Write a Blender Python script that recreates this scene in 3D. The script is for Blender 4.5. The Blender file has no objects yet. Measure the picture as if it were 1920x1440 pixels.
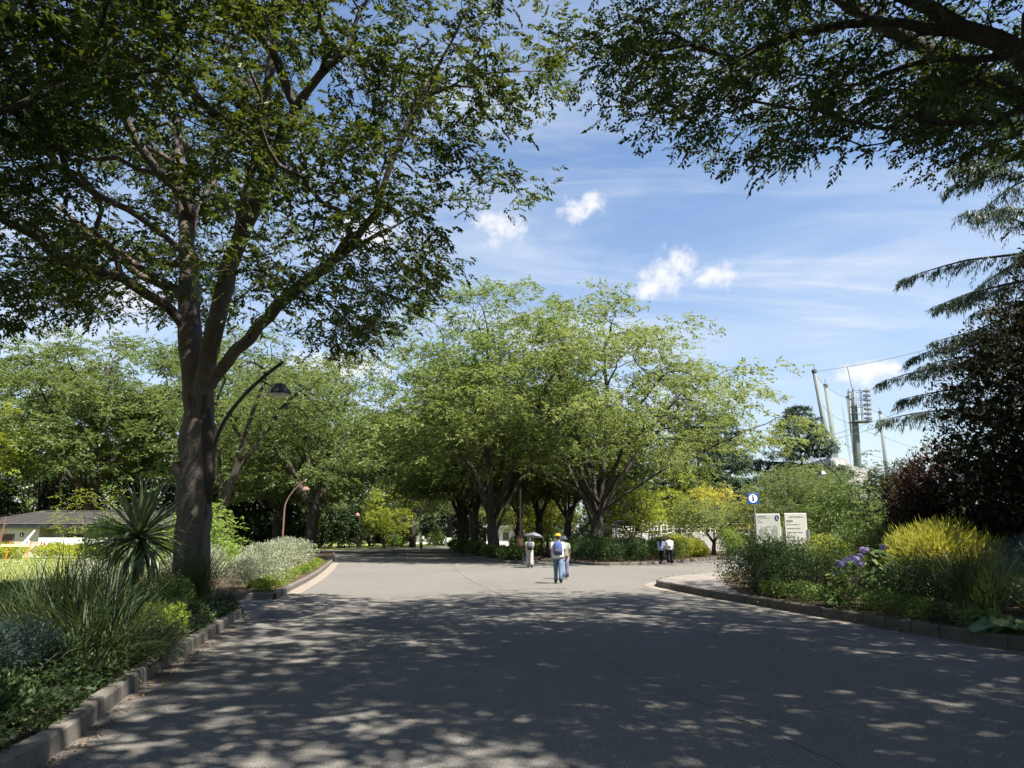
import bpy, bmesh, math, random
import numpy as np
from mathutils import Vector, Matrix

R = math.radians
scene = bpy.context.scene
COL = scene.collection

# ------------------------------------------------------------------ camera
FPX, PITCH, EYE = 1331.0, R(12.09), 1.65
cam_d = bpy.data.cameras.new('camera')
cam_d.sensor_width = 36.0
cam_d.lens = FPX / 1920.0 * 36.0
cam_d.clip_end = 6000.0
cam = bpy.data.objects.new('camera', cam_d)
cam.location = (0, 0, EYE)
cam.rotation_euler = (R(90) + PITCH, 0, 0)
COL.objects.link(cam)
scene.camera = cam

# ------------------------------------------------------------------ light
SUN_EL = R(61.0)
SUN_H = Vector((0.80, -0.60)).normalized()          # horizontal direction towards the sun
TO_SUN = Vector((SUN_H.x * math.cos(SUN_EL), SUN_H.y * math.cos(SUN_EL), math.sin(SUN_EL)))
sun_d = bpy.data.lights.new('sun', 'SUN')
sun_d.energy = 5.0
sun_d.angle = R(0.53)
sun_d.color = (1.0, 0.94, 0.84)
sun = bpy.data.objects.new('sun', sun_d)
sun.rotation_euler = TO_SUN.to_track_quat('Z', 'Y').to_euler()
sun.location = (20, -15, 40)
COL.objects.link(sun)

scene.view_settings.view_transform = 'Standard'
scene.view_settings.look = 'None'
scene.view_settings.gamma = 1.0
scene.view_settings.use_curve_mapping = False
scene.view_settings.exposure = 1.62
scene.cycles.max_bounces = 5
scene.cycles.diffuse_bounces = 2
scene.cycles.glossy_bounces = 2
scene.cycles.transmission_bounces = 3
scene.cycles.transparent_max_bounces = 8
scene.cycles.caustics_reflective = False
scene.cycles.caustics_refractive = False


def ray(u, v):
    cx = (u - 960.0) / FPX
    cy = (720.0 - v) / FPX
    return np.array([cx, math.cos(PITCH) - cy * math.sin(PITCH), math.sin(PITCH) + cy * math.cos(PITCH)])


def at(u, v, Y):
    """survey: point seen at photo pixel (u, v) standing Y metres in front of the camera"""
    d = ray(u, v)
    t = Y / d[1]
    return np.array([d[0] * t, Y, EYE + d[2] * t])


def gnd(u, v, z=0.0):
    d = ray(u, v)
    t = (z - EYE) / d[2]
    return np.array([d[0] * t, d[1] * t, z])


# ------------------------------------------------------------------ world / sky with clouds
world = bpy.data.worlds.new('World')
scene.world = world
world.use_nodes = True
wn, wl = world.node_tree.nodes, world.node_tree.links
wn.clear()
world.cycles.sampling_method = 'NONE'


def wnode(t, **kw):
    n = wn.new(t)
    for k, val in kw.items():
        setattr(n, k, val)
    return n


def wmath(op, a, b=None, c=None, clamp=False):
    n = wnode('ShaderNodeMath', operation=op, use_clamp=clamp)
    for i, s in enumerate((a, b, c)):
        if s is None:
            continue
        if isinstance(s, (int, float)):
            n.inputs[i].default_value = s
        else:
            wl.new(s, n.inputs[i])
    return n.outputs[0]


def wvec(op, a, b=None, out=0):
    n = wnode('ShaderNodeVectorMath', operation=op)
    for i, s in enumerate((a, b)):
        if s is None:
            continue
        if isinstance(s, (tuple, list)):
            n.inputs[i].default_value = s
        else:
            wl.new(s, n.inputs[i])
    return n.outputs[out]


sky = wnode('ShaderNodeTexSky', sky_type='NISHITA')
sky.sun_disc = False
sky.sun_elevation = SUN_EL
sky.sun_rotation = math.atan2(SUN_H.x, SUN_H.y)
sky.air_density = 1.25
sky.dust_density = 0.6
sky.ozone_density = 2.2
tc = wnode('ShaderNodeTexCoord')
DIR = tc.outputs['Generated']
sep = wnode('ShaderNodeSeparateXYZ')
wl.new(DIR, sep.inputs[0])
zz = wmath('ADD', wmath('MAXIMUM', sep.outputs['Z'], 0.0), 0.16)
comb = wnode('ShaderNodeCombineXYZ')
wl.new(wmath('DIVIDE', sep.outputs['X'], zz), comb.inputs[0])
wl.new(wmath('DIVIDE', sep.outputs['Y'], zz), comb.inputs[1])
plane = comb.outputs[0]


def wnoise(vec, scale, detail, rough, dist=0.0, stretch=None, rot=0.0):
    mp = wnode('ShaderNodeMapping')
    mp.inputs['Rotation'].default_value = (0, 0, rot)
    mp.inputs['Scale'].default_value = stretch or (1, 1, 1)
    wl.new(vec, mp.inputs['Vector'])
    n = wnode('ShaderNodeTexNoise')
    n.inputs['Scale'].default_value = scale
    n.inputs['Detail'].default_value = detail
    n.inputs['Roughness'].default_value = rough
    n.inputs['Distortion'].default_value = dist
    wl.new(mp.outputs[0], n.inputs['Vector'])
    return n.outputs['Fac']


def wsmooth(x, lo, hi):
    n = wnode('ShaderNodeMapRange', interpolation_type='SMOOTHSTEP')
    wl.new(x, n.inputs['Value'])
    n.inputs['From Min'].default_value = lo
    n.inputs['From Max'].default_value = hi
    return n.outputs['Result']


c1 = wsmooth(wnoise(plane, 1.1, 5, 0.62, 0.6, (0.55, 1.7, 1), R(12)), 0.40, 0.70)
c2 = wsmooth(wnoise(plane, 2.6, 6, 0.66, 0.9, (0.45, 1.9, 1), R(-8)), 0.44, 0.76)
patch = wsmooth(wnoise(plane, 0.55, 3, 0.5, 0.3), 0.36, 0.62)
cirrus = wmath('MULTIPLY', wmath('ADD', wmath('MULTIPLY', c1, 0.62), wmath('MULTIPLY', c2, 0.42)), wmath('ADD', wmath('MULTIPLY', patch, 0.75), 0.3))
lowhaze = wmath('MULTIPLY', wmath('SUBTRACT', 1.0, wsmooth(sep.outputs['Z'], 0.05, 0.55)), 0.34)
veil = wmath('MAXIMUM', lowhaze, 0.0)
# small fair-weather cumulus, each a group of lobes broken up by noise
n_c = wnoise(DIR, 24.0, 6, 0.66, 0.4)
n_f = wnoise(DIR, 60.0, 3, 0.6, 0.1)
cum = None
for (u, v, rx, ry) in [(1245, 515, 50, 46), (1276, 494, 38, 34), (1335, 516, 42, 26), (1222, 540, 34, 24),
                       (1076, 394, 40, 24), (1106, 384, 26, 26), (938, 425, 46, 36), (1622, 700, 60, 20), (1655, 692, 46, 17),
                       (640, 690, 90, 34), (240, 545, 60, 40), (690, 430, 60, 40)]:
    d = ray(u, v)
    d = d / np.linalg.norm(d)
    dl = wvec('SUBTRACT', DIR, tuple(d))
    dl = wvec('MULTIPLY', dl, (FPX / rx * 0.92, FPX / rx * 0.92, FPX / ry * 0.92))
    ln = wvec('LENGTH', dl, None, 1)
    f = wmath('SUBTRACT', 1.0, ln)
    cum = f if cum is None else wmath('MAXIMUM', cum, f)
cum = wmath('ADD', cum, wmath('MULTIPLY', wmath('SUBTRACT', n_c, 0.52), 2.2))
cum = wmath('ADD', cum, wmath('MULTIPLY', wmath('SUBTRACT', n_f, 0.5), 1.3))
cum = wsmooth(cum, -0.1, 1.0)
CLOUD = 6.0
mixA = wnode('ShaderNodeMix', data_type='RGBA')
wl.new(wmath('MINIMUM', wmath('ADD', cirrus, veil), 0.85), mixA.inputs[0])
tint = wnode('ShaderNodeMix', data_type='RGBA', blend_type='MULTIPLY')
tint.inputs[0].default_value = 1.0
wl.new(sky.outputs[0], tint.inputs[6])
tint.inputs[7].default_value = (0.95, 1.0, 1.1, 1)
wl.new(tint.outputs[2], mixA.inputs[6])
mixA.inputs[7].default_value = (CLOUD * 0.80, CLOUD * 0.88, CLOUD, 1)
mixB = wnode('ShaderNodeMix', data_type='RGBA')
wl.new(wmath('MULTIPLY', cum, 0.92), mixB.inputs[0])
wl.new(mixA.outputs[2], mixB.inputs[6])
mixB.inputs[7].default_value = (CLOUD * 1.02, CLOUD * 1.02, CLOUD * 1.04, 1)
bg = wnode('ShaderNodeBackground')
bg.inputs['Strength'].default_value = 0.056
wl.new(mixB.outputs[2], bg.inputs['Color'])
wo = wnode('ShaderNodeOutputWorld')
wl.new(bg.outputs[0], wo.inputs['Surface'])

# ------------------------------------------------------------------ materials
MATS = {}


class NT:
    def __init__(self, name):
        self.m = bpy.data.materials.new(name)
        self.m.use_nodes = True
        self.n, self.l = self.m.node_tree.nodes, self.m.node_tree.links
        self.n.clear()
        self.out = self.n.new('ShaderNodeOutputMaterial')
        MATS[name] = self.m

    def node(self, t, **kw):
        n = self.n.new(t)
        for k, v in kw.items():
            setattr(n, k, v)
        return n

    def link(self, a, b):
        self.l.new(a, b)

    def setin(self, sock, v):
        if hasattr(v, 'links') or hasattr(v, 'is_linked'):
            self.l.new(v, sock)
        else:
            sock.default_value = v

    def obj(self):
        return self.node('ShaderNodeTexCoord').outputs['Object']

    def pos(self):
        return self.node('ShaderNodeNewGeometry').outputs['Position']

    def noise(self, vec, scale, detail=4, rough=0.55, dist=0.0, stretch=None):
        if stretch:
            mp = self.node('ShaderNodeMapping')
            mp.inputs['Scale'].default_value = stretch
            self.l.new(vec, mp.inputs['Vector'])
            vec = mp.outputs[0]
        n = self.node('ShaderNodeTexNoise')
        self.l.new(vec, n.inputs['Vector'])
        n.inputs['Scale'].default_value = scale
        n.inputs['Detail'].default_value = detail
        n.inputs['Roughness'].default_value = rough
        n.inputs['Distortion'].default_value = dist
        return n.outputs['Fac']

    def vor(self, vec, scale, feature='F1', out='Distance'):
        n = self.node('ShaderNodeTexVoronoi', feature=feature)
        self.l.new(vec, n.inputs['Vector'])
        n.inputs['Scale'].default_value = scale
        return n.outputs[out]

    def ramp(self, f, stops):
        n = self.node('ShaderNodeValToRGB')
        e = n.color_ramp.elements
        while len(e) < len(stops):
            e.new(0.5)
        for i, (p, c) in enumerate(stops):
            e[i].position = p
            e[i].color = (*c, 1) if len(c) == 3 else c
        self.l.new(f, n.inputs['Fac'])
        return n.outputs['Color']

    def rng(self, f, a, b, c=0.0, d=1.0):
        n = self.node('ShaderNodeMapRange')
        self.l.new(f, n.inputs['Value'])
        for k, v in zip(('From Min', 'From Max', 'To Min', 'To Max'), (a, b, c, d)):
            n.inputs[k].default_value = v
        return n.outputs['Result']

    def math(self, op, a, b=None):
        n = self.node('ShaderNodeMath', operation=op)
        for i, s in enumerate((a, b)):
            if s is None:
                continue
            self.setin(n.inputs[i], s)
        return n.outputs[0]

    def mix(self, f, a, b, blend='MIX'):
        n = self.node('ShaderNodeMix', data_type='RGBA', blend_type=blend)
        self.setin(n.inputs[0], f)
        for i, c in ((6, a), (7, b)):
            if isinstance(c, tuple):
                n.inputs[i].default_value = (*c, 1) if len(c) == 3 else c
            else:
                self.l.new(c, n.inputs[i])
        return n.outputs[2]

    def bump(self, h, strength=0.5, dist=0.02):
        n = self.node('ShaderNodeBump')
        n.inputs['Strength'].default_value = strength
        n.inputs['Distance'].default_value = dist
        self.l.new(h, n.inputs['Height'])
        return n.outputs['Normal']

    def principled(self, col, rough=0.8, spec=0.3, normal=None, metallic=0.0):
        b = self.node('ShaderNodeBsdfPrincipled')
        self.setin(b.inputs['Base Color'], (*col, 1) if isinstance(col, tuple) and len(col) == 3 else col)
        self.setin(b.inputs['Roughness'], rough)
        b.inputs['Specular IOR Level'].default_value = spec
        b.inputs['Metallic'].default_value = metallic
        if normal is not None:
            self.l.new(normal, b.inputs['Normal'])
        return b.outputs[0]

    def finish(self, sh):
        self.l.new(sh, self.out.inputs['Surface'])
        return self.m


def flat(name, col, rough=0.7, spec=0.3, var=0.12, scale=8.0, metallic=0.0, bump=0.15):
    t = NT(name)
    p = t.obj()
    n = t.noise(p, scale, 5, 0.6)
    c = t.mix(t.rng(n, 0.3, 0.7), tuple(x * (1 - var) for x in col), tuple(min(1, x * (1 + var)) for x in col))
    nf = t.noise(p, scale * 6, 3)
    return t.finish(t.principled(c, rough, spec, t.bump(nf, bump, 0.01), metallic))


def leafmat(name, dark, light, trans=0.4, tcol=None, rough=0.5, spec=0.28):
    """leaf colour varies leaf by leaf (attribute rnd) and plant by plant"""
    t = NT(name)
    a = t.node('ShaderNodeAttribute', attribute_name='rnd')
    oi = t.node('ShaderNodeObjectInfo')
    f = t.math('ADD', t.math('MULTIPLY', a.outputs['Fac'], 0.8), t.math('MULTIPLY', oi.outputs['Random'], 0.2))
    c = t.mix(f, dark, light)
    p = t.principled(c, rough, spec)
    tr = t.node('ShaderNodeBsdfTranslucent')
    tcol = tcol or tuple(min(1, x * k) for x, k in zip(light, (1.7, 1.7, 0.9)))
    t.link(t.mix(0.75, c, tcol), tr.inputs['Color'])
    mx = t.node('ShaderNodeMixShader')
    mx.inputs[0].default_value = trans
    t.link(p, mx.inputs[1])
    t.link(tr.outputs[0], mx.inputs[2])
    return t.finish(mx.outputs[0])


# asphalt: worn, warm grey, with pale aggregate
t = NT('asphalt')
p = t.pos()
big = t.noise(p, 0.22, 5, 0.6, 0.4)
mid = t.noise(p, 2.1, 5, 0.6)
fine = t.noise(p, 95.0, 2, 0.7)
cell = t.vor(p, 130.0, out='Color')
sepc = t.node('ShaderNodeSeparateColor')
t.link(cell, sepc.inputs[0])
speck = t.math('GREATER_THAN', sepc.outputs[0], 0.975)
base = t.mix(t.rng(big, 0.3, 0.7), (0.150, 0.140, 0.126), (0.208, 0.194, 0.173))
base = t.mix(t.rng(mid, 0.25, 0.75), base, (0.158, 0.149, 0.135))
base = t.mix(t.rng(fine, 0.38, 0.62, 0, 0.75), base, (0.060, 0.059, 0.058))
base = t.mix(t.math('MULTIPLY', speck, 0.6), base, (0.46, 0.44, 0.40))
stain = t.rng(t.noise(p, 0.7, 6, 0.65, 0.8), 0.56, 0.70, 0, 0.45)
base = t.mix(stain, base, (0.095, 0.092, 0.088))
h = t.math('ADD', fine, t.math('MULTIPLY', t.vor(p, 75.0), 0.8))
t.finish(t.principled(base, 0.95, 0.08, t.bump(h, 0.7, 0.006)))

t = NT('asphalt_old')   # side paving, lighter brownish
p = t.pos()
fine = t.noise(p, 80.0, 2, 0.7)
b_ = t.mix(t.rng(t.noise(p, 1.2, 5), 0.3, 0.7), (0.17, 0.15, 0.135), (0.235, 0.21, 0.185))
b_ = t.mix(t.rng(fine, 0.3, 0.7, 0, 0.55), b_, (0.10, 0.09, 0.085))
t.finish(t.principled(b_, 0.85, 0.25, t.bump(fine, 0.5, 0.006)))

t = NT('tar')
p = t.pos()
t.finish(t.principled(t.mix(t.noise(p, 6.0, 4), (0.030, 0.029, 0.028), (0.085, 0.080, 0.074)), 0.7, 0.3, t.bump(t.noise(p, 60), 0.4, 0.006)))

t = NT('kerb_concrete')
p = t.pos()
oi = t.node('ShaderNodeObjectInfo')
n1 = t.noise(p, 3.5, 6, 0.65, 0.5)
n2 = t.noise(p, 70, 3, 0.7)
c = t.mix(t.rng(n1, 0.3, 0.7), (0.085, 0.076, 0.066), (0.17, 0.155, 0.132))
c = t.mix(t.math('MULTIPLY', oi.outputs['Random'], 0.45), c, (0.135, 0.125, 0.11))
c = t.mix(t.rng(t.noise(p, 9.0, 5, 0.7), 0.56, 0.70, 0, 0.65), c, (0.085, 0.085, 0.06))
c = t.mix(t.rng(n2, 0.45, 0.7, 0, 0.45), c, (0.11, 0.10, 0.09))
t.finish(t.principled(c, 0.9, 0.2, t.bump(t.math('ADD', n2, n1), 0.55, 0.008)))

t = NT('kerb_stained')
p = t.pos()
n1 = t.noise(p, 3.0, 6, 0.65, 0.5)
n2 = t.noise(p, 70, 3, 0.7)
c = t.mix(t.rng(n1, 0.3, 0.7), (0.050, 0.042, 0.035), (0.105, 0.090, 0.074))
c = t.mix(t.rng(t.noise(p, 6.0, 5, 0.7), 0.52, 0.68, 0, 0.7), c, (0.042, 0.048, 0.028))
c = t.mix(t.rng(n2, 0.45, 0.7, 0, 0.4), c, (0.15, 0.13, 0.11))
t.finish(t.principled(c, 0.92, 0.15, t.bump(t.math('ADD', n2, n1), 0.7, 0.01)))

t = NT('gutter_concrete')
p = t.pos()
n1 = t.noise(p, 2.5, 6, 0.65, 0.5)
n2 = t.noise(p, 60, 3, 0.7)
c = t.mix(t.rng(n1, 0.3, 0.7), (0.175, 0.15, 0.124), (0.25, 0.22, 0.182))
c = t.mix(t.rng(n2, 0.4, 0.7, 0, 0.4), c, (0.15, 0.12, 0.10))
t.finish(t.principled(c, 0.9, 0.2, t.bump(n2, 0.4, 0.006)))

t = NT('soil')
p = t.pos()
n1 = t.noise(p, 1.4, 6, 0.65)
n2 = t.noise(p, 28, 5, 0.7)
c = t.mix(t.rng(n1, 0.3, 0.7), (0.045, 0.033, 0.022), (0.085, 0.065, 0.042))
c = t.mix(t.rng(n2, 0.45, 0.7, 0, 0.6), c, (0.13, 0.095, 0.06))
t.finish(t.principled(c, 0.95, 0.15, t.bump(n2, 0.9, 0.05)))

t = NT('ground')
p = t.pos()
n1 = t.noise(p, 0.15, 6, 0.65)
n2 = t.noise(p, 14, 5, 0.7)
c = t.mix(t.rng(n1, 0.3, 0.7), (0.06, 0.055, 0.03), (0.07, 0.095, 0.028))
c = t.mix(t.rng(n2, 0.4, 0.7, 0, 0.6), c, (0.05, 0.065, 0.02))
t.finish(t.principled(c, 0.95, 0.15, t.bump(n2, 0.8, 0.05)))

t = NT('lawn')
p = t.pos()
n1 = t.noise(p, 0.5, 6, 0.65, 0.4)
n2 = t.noise(p, 18, 5, 0.75)
c = t.mix(t.rng(n1, 0.3, 0.7), (0.12, 0.165, 0.035), (0.20, 0.215, 0.065))
c = t.mix(t.rng(n2, 0.35, 0.7, 0, 0.6), c, (0.25, 0.25, 0.10))
c = t.mix(t.rng(t.noise(p, 1.7, 5), 0.6, 0.72, 0, 0.5), c, (0.24, 0.20, 0.12))
t.finish(t.principled(c, 0.95, 0.15, t.bump(n2, 0.9, 0.05)))


def bark(name, dark, mid_, light, scar=0.0):
    t = NT(name)
    p = t.obj()
    n1 = t.noise(p, 2.2, 6, 0.65, 0.6, (1, 1, 0.35))
    n2 = t.noise(p, 14, 5, 0.7, 0.3, (1, 1, 2.4))
    n3 = t.noise(p, 55, 3, 0.7)
    c = t.mix(t.rng(n1, 0.3, 0.7), dark, mid_)
    c = t.mix(t.rng(n2, 0.52, 0.70, 0, 0.75), c, light)
    c = t.mix(t.rng(n3, 0.5, 0.75, 0, 0.5), c, tuple(x * 0.5 for x in dark))
    if scar:
        n4 = t.noise(p, 1.1, 5, 0.65, 0.9, (1.6, 1.6, 0.42))
        c = t.mix(t.rng(n4, 0.57, 0.63, 0, scar), c, (0.016, 0.013, 0.010))
        pl = t.vor(p, 5.0)
        c = t.mix(t.rng(pl, 0.42, 0.5, 0, 0.3), c, (0.15, 0.10, 0.065))
    hgt = t.math('ADD', n2, t.math('ADD', n3, t.math('MULTIPLY', n1, 1.5)))
    return t.finish(t.principled(c, 0.85, 0.2, t.bump(hgt, 1.0, 0.035)))


bark('bark_zelkova', (0.070, 0.061, 0.053), (0.170, 0.150, 0.130), (0.30, 0.27, 0.24), 0.95)
bark('bark_dark', (0.036, 0.031, 0.026), (0.072, 0.062, 0.052), (0.12, 0.105, 0.09))
bark('bark_brown', (0.06, 0.045, 0.033), (0.11, 0.085, 0.06), (0.16, 0.13, 0.10))

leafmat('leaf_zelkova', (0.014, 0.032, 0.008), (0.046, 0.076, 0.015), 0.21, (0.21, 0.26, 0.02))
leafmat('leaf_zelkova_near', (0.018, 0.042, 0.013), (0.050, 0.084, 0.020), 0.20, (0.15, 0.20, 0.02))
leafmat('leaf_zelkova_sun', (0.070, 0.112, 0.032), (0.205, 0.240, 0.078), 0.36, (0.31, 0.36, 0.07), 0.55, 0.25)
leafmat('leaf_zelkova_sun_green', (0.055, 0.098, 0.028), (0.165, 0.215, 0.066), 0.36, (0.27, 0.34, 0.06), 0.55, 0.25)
leafmat('leaf_mid', (0.032, 0.062, 0.019), (0.112, 0.155, 0.048), 0.34, (0.25, 0.30, 0.06))
leafmat('leaf_maple', (0.135, 0.200, 0.025), (0.290, 0.330, 0.045), 0.45, (0.45, 0.48, 0.05))
leafmat('leaf_yellow', (0.26, 0.25, 0.03), (0.42, 0.38, 0.05), 0.4, (0.5, 0.46, 0.05))
leafmat('leaf_evergreen', (0.010, 0.022, 0.008), (0.030, 0.052, 0.017), 0.12, (0.06, 0.10, 0.02))
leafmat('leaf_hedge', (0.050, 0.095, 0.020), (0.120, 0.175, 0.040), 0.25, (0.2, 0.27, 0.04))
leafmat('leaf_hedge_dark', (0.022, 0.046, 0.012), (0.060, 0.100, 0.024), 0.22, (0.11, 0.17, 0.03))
leafmat('leaf_bright', (0.105, 0.180, 0.040), (0.225, 0.310, 0.075), 0.38, (0.33, 0.42, 0.06))
leafmat('leaf_azalea', (0.190, 0.235, 0.022), (0.360, 0.375, 0.042), 0.35, (0.45, 0.46, 0.05))
leafmat('leaf_silver', (0.165, 0.195, 0.120), (0.390, 0.410, 0.285), 0.22, (0.38, 0.40, 0.2))
leafmat('leaf_cedar', (0.022, 0.045, 0.028), (0.058, 0.092, 0.052), 0.15, (0.07, 0.11, 0.05))
leafmat('leaf_cedar_light', (0.028, 0.050, 0.032), (0.070, 0.104, 0.062), 0.2, (0.12, 0.17, 0.08))
leafmat('leaf_purple', (0.016, 0.010, 0.009), (0.052, 0.030, 0.022), 0.15, (0.10, 0.04, 0.02), 0.6, 0.15)
leafmat('leaf_bronze', (0.009, 0.014, 0.007), (0.032, 0.035, 0.014), 0.12, (0.08, 0.06, 0.015), 0.6, 0.15)
leafmat('leaf_gold', (0.130, 0.175, 0.025), (0.36, 0.375, 0.065), 0.42, (0.55, 0.48, 0.05))
leafmat('leaf_blue', (0.024, 0.046, 0.042), (0.066, 0.100, 0.094), 0.15, (0.1, 0.15, 0.13))
leafmat('leaf_blade', (0.016, 0.032, 0.011), (0.064, 0.092, 0.034), 0.2, (0.12, 0.17, 0.04))
leafmat('leaf_blade_straw', (0.12, 0.115, 0.05), (0.24, 0.22, 0.11), 0.25, (0.25, 0.23, 0.09))
leafmat('leaf_cordyline', (0.030, 0.058, 0.026), (0.115, 0.150, 0.070), 0.18, (0.15, 0.20, 0.06), 0.35, 0.5)
leafmat('leaf_nandina', (0.085, 0.150, 0.020), (0.200, 0.260, 0.035), 0.42, (0.35, 0.42, 0.03))
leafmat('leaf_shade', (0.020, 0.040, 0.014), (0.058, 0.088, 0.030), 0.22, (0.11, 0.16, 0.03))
leafmat('leaf_hydrangea', (0.045, 0.085, 0.020), (0.110, 0.165, 0.040), 0.3, (0.2, 0.27, 0.04))
leafmat('leaf_broad', (0.060, 0.110, 0.035), (0.120, 0.180, 0.060), 0.3, (0.2, 0.28, 0.05))
leafmat('petal_hydrangea', (0.17, 0.14, 0.34), (0.34, 0.24, 0.43), 0.3, (0.4, 0.32, 0.6))
leafmat('petal_red', (0.26, 0.07, 0.04), (0.40, 0.15, 0.08), 0.2, (0.4, 0.15, 0.06))
leafmat('petal_white', (0.55, 0.56, 0.48), (0.75, 0.75, 0.68), 0.25, (0.6, 0.6, 0.5))
leafmat('grass_blade', (0.12, 0.165, 0.032), (0.28, 0.30, 0.09), 0.35, (0.36, 0.4, 0.07))
leafmat('dry_leaf', (0.10, 0.055, 0.025), (0.30, 0.19, 0.10), 0.2, (0.3, 0.18, 0.07))

flat('lamp_brown', (0.20, 0.115, 0.095), 0.45, 0.45, 0.06, 3)
flat('lamp_black', (0.022, 0.019, 0.018), 0.45, 0.45, 0.1, 3)
flat('diffuser', (0.62, 0.62, 0.56), 0.4, 0.4, 0.05)
flat('metal_grey', (0.35, 0.35, 0.36), 0.4, 0.5, 0.05, 6, 0.6)
flat('pole_grey', (0.125, 0.145, 0.142), 0.6, 0.3, 0.08, 0.6)
flat('pole_dark', (0.12, 0.13, 0.13), 0.6, 0.3, 0.08, 2)
flat('concrete', (0.44, 0.43, 0.41), 0.9, 0.2, 0.14, 0.6)
flat('white_paint', (0.80, 0.80, 0.77), 0.5, 0.35, 0.05, 4)
flat('off_white', (0.66, 0.66, 0.58), 0.55, 0.35, 0.03, 4)
flat('wall_cream', (0.50, 0.46, 0.37), 0.85, 0.2, 0.06, 1.2)
flat('wall_grey', (0.33, 0.34, 0.31), 0.85, 0.2, 0.08, 1.2)
flat('wall_dark', (0.12, 0.115, 0.10), 0.85, 0.2, 0.1, 1.2)
flat('roof_dark', (0.034, 0.031, 0.030), 0.75, 0.3, 0.3, 3.0)
flat('roof_trim', (0.30, 0.28, 0.27), 0.6, 0.3, 0.1, 2.0)
flat('fascia_navy', (0.018, 0.020, 0.035), 0.5, 0.4)
flat('door_brown', (0.060, 0.028, 0.024), 0.5, 0.4)
flat('sign_blue', (0.020, 0.085, 0.34), 0.4, 0.4, 0.03)
flat('sign_navy', (0.012, 0.025, 0.13), 0.4, 0.4, 0.03)
flat('sign_black', (0.02, 0.02, 0.022), 0.5, 0.4, 0.03)
flat('sign_text', (0.11, 0.11, 0.11), 0.5, 0.4, 0.03)
flat('sign_white', (0.82, 0.82, 0.80), 0.45, 0.4, 0.03)
flat('map_green', (0.42, 0.47, 0.36), 0.5, 0.4, 0.05)
flat('map_line', (0.30, 0.33, 0.28), 0.5, 0.4, 0.05)
flat('sign_red', (0.55, 0.03, 0.03), 0.5, 0.4, 0.03)
flat('wood_red', (0.20, 0.085, 0.060), 0.7, 0.3, 0.15, 9)
flat('stake_orange', (0.62, 0.22, 0.04), 0.6, 0.3)
flat('tape_pale', (0.62, 0.70, 0.42), 0.5, 0.3)
flat('skin', (0.48, 0.29, 0.20), 0.55, 0.35, 0.05, 12, 0, 0.03)
flat('hair_black', (0.012, 0.010, 0.010), 0.5, 0.4, 0.2, 40)
flat('hair_brown', (0.13, 0.065, 0.035), 0.5, 0.4, 0.2, 40)
flat('cap_yellow', (0.80, 0.36, 0.012), 0.7, 0.25, 0.05)
flat('cloth_navy', (0.055, 0.065, 0.105), 0.85, 0.15, 0.15, 20)
flat('cloth_blue', (0.060, 0.095, 0.25), 0.8, 0.2, 0.12, 14)
flat('cloth_denim', (0.105, 0.165, 0.245), 0.85, 0.15, 0.35, 16)
flat('cloth_slate', (0.15, 0.17, 0.25), 0.85, 0.15, 0.4, 18)
flat('cloth_black', (0.014, 0.014, 0.018), 0.85, 0.15, 0.2, 14)
flat('cloth_white', (0.78, 0.77, 0.74), 0.85, 0.15, 0.04, 10)
flat('cloth_pale_blue', (0.36, 0.42, 0.60), 0.85, 0.15, 0.08, 10)
flat('cloth_grey', (0.33, 0.325, 0.31), 0.85, 0.15, 0.06, 10)
flat('cloth_dark_grey', (0.10, 0.10, 0.11), 0.85, 0.15, 0.15, 18)
flat('cloth_olive', (0.20, 0.22, 0.17), 0.85, 0.15, 0.25, 22)
flat('cloth_red', (0.45, 0.05, 0.05), 0.85, 0.15, 0.1, 10)
flat('umbrella_silver', (0.15, 0.155, 0.175), 0.45, 0.5, 0.06, 10)
flat('umbrella_blue', (0.10, 0.13, 0.23), 0.6, 0.3, 0.06, 10)
flat('rubber', (0.02, 0.02, 0.02), 0.7, 0.3)
t = NT('cloth_check')      # checked short-sleeve shirt
p = t.obj()
sp = t.node('ShaderNodeSeparateXYZ')
t.link(p, sp.inputs[0])
bx = t.math('GREATER_THAN', t.math('SINE', t.math('MULTIPLY', sp.outputs[0], 110.0)), 0.55)
bz = t.math('GREATER_THAN', t.math('SINE', t.math('MULTIPLY', sp.outputs[2], 110.0)), 0.55)
s = t.math('MULTIPLY', t.math('ADD', bx, bz), 0.42)
t.finish(t.principled(t.mix(s, (0.72, 0.71, 0.66), (0.19, 0.20, 0.17)), 0.85, 0.15))
t = NT('net')
df = t.node('ShaderNodeBsdfDiffuse')
df.inputs['Color'].default_value = (0.34, 0.40, 0.40, 1)
tp = t.node('ShaderNodeBsdfTransparent')
mx = t.node('ShaderNodeMixShader')
tcg = t.obj()
nz = t.noise(tcg, 0.4, 4, 0.6, 0, (3, 3, 0.15))
t.link(t.rng(nz, 0.3, 0.7, 0.16, 0.30), mx.inputs[0])
t.link(tp.outputs[0], mx.inputs[1])
t.link(df.outputs[0], mx.inputs[2])
t.finish(mx.outputs[0])

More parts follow.
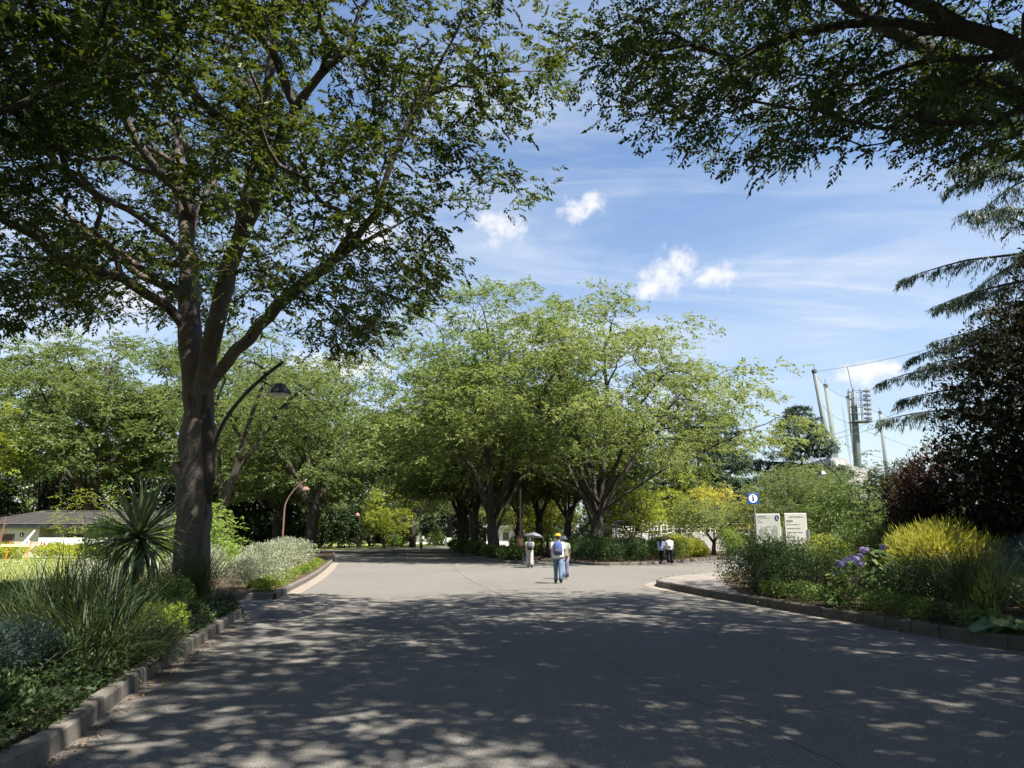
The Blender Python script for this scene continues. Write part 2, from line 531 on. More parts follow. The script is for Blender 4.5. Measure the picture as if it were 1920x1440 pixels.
# ------------------------------------------------------------------ mesh helpers
def mesh_np(name, V, quads=None, tris=None, rnd=None, smooth=False):
    me = bpy.data.meshes.new(name)
    V = np.asarray(V, dtype=np.float32).reshape(-1, 3)
    me.vertices.add(len(V))
    me.vertices.foreach_set('co', V.ravel())
    idx, starts, n = [], [], 0
    if quads is not None and len(quads):
        q = np.asarray(quads, dtype=np.int32).reshape(-1, 4)
        idx.append(q.ravel())
        starts.append(np.arange(len(q)) * 4)
        n += q.size
    if tris is not None and len(tris):
        q = np.asarray(tris, dtype=np.int32).reshape(-1, 3)
        idx.append(q.ravel())
        starts.append(n + np.arange(len(q)) * 3)
    idx = np.concatenate(idx)
    starts = np.concatenate(starts).astype(np.int32)
    me.loops.add(len(idx))
    me.loops.foreach_set('vertex_index', idx)
    me.polygons.add(len(starts))
    me.polygons.foreach_set('loop_start', starts)
    if smooth:
        me.polygons.foreach_set('use_smooth', np.ones(len(starts), dtype=bool))
    me.update(calc_edges=True)
    if rnd is not None:
        a = me.attributes.new('rnd', 'FLOAT', 'FACE')
        a.data.foreach_set('value', np.asarray(rnd, dtype=np.float32))
    return me


def link(name, me, mat=None, parent=None, loc=(0, 0, 0), rot=(0, 0, 0), scale=(1, 1, 1)):
    o = bpy.data.objects.new(name, me)
    COL.objects.link(o)
    o.location, o.rotation_euler, o.scale = loc, rot, scale
    if parent is not None:
        o.parent = parent
    if mat is not None and me is not None and not me.materials:
        me.materials.append(MATS[mat])
    return o


def tag(o, label=None, cat=None, group=None, kind=None):
    if label:
        o['label'] = label
    if cat:
        o['category'] = cat
    if group:
        o['group'] = group
    if kind:
        o['kind'] = kind
    return o


def thing(name, label, cat, loc=(0, 0, 0), rz=0.0, group=None):
    o = bpy.data.objects.new(name, None)
    o.empty_display_size = 0.3
    COL.objects.link(o)
    o.location = loc
    o.rotation_euler = (0, 0, rz)
    return tag(o, label, cat, group)


def copy_tree(root, loc, rz, label, cat=None, scale=1.0, group=None):
    c = root.copy()
    COL.objects.link(c)
    c.location = loc
    c.rotation_euler = (0, 0, rz)
    c.scale = (scale,) * 3 if isinstance(scale, (int, float)) else scale
    c['label'] = label
    if cat:
        c['category'] = cat
    if group:
        c['group'] = group
    for ch in root.children:
        k = ch.copy()
        COL.objects.link(k)
        k.parent = c
        for g in ch.children:
            j = g.copy()
            COL.objects.link(j)
            j.parent = k
    return c


class MB:
    """collects simple solids for one part"""

    def __init__(self):
        self.v, self.f = [], []

    def add(self, vs, fs):
        o = len(self.v)
        self.v += [tuple(x) for x in vs]
        self.f += [tuple(i + o for i in f) for f in fs]
        return self

    def box(self, c, s, rot=None, bevel=0.0):
        c = Vector(c)
        hx, hy, hz = s[0] / 2, s[1] / 2, s[2] / 2
        M = rot if rot is not None else Matrix.Identity(3)
        if bevel <= 0:
            vs = [c + M @ Vector((x, y, z)) for z in (-hz, hz) for x, y in ((-hx, -hy), (hx, -hy), (hx, hy), (-hx, hy))]
            fs = [(3, 2, 1, 0), (4, 5, 6, 7), (0, 1, 5, 4), (1, 2, 6, 5), (2, 3, 7, 6), (3, 0, 4, 7)]
            return self.add(vs, fs)
        b = bevel
        ring = [(-hx + b, -hy), (hx - b, -hy), (hx, -hy + b), (hx, hy - b), (hx - b, hy), (-hx + b, hy), (-hx, hy - b), (-hx, -hy + b)]
        vs, fs = [], []
        for z, k in ((-hz, b), (-hz + b, 0), (hz - b, 0), (hz, b)):
            for x, y in ring:
                vs.append(c + M @ Vector((x * (1 - k / max(hx, 1e-6)), y * (1 - k / max(hy, 1e-6)), z)))
        for l in range(3):
            for i in range(8):
                j = (i + 1) % 8
                fs.append((l * 8 + i, l * 8 + j, l * 8 + 8 + j, l * 8 + 8 + i))
        fs.append(tuple(range(7, -1, -1)))
        fs.append(tuple(range(24, 32)))
        return self.add(vs, fs)

    def tube(self, pts, rad, n=8, caps=True, squash=None):
        pts = [Vector(p) for p in pts]
        if isinstance(rad, (int, float)):
            rad = [rad] * len(pts)
        vs, fs = [], []
        ref = None
        for i, p in enumerate(pts):
            a, b = pts[max(0, i - 1)], pts[min(len(pts) - 1, i + 1)]
            tdir = (b - a).normalized()
            if ref is None:
                ref = Vector((0, 1, 0)) if abs(tdir.z) > 0.8 else Vector((0, 0, 1))
            x = tdir.cross(ref).normalized()
            y = x.cross(tdir).normalized()
            ref = y
            r = rad[i]
            rx, ry = (r, r) if isinstance(r, (int, float)) else r
            for k in range(n):
                a_ = 2 * math.pi * k / n
                vs.append(p + x * math.cos(a_) * rx + y * math.sin(a_) * ry)
        for i in range(len(pts) - 1):
            for k in range(n):
                j = (k + 1) % n
                fs.append((i * n + j, i * n + k, (i + 1) * n + k, (i + 1) * n + j))
        if caps:
            fs.append(tuple(range(n)))
            fs.append(tuple(range((len(pts) - 1) * n + n - 1, (len(pts) - 1) * n - 1, -1)))
        return self.add(vs, fs)

    def loft(self, rings, n=14):
        """rings: (cx, cy, cz, rx, ry) horizontal ellipses"""
        vs, fs = [], []
        for cx, cy, cz, rx, ry in rings:
            for k in range(n):
                a = 2 * math.pi * k / n
                vs.append((cx + math.cos(a) * rx, cy + math.sin(a) * ry, cz))
        for i in range(len(rings) - 1):
            for k in range(n):
                j = (k + 1) % n
                fs.append((i * n + k, i * n + j, (i + 1) * n + j, (i + 1) * n + k))
        fs.append(tuple(range(n - 1, -1, -1)))
        fs.append(tuple(range((len(rings) - 1) * n, len(rings) * n)))
        return self.add(vs, fs)

    def ball(self, c, r, n=10, m=7):
        rx, ry, rz = (r, r, r) if isinstance(r, (int, float)) else r
        rings = []
        for i in range(m + 1):
            a = math.pi * (i + 0.02 if i == 0 else (i - 0.02 if i == m else i)) / m
            rings.append((c[0], c[1], c[2] - math.cos(a) * rz, math.sin(a) * rx, math.sin(a) * ry))
        return self.loft(rings, n)

    def prism(self, poly, z0, z1):
        n = len(poly)
        vs = [(x, y, z0) for x, y in poly] + [(x, y, z1) for x, y in poly]
        fs = [tuple(range(n - 1, -1, -1)), tuple(range(n, 2 * n))]
        for i in range(n):
            j = (i + 1) % n
            fs.append((i, j, n + j, n + i))
        return self.add(vs, fs)

    def mesh(self, name, smooth=False):
        me = bpy.data.meshes.new(name)
        me.from_pydata(self.v, [], self.f)
        if smooth:
            me.polygons.foreach_set('use_smooth', np.ones(len(me.polygons), dtype=bool))
        me.update()
        return me

    def build(self, name, mat, parent=None, smooth=False, loc=(0, 0, 0), rot=(0, 0, 0)):
        return link(name, self.mesh(name, smooth), mat, parent, loc, rot)


def rotz(a):
    return Matrix.Rotation(a, 3, 'Z')


def norm(a):
    return a / np.maximum(np.linalg.norm(a, axis=-1, keepdims=True), 1e-9)


def leaf_mesh_arrays(P, D, N, L, W):
    """rhombic folded leaves; P base, D direction, N upper side"""
    D = norm(D)
    S = norm(np.cross(D, N))
    Nn = np.cross(S, D)
    L = np.broadcast_to(np.asarray(L, float).reshape(-1, 1), (len(P), 1))
    W = np.broadcast_to(np.asarray(W, float).reshape(-1, 1), (len(P), 1))
    V = np.empty((len(P), 4, 3))
    mid = P + D * L * 0.42 + Nn * W * 0.14
    V[:, 0] = P
    V[:, 1] = mid + S * W * 0.5
    V[:, 2] = P + D * L - Nn * L * 0.07
    V[:, 3] = mid - S * W * 0.5
    return V


def leaf_obj(name, V, mat, parent, rng, rnd=None):
    n = len(V)
    q = np.arange(n * 4).reshape(n, 4)
    if rnd is None:
        rnd = rng.random(n)
    return link(name, mesh_np(name, V.reshape(-1, 3), q, rnd=rnd), mat, parent)


# ------------------------------------------------------------------ setting: ground, road, beds, kerbs
def sheet(name, poly, z, mat, kind='structure', div=None):
    bm = bmesh.new()
    vs = [bm.verts.new((x, y, z)) for x, y in poly]
    f = bm.faces.new(vs)
    if f.normal.z < 0:
        f.normal_flip()
    bmesh.ops.triangulate(bm, faces=[f])
    me = bpy.data.meshes.new(name)
    bm.to_mesh(me)
    bm.free()
    for p_ in me.polygons:
        if p_.normal.z < 0:
            p_.flip()
    o = link(name, me, mat)
    return tag(o, kind=kind)


def smooth_path(pts, step):
    """Catmull-Rom through pts, resampled to about `step`"""
    P = [np.array(p, float) for p in pts]
    P = [2 * P[0] - P[1]] + P + [2 * P[-1] - P[-2]]
    out = []
    for i in range(1, len(P) - 2):
        for s in np.linspace(0, 1, 24, endpoint=False):
            a, b, c, d = P[i - 1], P[i], P[i + 1], P[i + 2]
            out.append(0.5 * (2 * b + (c - a) * s + (2 * a - 5 * b + 4 * c - d) * s * s + (3 * b - a - 3 * c + d) * s ** 3))
    out.append(P[-2])
    out = np.array(out)
    seg = np.linalg.norm(np.diff(out, axis=0), axis=1)
    acc = np.concatenate([[0], np.cumsum(seg)])
    n = max(2, int(round(acc[-1] / step)) + 1)
    tt = np.linspace(0, acc[-1], n)
    return np.stack([np.interp(tt, acc, out[:, k]) for k in range(2)], 1)


def normals2(P):
    T = np.gradient(P, axis=0)
    T = T / np.linalg.norm(T, axis=1, keepdims=True)
    return np.stack([T[:, 1], -T[:, 0]], 1)      # right-hand side of travel


def kerb(name, pts, step, h, w, side, seed, rough=0.009, mat='kerb_concrete'):
    """a row of kerb stones; pts is the road-side foot, `side` = +1 if the stones lie to the right of travel"""
    rr = random.Random(seed)
    P = smooth_path(pts, step)
    Nn = normals2(P) * side
    foot = MB()
    for i in range(len(P) - 1):
        a, b = P[i] + Nn[i] * 0.012, P[i + 1] + Nn[i + 1] * 0.012
        c, d = P[i + 1] + Nn[i + 1] * (w - 0.012), P[i] + Nn[i] * (w - 0.012)
        foot.prism([tuple(a), tuple(b), tuple(c), tuple(d)] if side < 0 else [tuple(d), tuple(c), tuple(b), tuple(a)], -0.02, h - 0.025)
    root = foot.build(name, 'soil')
    tag(root, kind='structure')
    for i in range(len(P) - 1):
        g = 0.012 / step
        A, B = P[i] * (1 - g) + P[i + 1] * g, P[i + 1] * (1 - g) + P[i] * g
        NA, NB = Nn[i], Nn[i + 1]
        dz = [rr.uniform(-rough, rough) for _ in range(2)]
        off = rr.uniform(-rough, rough)
        prof = [(0, -0.015), (0.004, h - 0.025), (0.022, h), (w - 0.022, h), (w, h - 0.025), (w, -0.015)]
        vs = []
        for Q, NQ, z in ((A, NA, dz[0]), (B, NB, dz[1])):
            for x, zz_ in prof:
                q = Q + NQ * (x + off)
                vs.append((q[0], q[1], zz_ + (z if zz_ > 0 else 0)))
        n = len(prof)
        fs = [(k, (k + 1) % n, n + (k + 1) % n, n + k) for k in range(n)]
        fs += [tuple(range(n - 1, -1, -1)), tuple(range(n, 2 * n))]
        if side > 0:
            fs = [tuple(reversed(f)) for f in fs]
        me = bpy.data.meshes.new('kerb_stone')
        me.from_pydata(vs, [], fs)
        me.update()
        link('kerb_stone', me, mat, root)
    return root


def gutter(name, pts, step, w, side):
    P = smooth_path(pts, step)
    Nn = normals2(P) * side
    base = MB()
    for i in range(len(P) - 1):
        q = [P[i], P[i + 1], P[i + 1] + Nn[i + 1] * w, P[i] + Nn[i] * w]
        vs = [(x, y, 0.004) for x, y in q]
        base.add(vs, [(0, 1, 2, 3)] if side < 0 else [(3, 2, 1, 0)])
    root = base.build(name, 'soil')
    tag(root, kind='structure')
    for i in range(len(P) - 1):
        g = 0.010 / step
        a, b = P[i] * (1 - g) + P[i + 1] * g, P[i + 1] * (1 - g) + P[i] * g
        q = [a, b, b + Nn[i + 1] * w, a + Nn[i] * w]
        poly = [tuple(x) for x in q]
        if side > 0:
            poly = poly[::-1]
        MB().prism(poly, 0.0, 0.012).build('gutter_slab', 'gutter_concrete', root)
    return root


sheet('ground', [(-2500, -600), (2500, -600), (2500, 4000), (-2500, 4000)], -0.03, 'ground')
sheet('road', [(-60, -30), (45, -30), (60, 45), (60, 62), (8, 140), (-40, 140), (-60, 72)], 0.0, 'asphalt')

KH = 0.17
left_kerb = [(-3.05, -6), (-3.25, 1), (-3.48, 5.6), (-3.88, 7.3), (-4.42, 9.5), (-5.02, 12.6), (-5.75, 15.9), (-6.15, 16.7)]
left_kerb_return = [(-6.15, 16.75), (-6.7, 17.25), (-8.2, 17.6), (-13, 17.9)]
lk = smooth_path(left_kerb, 0.6)
lr = smooth_path(left_kerb_return, 0.6)
inset = 0.10
lkn = lk - normals2(lk) * inset
lrn = lr - normals2(lr) * inset
sheet('planting_bed', [tuple(x) for x in lkn] + [tuple(x) for x in lrn] + [(-14.5, 17.6), (-15, -6)], KH - 0.035, 'soil')
kerb('kerb_left_near', left_kerb, 0.62, KH, 0.16, -1, 1)
kerb('kerb_left_return', left_kerb_return, 0.6, KH, 0.15, -1, 2)

left2_return = [(-13.5, 20.9), (-9, 20.0), (-6.9, 19.55), (-6.35, 19.6)]
left2 = [(-6.28, 19.7), (-6.75, 22.5), (-7.75, 28.5), (-9.2, 36), (-11.3, 46), (-13.6, 56), (-17, 70)]
l2 = smooth_path(left2, 0.9)
l2r = smooth_path(left2_return, 0.6)
sheet('planting_bed_far', [tuple(x) for x in (l2r - normals2(l2r) * inset)] + [tuple(x) for x in (l2 - normals2(l2) * inset)] + [(-26, 70), (-19, 40), (-15, 22)], KH - 0.035, 'soil')
kerb('kerb_left_far', left2, 0.9, KH, 0.16, -1, 3)
kerb('kerb_left_far_return', left2_return, 0.6, KH, 0.15, -1, 4)
gutter('gutter_left', [(-5.4, 14.2), (-5.78, 15.9), (-5.95, 17.6), (-6.2, 19.6), (-6.75, 22.5), (-7.75, 28.5), (-9.2, 36), (-11.3, 46)], 0.9, 0.42, 1)

right_kerb = [(8.6, -6), (8.3, 4), (7.75, 9), (7.42, 11.0), (7.1, 12.2), (6.45, 15.1), (5.9, 17.8), (5.45, 19.8), (5.15, 21.6), (4.95, 23.2)]
right_tip = [(4.95, 23.3), (4.82, 24.3), (5.05, 25.6), (5.75, 27.1), (6.9, 28.7), (9.1, 31.4), (13, 35), (18, 38.5), (30, 44)]
rk = smooth_path(right_kerb, 0.6)
rt = smooth_path(right_tip, 0.6)
rkn = rk + normals2(rk) * inset
rtn = rt + normals2(rt) * inset
sheet('planting_bed_right', [tuple(x) for x in rkn if x[1] < 18.0] + [(6.0, 19.6), (6.7, 23), (8.0, 28), (9.3, 31.3)] + [tuple(x) for x in rtn if x[0] > 9.8] + [(44, 40), (44, -6)], 0.19, 'soil')
sheet('pavement', [tuple(x) for x in rkn if x[1] > 17.0] + [tuple(x) for x in rtn if x[0] < 10.6] + [(10.2, 30.4), (8.4, 26), (7.0, 20), (6.6, 17.0)], 0.186, 'asphalt_old')
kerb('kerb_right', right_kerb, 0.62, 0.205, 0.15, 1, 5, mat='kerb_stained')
kerb('kerb_right_tip', right_tip, 0.62, 0.205, 0.15, 1, 6)
gutter('gutter_right', [(6.75, 13.9), (5.9, 17.8), (5.45, 19.8), (5.15, 21.6), (4.92, 23.2), (4.78, 24.3), (5.0, 25.6), (5.7, 27.1), (6.9, 28.7)], 0.6, 0.36, -1)

island = [(-7.4, 100), (-6.2, 88), (-4.1, 67), (-2.6, 55.5), (-1.2, 49), (-0.3, 45.4), (0.35, 44.7), (1.05, 45.2), (1.5, 47.5), (2.6, 60), (5, 90)]
ip = smooth_path(island, 1.0)
ipn = ip + normals2(ip) * inset
sheet('island_bed', [tuple(x) for x in ipn] + [(6, 100)], 0.14, 'soil')
kerb('kerb_island', island[:9], 1.0, 0.165, 0.18, 1, 7)
hedge_kerb = [(2.9, 60), (3.3, 50), (3.9, 44.2), (4.6, 42.4), (5.8, 41.9), (8.0, 43.0), (11.5, 47.5), (15.2, 53.0), (20, 58.5), (30, 66)]
hk = smooth_path(hedge_kerb, 1.0)
hkn = hk - normals2(hk) * inset
sheet('hedge_bed', [tuple(x) for x in (hk + normals2(hk) * -inset)] + [(60, 80), (60, 130), (6, 130)], 0.14, 'soil')
kerb('kerb_hedge', hedge_kerb, 1.0, 0.165, 0.18, -1, 8)

# lawns
sheet('lawn', [(-15.1, -6), (-14.4, 17.2), (-70, 19), (-140, 19), (-140, -6)], 0.05, 'lawn')
sheet('lawn_left', [(-15, 21.2), (-18, 38), (-25, 70.3), (-24, 82), (-150, 82), (-150, 24), (-60, 23)], 0.05, 'lawn')
sheet('lawn_far', [(-150, 82.1), (-24, 82.1), (-19, 96), (-14, 112), (-10, 126), (-10, 330), (-300, 330)], 0.06, 'lawn')

# asphalt seam running diagonally down the road
sm = smooth_path([(-5.2, 60), (-3.6, 44), (-1.9, 30), (0.32, 17.6), (1.2, 10.6), (1.9, 7.8), (2.5, 5.4), (3.6, 0)], 0.12)
rs = random.Random(5)
w_ = np.array([0.004 + 0.009 * rs.random() for _ in sm])
jit = np.array([rs.uniform(-0.022, 0.022) for _ in sm])
nn = normals2(sm)
A_ = sm + nn * (jit + w_)[:, None]
B_ = sm + nn * (jit - w_)[:, None]
V_ = np.concatenate([np.c_[A_, np.full(len(sm), 0.004)], np.c_[B_, np.full(len(sm), 0.004)]])
k_ = len(sm)
o = link('road_seam', mesh_np('road_seam', V_, [(i, i + 1, k_ + i + 1, k_ + i) for i in range(k_ - 1)]), 'tar')
tag(o, kind='structure')

# ------------------------------------------------------------------ trees
def grow(seed, spines, tips, centres=None, step=0.6, wander=0.10, sag=0.05, bias=0.22):
    """spines: polylines of fixed wood (first is the trunk). Returns node positions, parents."""
    rng = np.random.default_rng(seed)
    cap = sum(len(s) for s in spines) * 8 + (len(tips) + (0 if centres is None else len(centres))) * 9 + 200
    pos = np.zeros((cap, 3))
    par = np.full(cap, -1, int)
    dirn = np.zeros((cap, 3))
    plen = np.zeros(cap)
    n = 0

    def push(p, q):
        nonlocal n
        pos[n] = p
        par[n] = q
        if q >= 0:
            d = p - pos[q]
            l = np.linalg.norm(d)
            dirn[n] = d / max(l, 1e-6)
            plen[n] = plen[q] + l
        else:
            dirn[n] = (0, 0, 1)
        n += 1
        return n - 1

    for si, sp in enumerate(spines):
        sp = np.array(sp, float)
        if si == 0:
            cur = push(sp[0], -1)
        else:
            d = np.linalg.norm(pos[:n] - sp[0], axis=1)
            cur = int(np.argmin(d))
        for a in range(1, len(sp)):
            p0, p1 = pos[cur].copy(), sp[a]
            m = max(1, int(round(np.linalg.norm(p1 - p0) / (step * 0.8))))
            for k in range(1, m + 1):
                q = p0 + (p1 - p0) * k / m
                if k < m:
                    q = q + rng.normal(0, wander * 0.25, 3)
                cur = push(q, cur)
    first = 3
    groups = [centres] if centres is not None else []
    groups.append(tips)
    is_tip = np.zeros(cap, bool)
    tip_node = []
    root = np.array(spines[0][-1])
    for gi, T in enumerate(groups):
        order = np.argsort(np.linalg.norm(T - root, axis=1))
        for i in order:
            tp = T[i]
            dv = tp - pos[first:n]
            d = np.linalg.norm(dv, axis=1)
            cosv = np.einsum('ij,ij->i', dv, dirn[first:n]) / np.maximum(d, 1e-6)
            cost = d * (1.55 - 0.55 * cosv) + bias * plen[first:n] + np.where(dv[:, 2] < -0.8, 0.25 * -dv[:, 2], 0)
            j = int(np.argmin(cost)) + first
            dist = d[j - first]
            m = max(1, min(8, int(math.ceil(dist / step))))
            p0, d0 = pos[j].copy(), dirn[j].copy()
            ctrl = p0 + d0 * dist * 0.35 + np.array([0, 0, 0.10 * dist])
            cur = j
            for k in range(1, m + 1):
                s = k / m
                c = ctrl * 0.5 + (p0 + tp) * 0.25
                q = (1 - s) ** 2 * p0 + 2 * s * (1 - s) * c + s * s * tp
                if k < m:
                    q = q + rng.normal(0, wander, 3) * min(1, dist)
                cur = push(q, cur)
            if gi == len(groups) - 1:
                tip_node.append((i, cur))
    ends = np.zeros(n)
    for i, c in tip_node:
        ends[c] += 1
    for k in range(n - 1, 0, -1):
        if ends[k] == 0:
            ends[k] = 0.3
        ends[par[k]] += ends[k]
    tdir = np.zeros((len(tips), 3))
    for i, c in tip_node:
        tdir[i] = dirn[c]
    return pos[:n], par[:n], ends, tdir


def wood_mesh(name, pos, par, ends, r0, expo=0.5, rmin=0.006, flare=0.55, seed=0, flute=0.05, cut=0.0, thin_sides=3):
    rng = random.Random(seed)
    n = len(pos)
    fr = ends / ends[0]
    rad = np.maximum(r0 * fr ** expo * np.minimum(1, fr / 0.03) ** 0.28, rmin)
    zb = pos[0][2]
    kids = [[] for _ in range(n)]
    for i in range(1, n):
        kids[par[i]].append(i)
    V, Q = [], []
    thin = []
    starts = [0]
    ph = [rng.uniform(0, 6.28) for _ in range(6)]
    while starts:
        s = starts.pop()
        chain = [par[s], s] if s != 0 else [0]
        c = chain[-1]
        while kids[c]:
            b = max(kids[c], key=lambda k: ends[k])
            for k in kids[c]:
                if k != b:
                    starts.append(k)
            chain.append(b)
            c = b
        rr = rad[chain].copy()
        if s != 0:
            rr[0] = min(rr[0], rr[1] * 1.25)
        if rr.max() < cut:
            continue
        if rr.max() < 0.022:
            thin += [(chain[i], chain[i + 1], rr[i], rr[i + 1]) for i in range(len(chain) - 1)]
            continue
        k = len(chain)
        while k > 2 and rr[k - 1] < max(cut, 0.018):
            k -= 1
        thin += [(chain[i], chain[i + 1], rr[i], rr[i + 1]) for i in range(k - 1, len(chain) - 1) if rr[i] >= cut]
        ch, rr = chain[:k], rr[:k]
        sides = 18 if rr.max() > 0.3 else (10 if rr.max() > 0.12 else (7 if rr.max() > 0.05 else 5))
        base = sum(len(x) for x in V)
        P = pos[ch]
        T = norm(np.gradient(P, axis=0)) if len(P) > 1 else np.array([[0, 0, 1.0]])
        ref = np.array([0, 1.0, 0]) if abs(T[0][2]) > 0.7 else np.array([0, 0, 1.0])
        ang = np.arange(sides) * 2 * math.pi / sides
        rings = []
        for i in range(len(P)):
            x = np.cross(T[i], ref)
            x /= max(np.linalg.norm(x), 1e-6)
            y = np.cross(x, T[i])
            ref = y
            r = rr[i] * np.ones(sides)
            if s == 0:
                h = P[i][2] - zb
                fl = 1 + flare * math.exp(-max(h, 0) / 0.45)
                r = r * fl * (1 + flute * (np.sin(3 * ang + ph[0] + h * 0.5) * 0.6 + np.sin(5 * ang + ph[1] - h * 0.7) * 0.6 + np.sin(2 * ang + ph[2] + h * 1.4) * 0.5) * (0.6 + math.exp(-max(h, 0) / 0.6)))
            elif sides > 7:
                r = r * (1 + 0.05 * np.sin(3 * ang + i * 0.9))
            rings.append(P[i] + (np.cos(ang) * r)[:, None] * x + (np.sin(ang) * r)[:, None] * y)
        V.append(np.concatenate(rings))
        a = np.arange(sides)
        b = (a + 1) % sides
        for i in range(len(P) - 1):
            o0, o1 = base + i * sides, base + (i + 1) * sides
            Q.append(np.stack([o0 + b, o0 + a, o1 + a, o1 + b], 1)[:, ::-1])
    if thin:
        th = np.array([(a, b) for a, b, _, _ in thin])
        ra = np.array([c for _, _, c, _ in thin])
        rb = np.array([d for _, _, _, d in thin])
        A, B = pos[th[:, 0]], pos[th[:, 1]]
        T = norm(B - A)
        X = norm(np.cross(T, np.array([0.3, 0.9, 0.3])))
        Y = np.cross(X, T)
        base = sum(len(x) for x in V)
        s = thin_sides
        ring = []
        for C, rr_ in ((A, ra), (B, rb)):
            for k in range(s):
                an = 2 * math.pi * k / s
                ring.append(C + X * (math.cos(an) * rr_)[:, None] + Y * (math.sin(an) * rr_)[:, None])
        W = np.stack(ring, 1)
        V.append(W.reshape(-1, 3))
        o = base + np.arange(len(th)) * 2 * s
        for k in range(s):
            j = (k + 1) % s
            Q.append(np.stack([o + k, o + j, o + s + j, o + s + k], 1))
    return mesh_np(name, np.concatenate(V), np.concatenate(Q), smooth=True)


def dome_tips(seed, prof, n_clump, per, shell=0.45, rad=(0.9, 0.9, 0.38), centre=(0, 0), squash=(1, 1), keep=None, noise=0.12, power=2.0):
    """clump centres in a lumpy dome given by (z, radius) pairs, then tips round each centre"""
    rng = np.random.default_rng(seed)
    zs, rs_ = np.array(prof, float).T
    grid = np.linspace(zs[0], zs[-1], 200)
    w = np.interp(grid, zs, rs_) ** power
    w = w + w.max() * 0.05
    ph = rng.uniform(0, 6.28, 8)
    C = []
    tries = 0
    while len(C) < n_clump and tries < n_clump * 30:
        tries += 1
        z = rng.choice(grid, p=w / w.sum())
        a = rng.uniform(0, 2 * math.pi)
        rr = np.interp(z, zs, rs_) * (1 + noise * (math.sin(3 * a + ph[0] + z * 0.8) + math.sin(5 * a + ph[1] - z) * 0.7 + math.sin(2 * a + ph[2] + z * 1.7) * 0.6))
        r = rr * math.sqrt(rng.uniform(shell ** 2, 1))
        c = np.array([centre[0] + math.cos(a) * r * squash[0], centre[1] + math.sin(a) * r * squash[1], z])
        if keep is not None and not keep(c):
            continue
        C.append(c)
    C = np.array(C)
    ids = np.repeat(np.arange(len(C)), per)
    T = C[ids] + rng.normal(0, 1, (len(ids), 3)) * np.array(rad) * 0.6
    T[:, 2] -= 0.12 * np.hypot(T[:, 0] - C[ids][:, 0], T[:, 1] - C[ids][:, 1]) ** 2
    if keep is not None:
        T = T[[bool(keep(x)) for x in T]]
    return C, T


def shoots(seed, T, tdir, ns, nl, ls, L, W, axis=(0, 0), flat_=0.45, droop=0.25, jitter=0.22):
    """leafy shoots at every tip: nl leaves alternating along each of ns shoots"""
    rng = np.random.default_rng(seed)
    n = len(T)
    out = T - np.array([axis[0], axis[1], 0])
    out[:, 2] = 0
    out = norm(out)
    B = np.repeat(T, ns, 0) + rng.normal(0, jitter, (n * ns, 3)) * np.array([1, 1, 0.6])
    D = norm(np.repeat(tdir, ns, 0) * 0.5 + np.repeat(out, ns, 0) * 0.35 + rng.normal(0, 0.75, (n * ns, 3)) * np.array([1, 1, flat_]) + np.array([0, 0, -0.05]))
    ln = ls * rng.uniform(0.6, 1.25, n * ns)
    S = norm(np.cross(D, np.array([0, 0, 1.0])) + rng.normal(0, 0.25, D.shape))
    tt = (np.arange(nl) + 0.6) / nl
    m = n * ns
    P = B[:, None] + D[:, None] * (ln[:, None] * tt)[..., None]
    P[..., 2] -= droop * ln[:, None] * tt ** 2
    sg = np.where(np.arange(nl) % 2 == 0, 1.0, -1.0)
    LD = D[:, None] * (0.45 + 0.5 * tt)[None, :, None] + S[:, None] * (sg * (1.0 - 0.55 * tt))[None, :, None] + rng.normal(0, 0.22, (m, nl, 3)) + np.array([0, 0, -0.22])
    N = np.array([0, 0, 1.0]) + rng.normal(0, 0.6, (m, nl, 3))
    P, LD, N = P.reshape(-1, 3), LD.reshape(-1, 3), N.reshape(-1, 3)
    k = len(P)
    V = leaf_mesh_arrays(P, LD, N, L * rng.uniform(0.65, 1.25, k), W * rng.uniform(0.7, 1.2, k))
    # colour: partly shoot by shoot, partly leaf by leaf
    rnd = np.clip(np.repeat(rng.random(m), nl) * 0.6 + rng.random(k) * 0.45, 0, 1)
    return V, rnd


def tree(name, label, cat, base, seed, spines, C, T, r0, bark_m, leaf_m, ns, nl, ls, L, W, group=None, rz=0.0, step=0.6, flare=0.55, cut=0.0, wander=0.1, flute=0.05, expo=0.5, axis=(0, 0), bias=0.22, flat_=0.45, droop=0.25, far=None):
    pos, par, ends, tdir = grow(seed, spines, T, C, step, wander, bias=bias)
    root = thing(name, label, cat, base, rz, group)
    wm = wood_mesh('trunk', pos, par, ends, r0, expo, 0.006, flare, seed, flute, cut)
    link('trunk', wm, bark_m, root)
    if far is None:
        V, rnd = shoots(seed + 1, T, tdir, ns, nl, ls, L, W, axis, flat_, droop)
    else:      # coarser leaves where the crown reaches far overhead or away from the view
        mk = np.array([bool(far(p)) for p in T])
        V, rnd = shoots(seed + 1, T[~mk], tdir[~mk], ns, nl, ls, L, W, axis, flat_, droop)
        V2, rnd2 = shoots(seed + 2, T[mk], tdir[mk], 4, 7, ls * 1.35, L * 1.8, W * 1.9, axis, flat_, droop)
        V, rnd = np.concatenate([V, V2]), np.concatenate([rnd, rnd2])
    leaf_obj('crown', V, leaf_m, root, np.random.default_rng(seed), rnd)
    return root


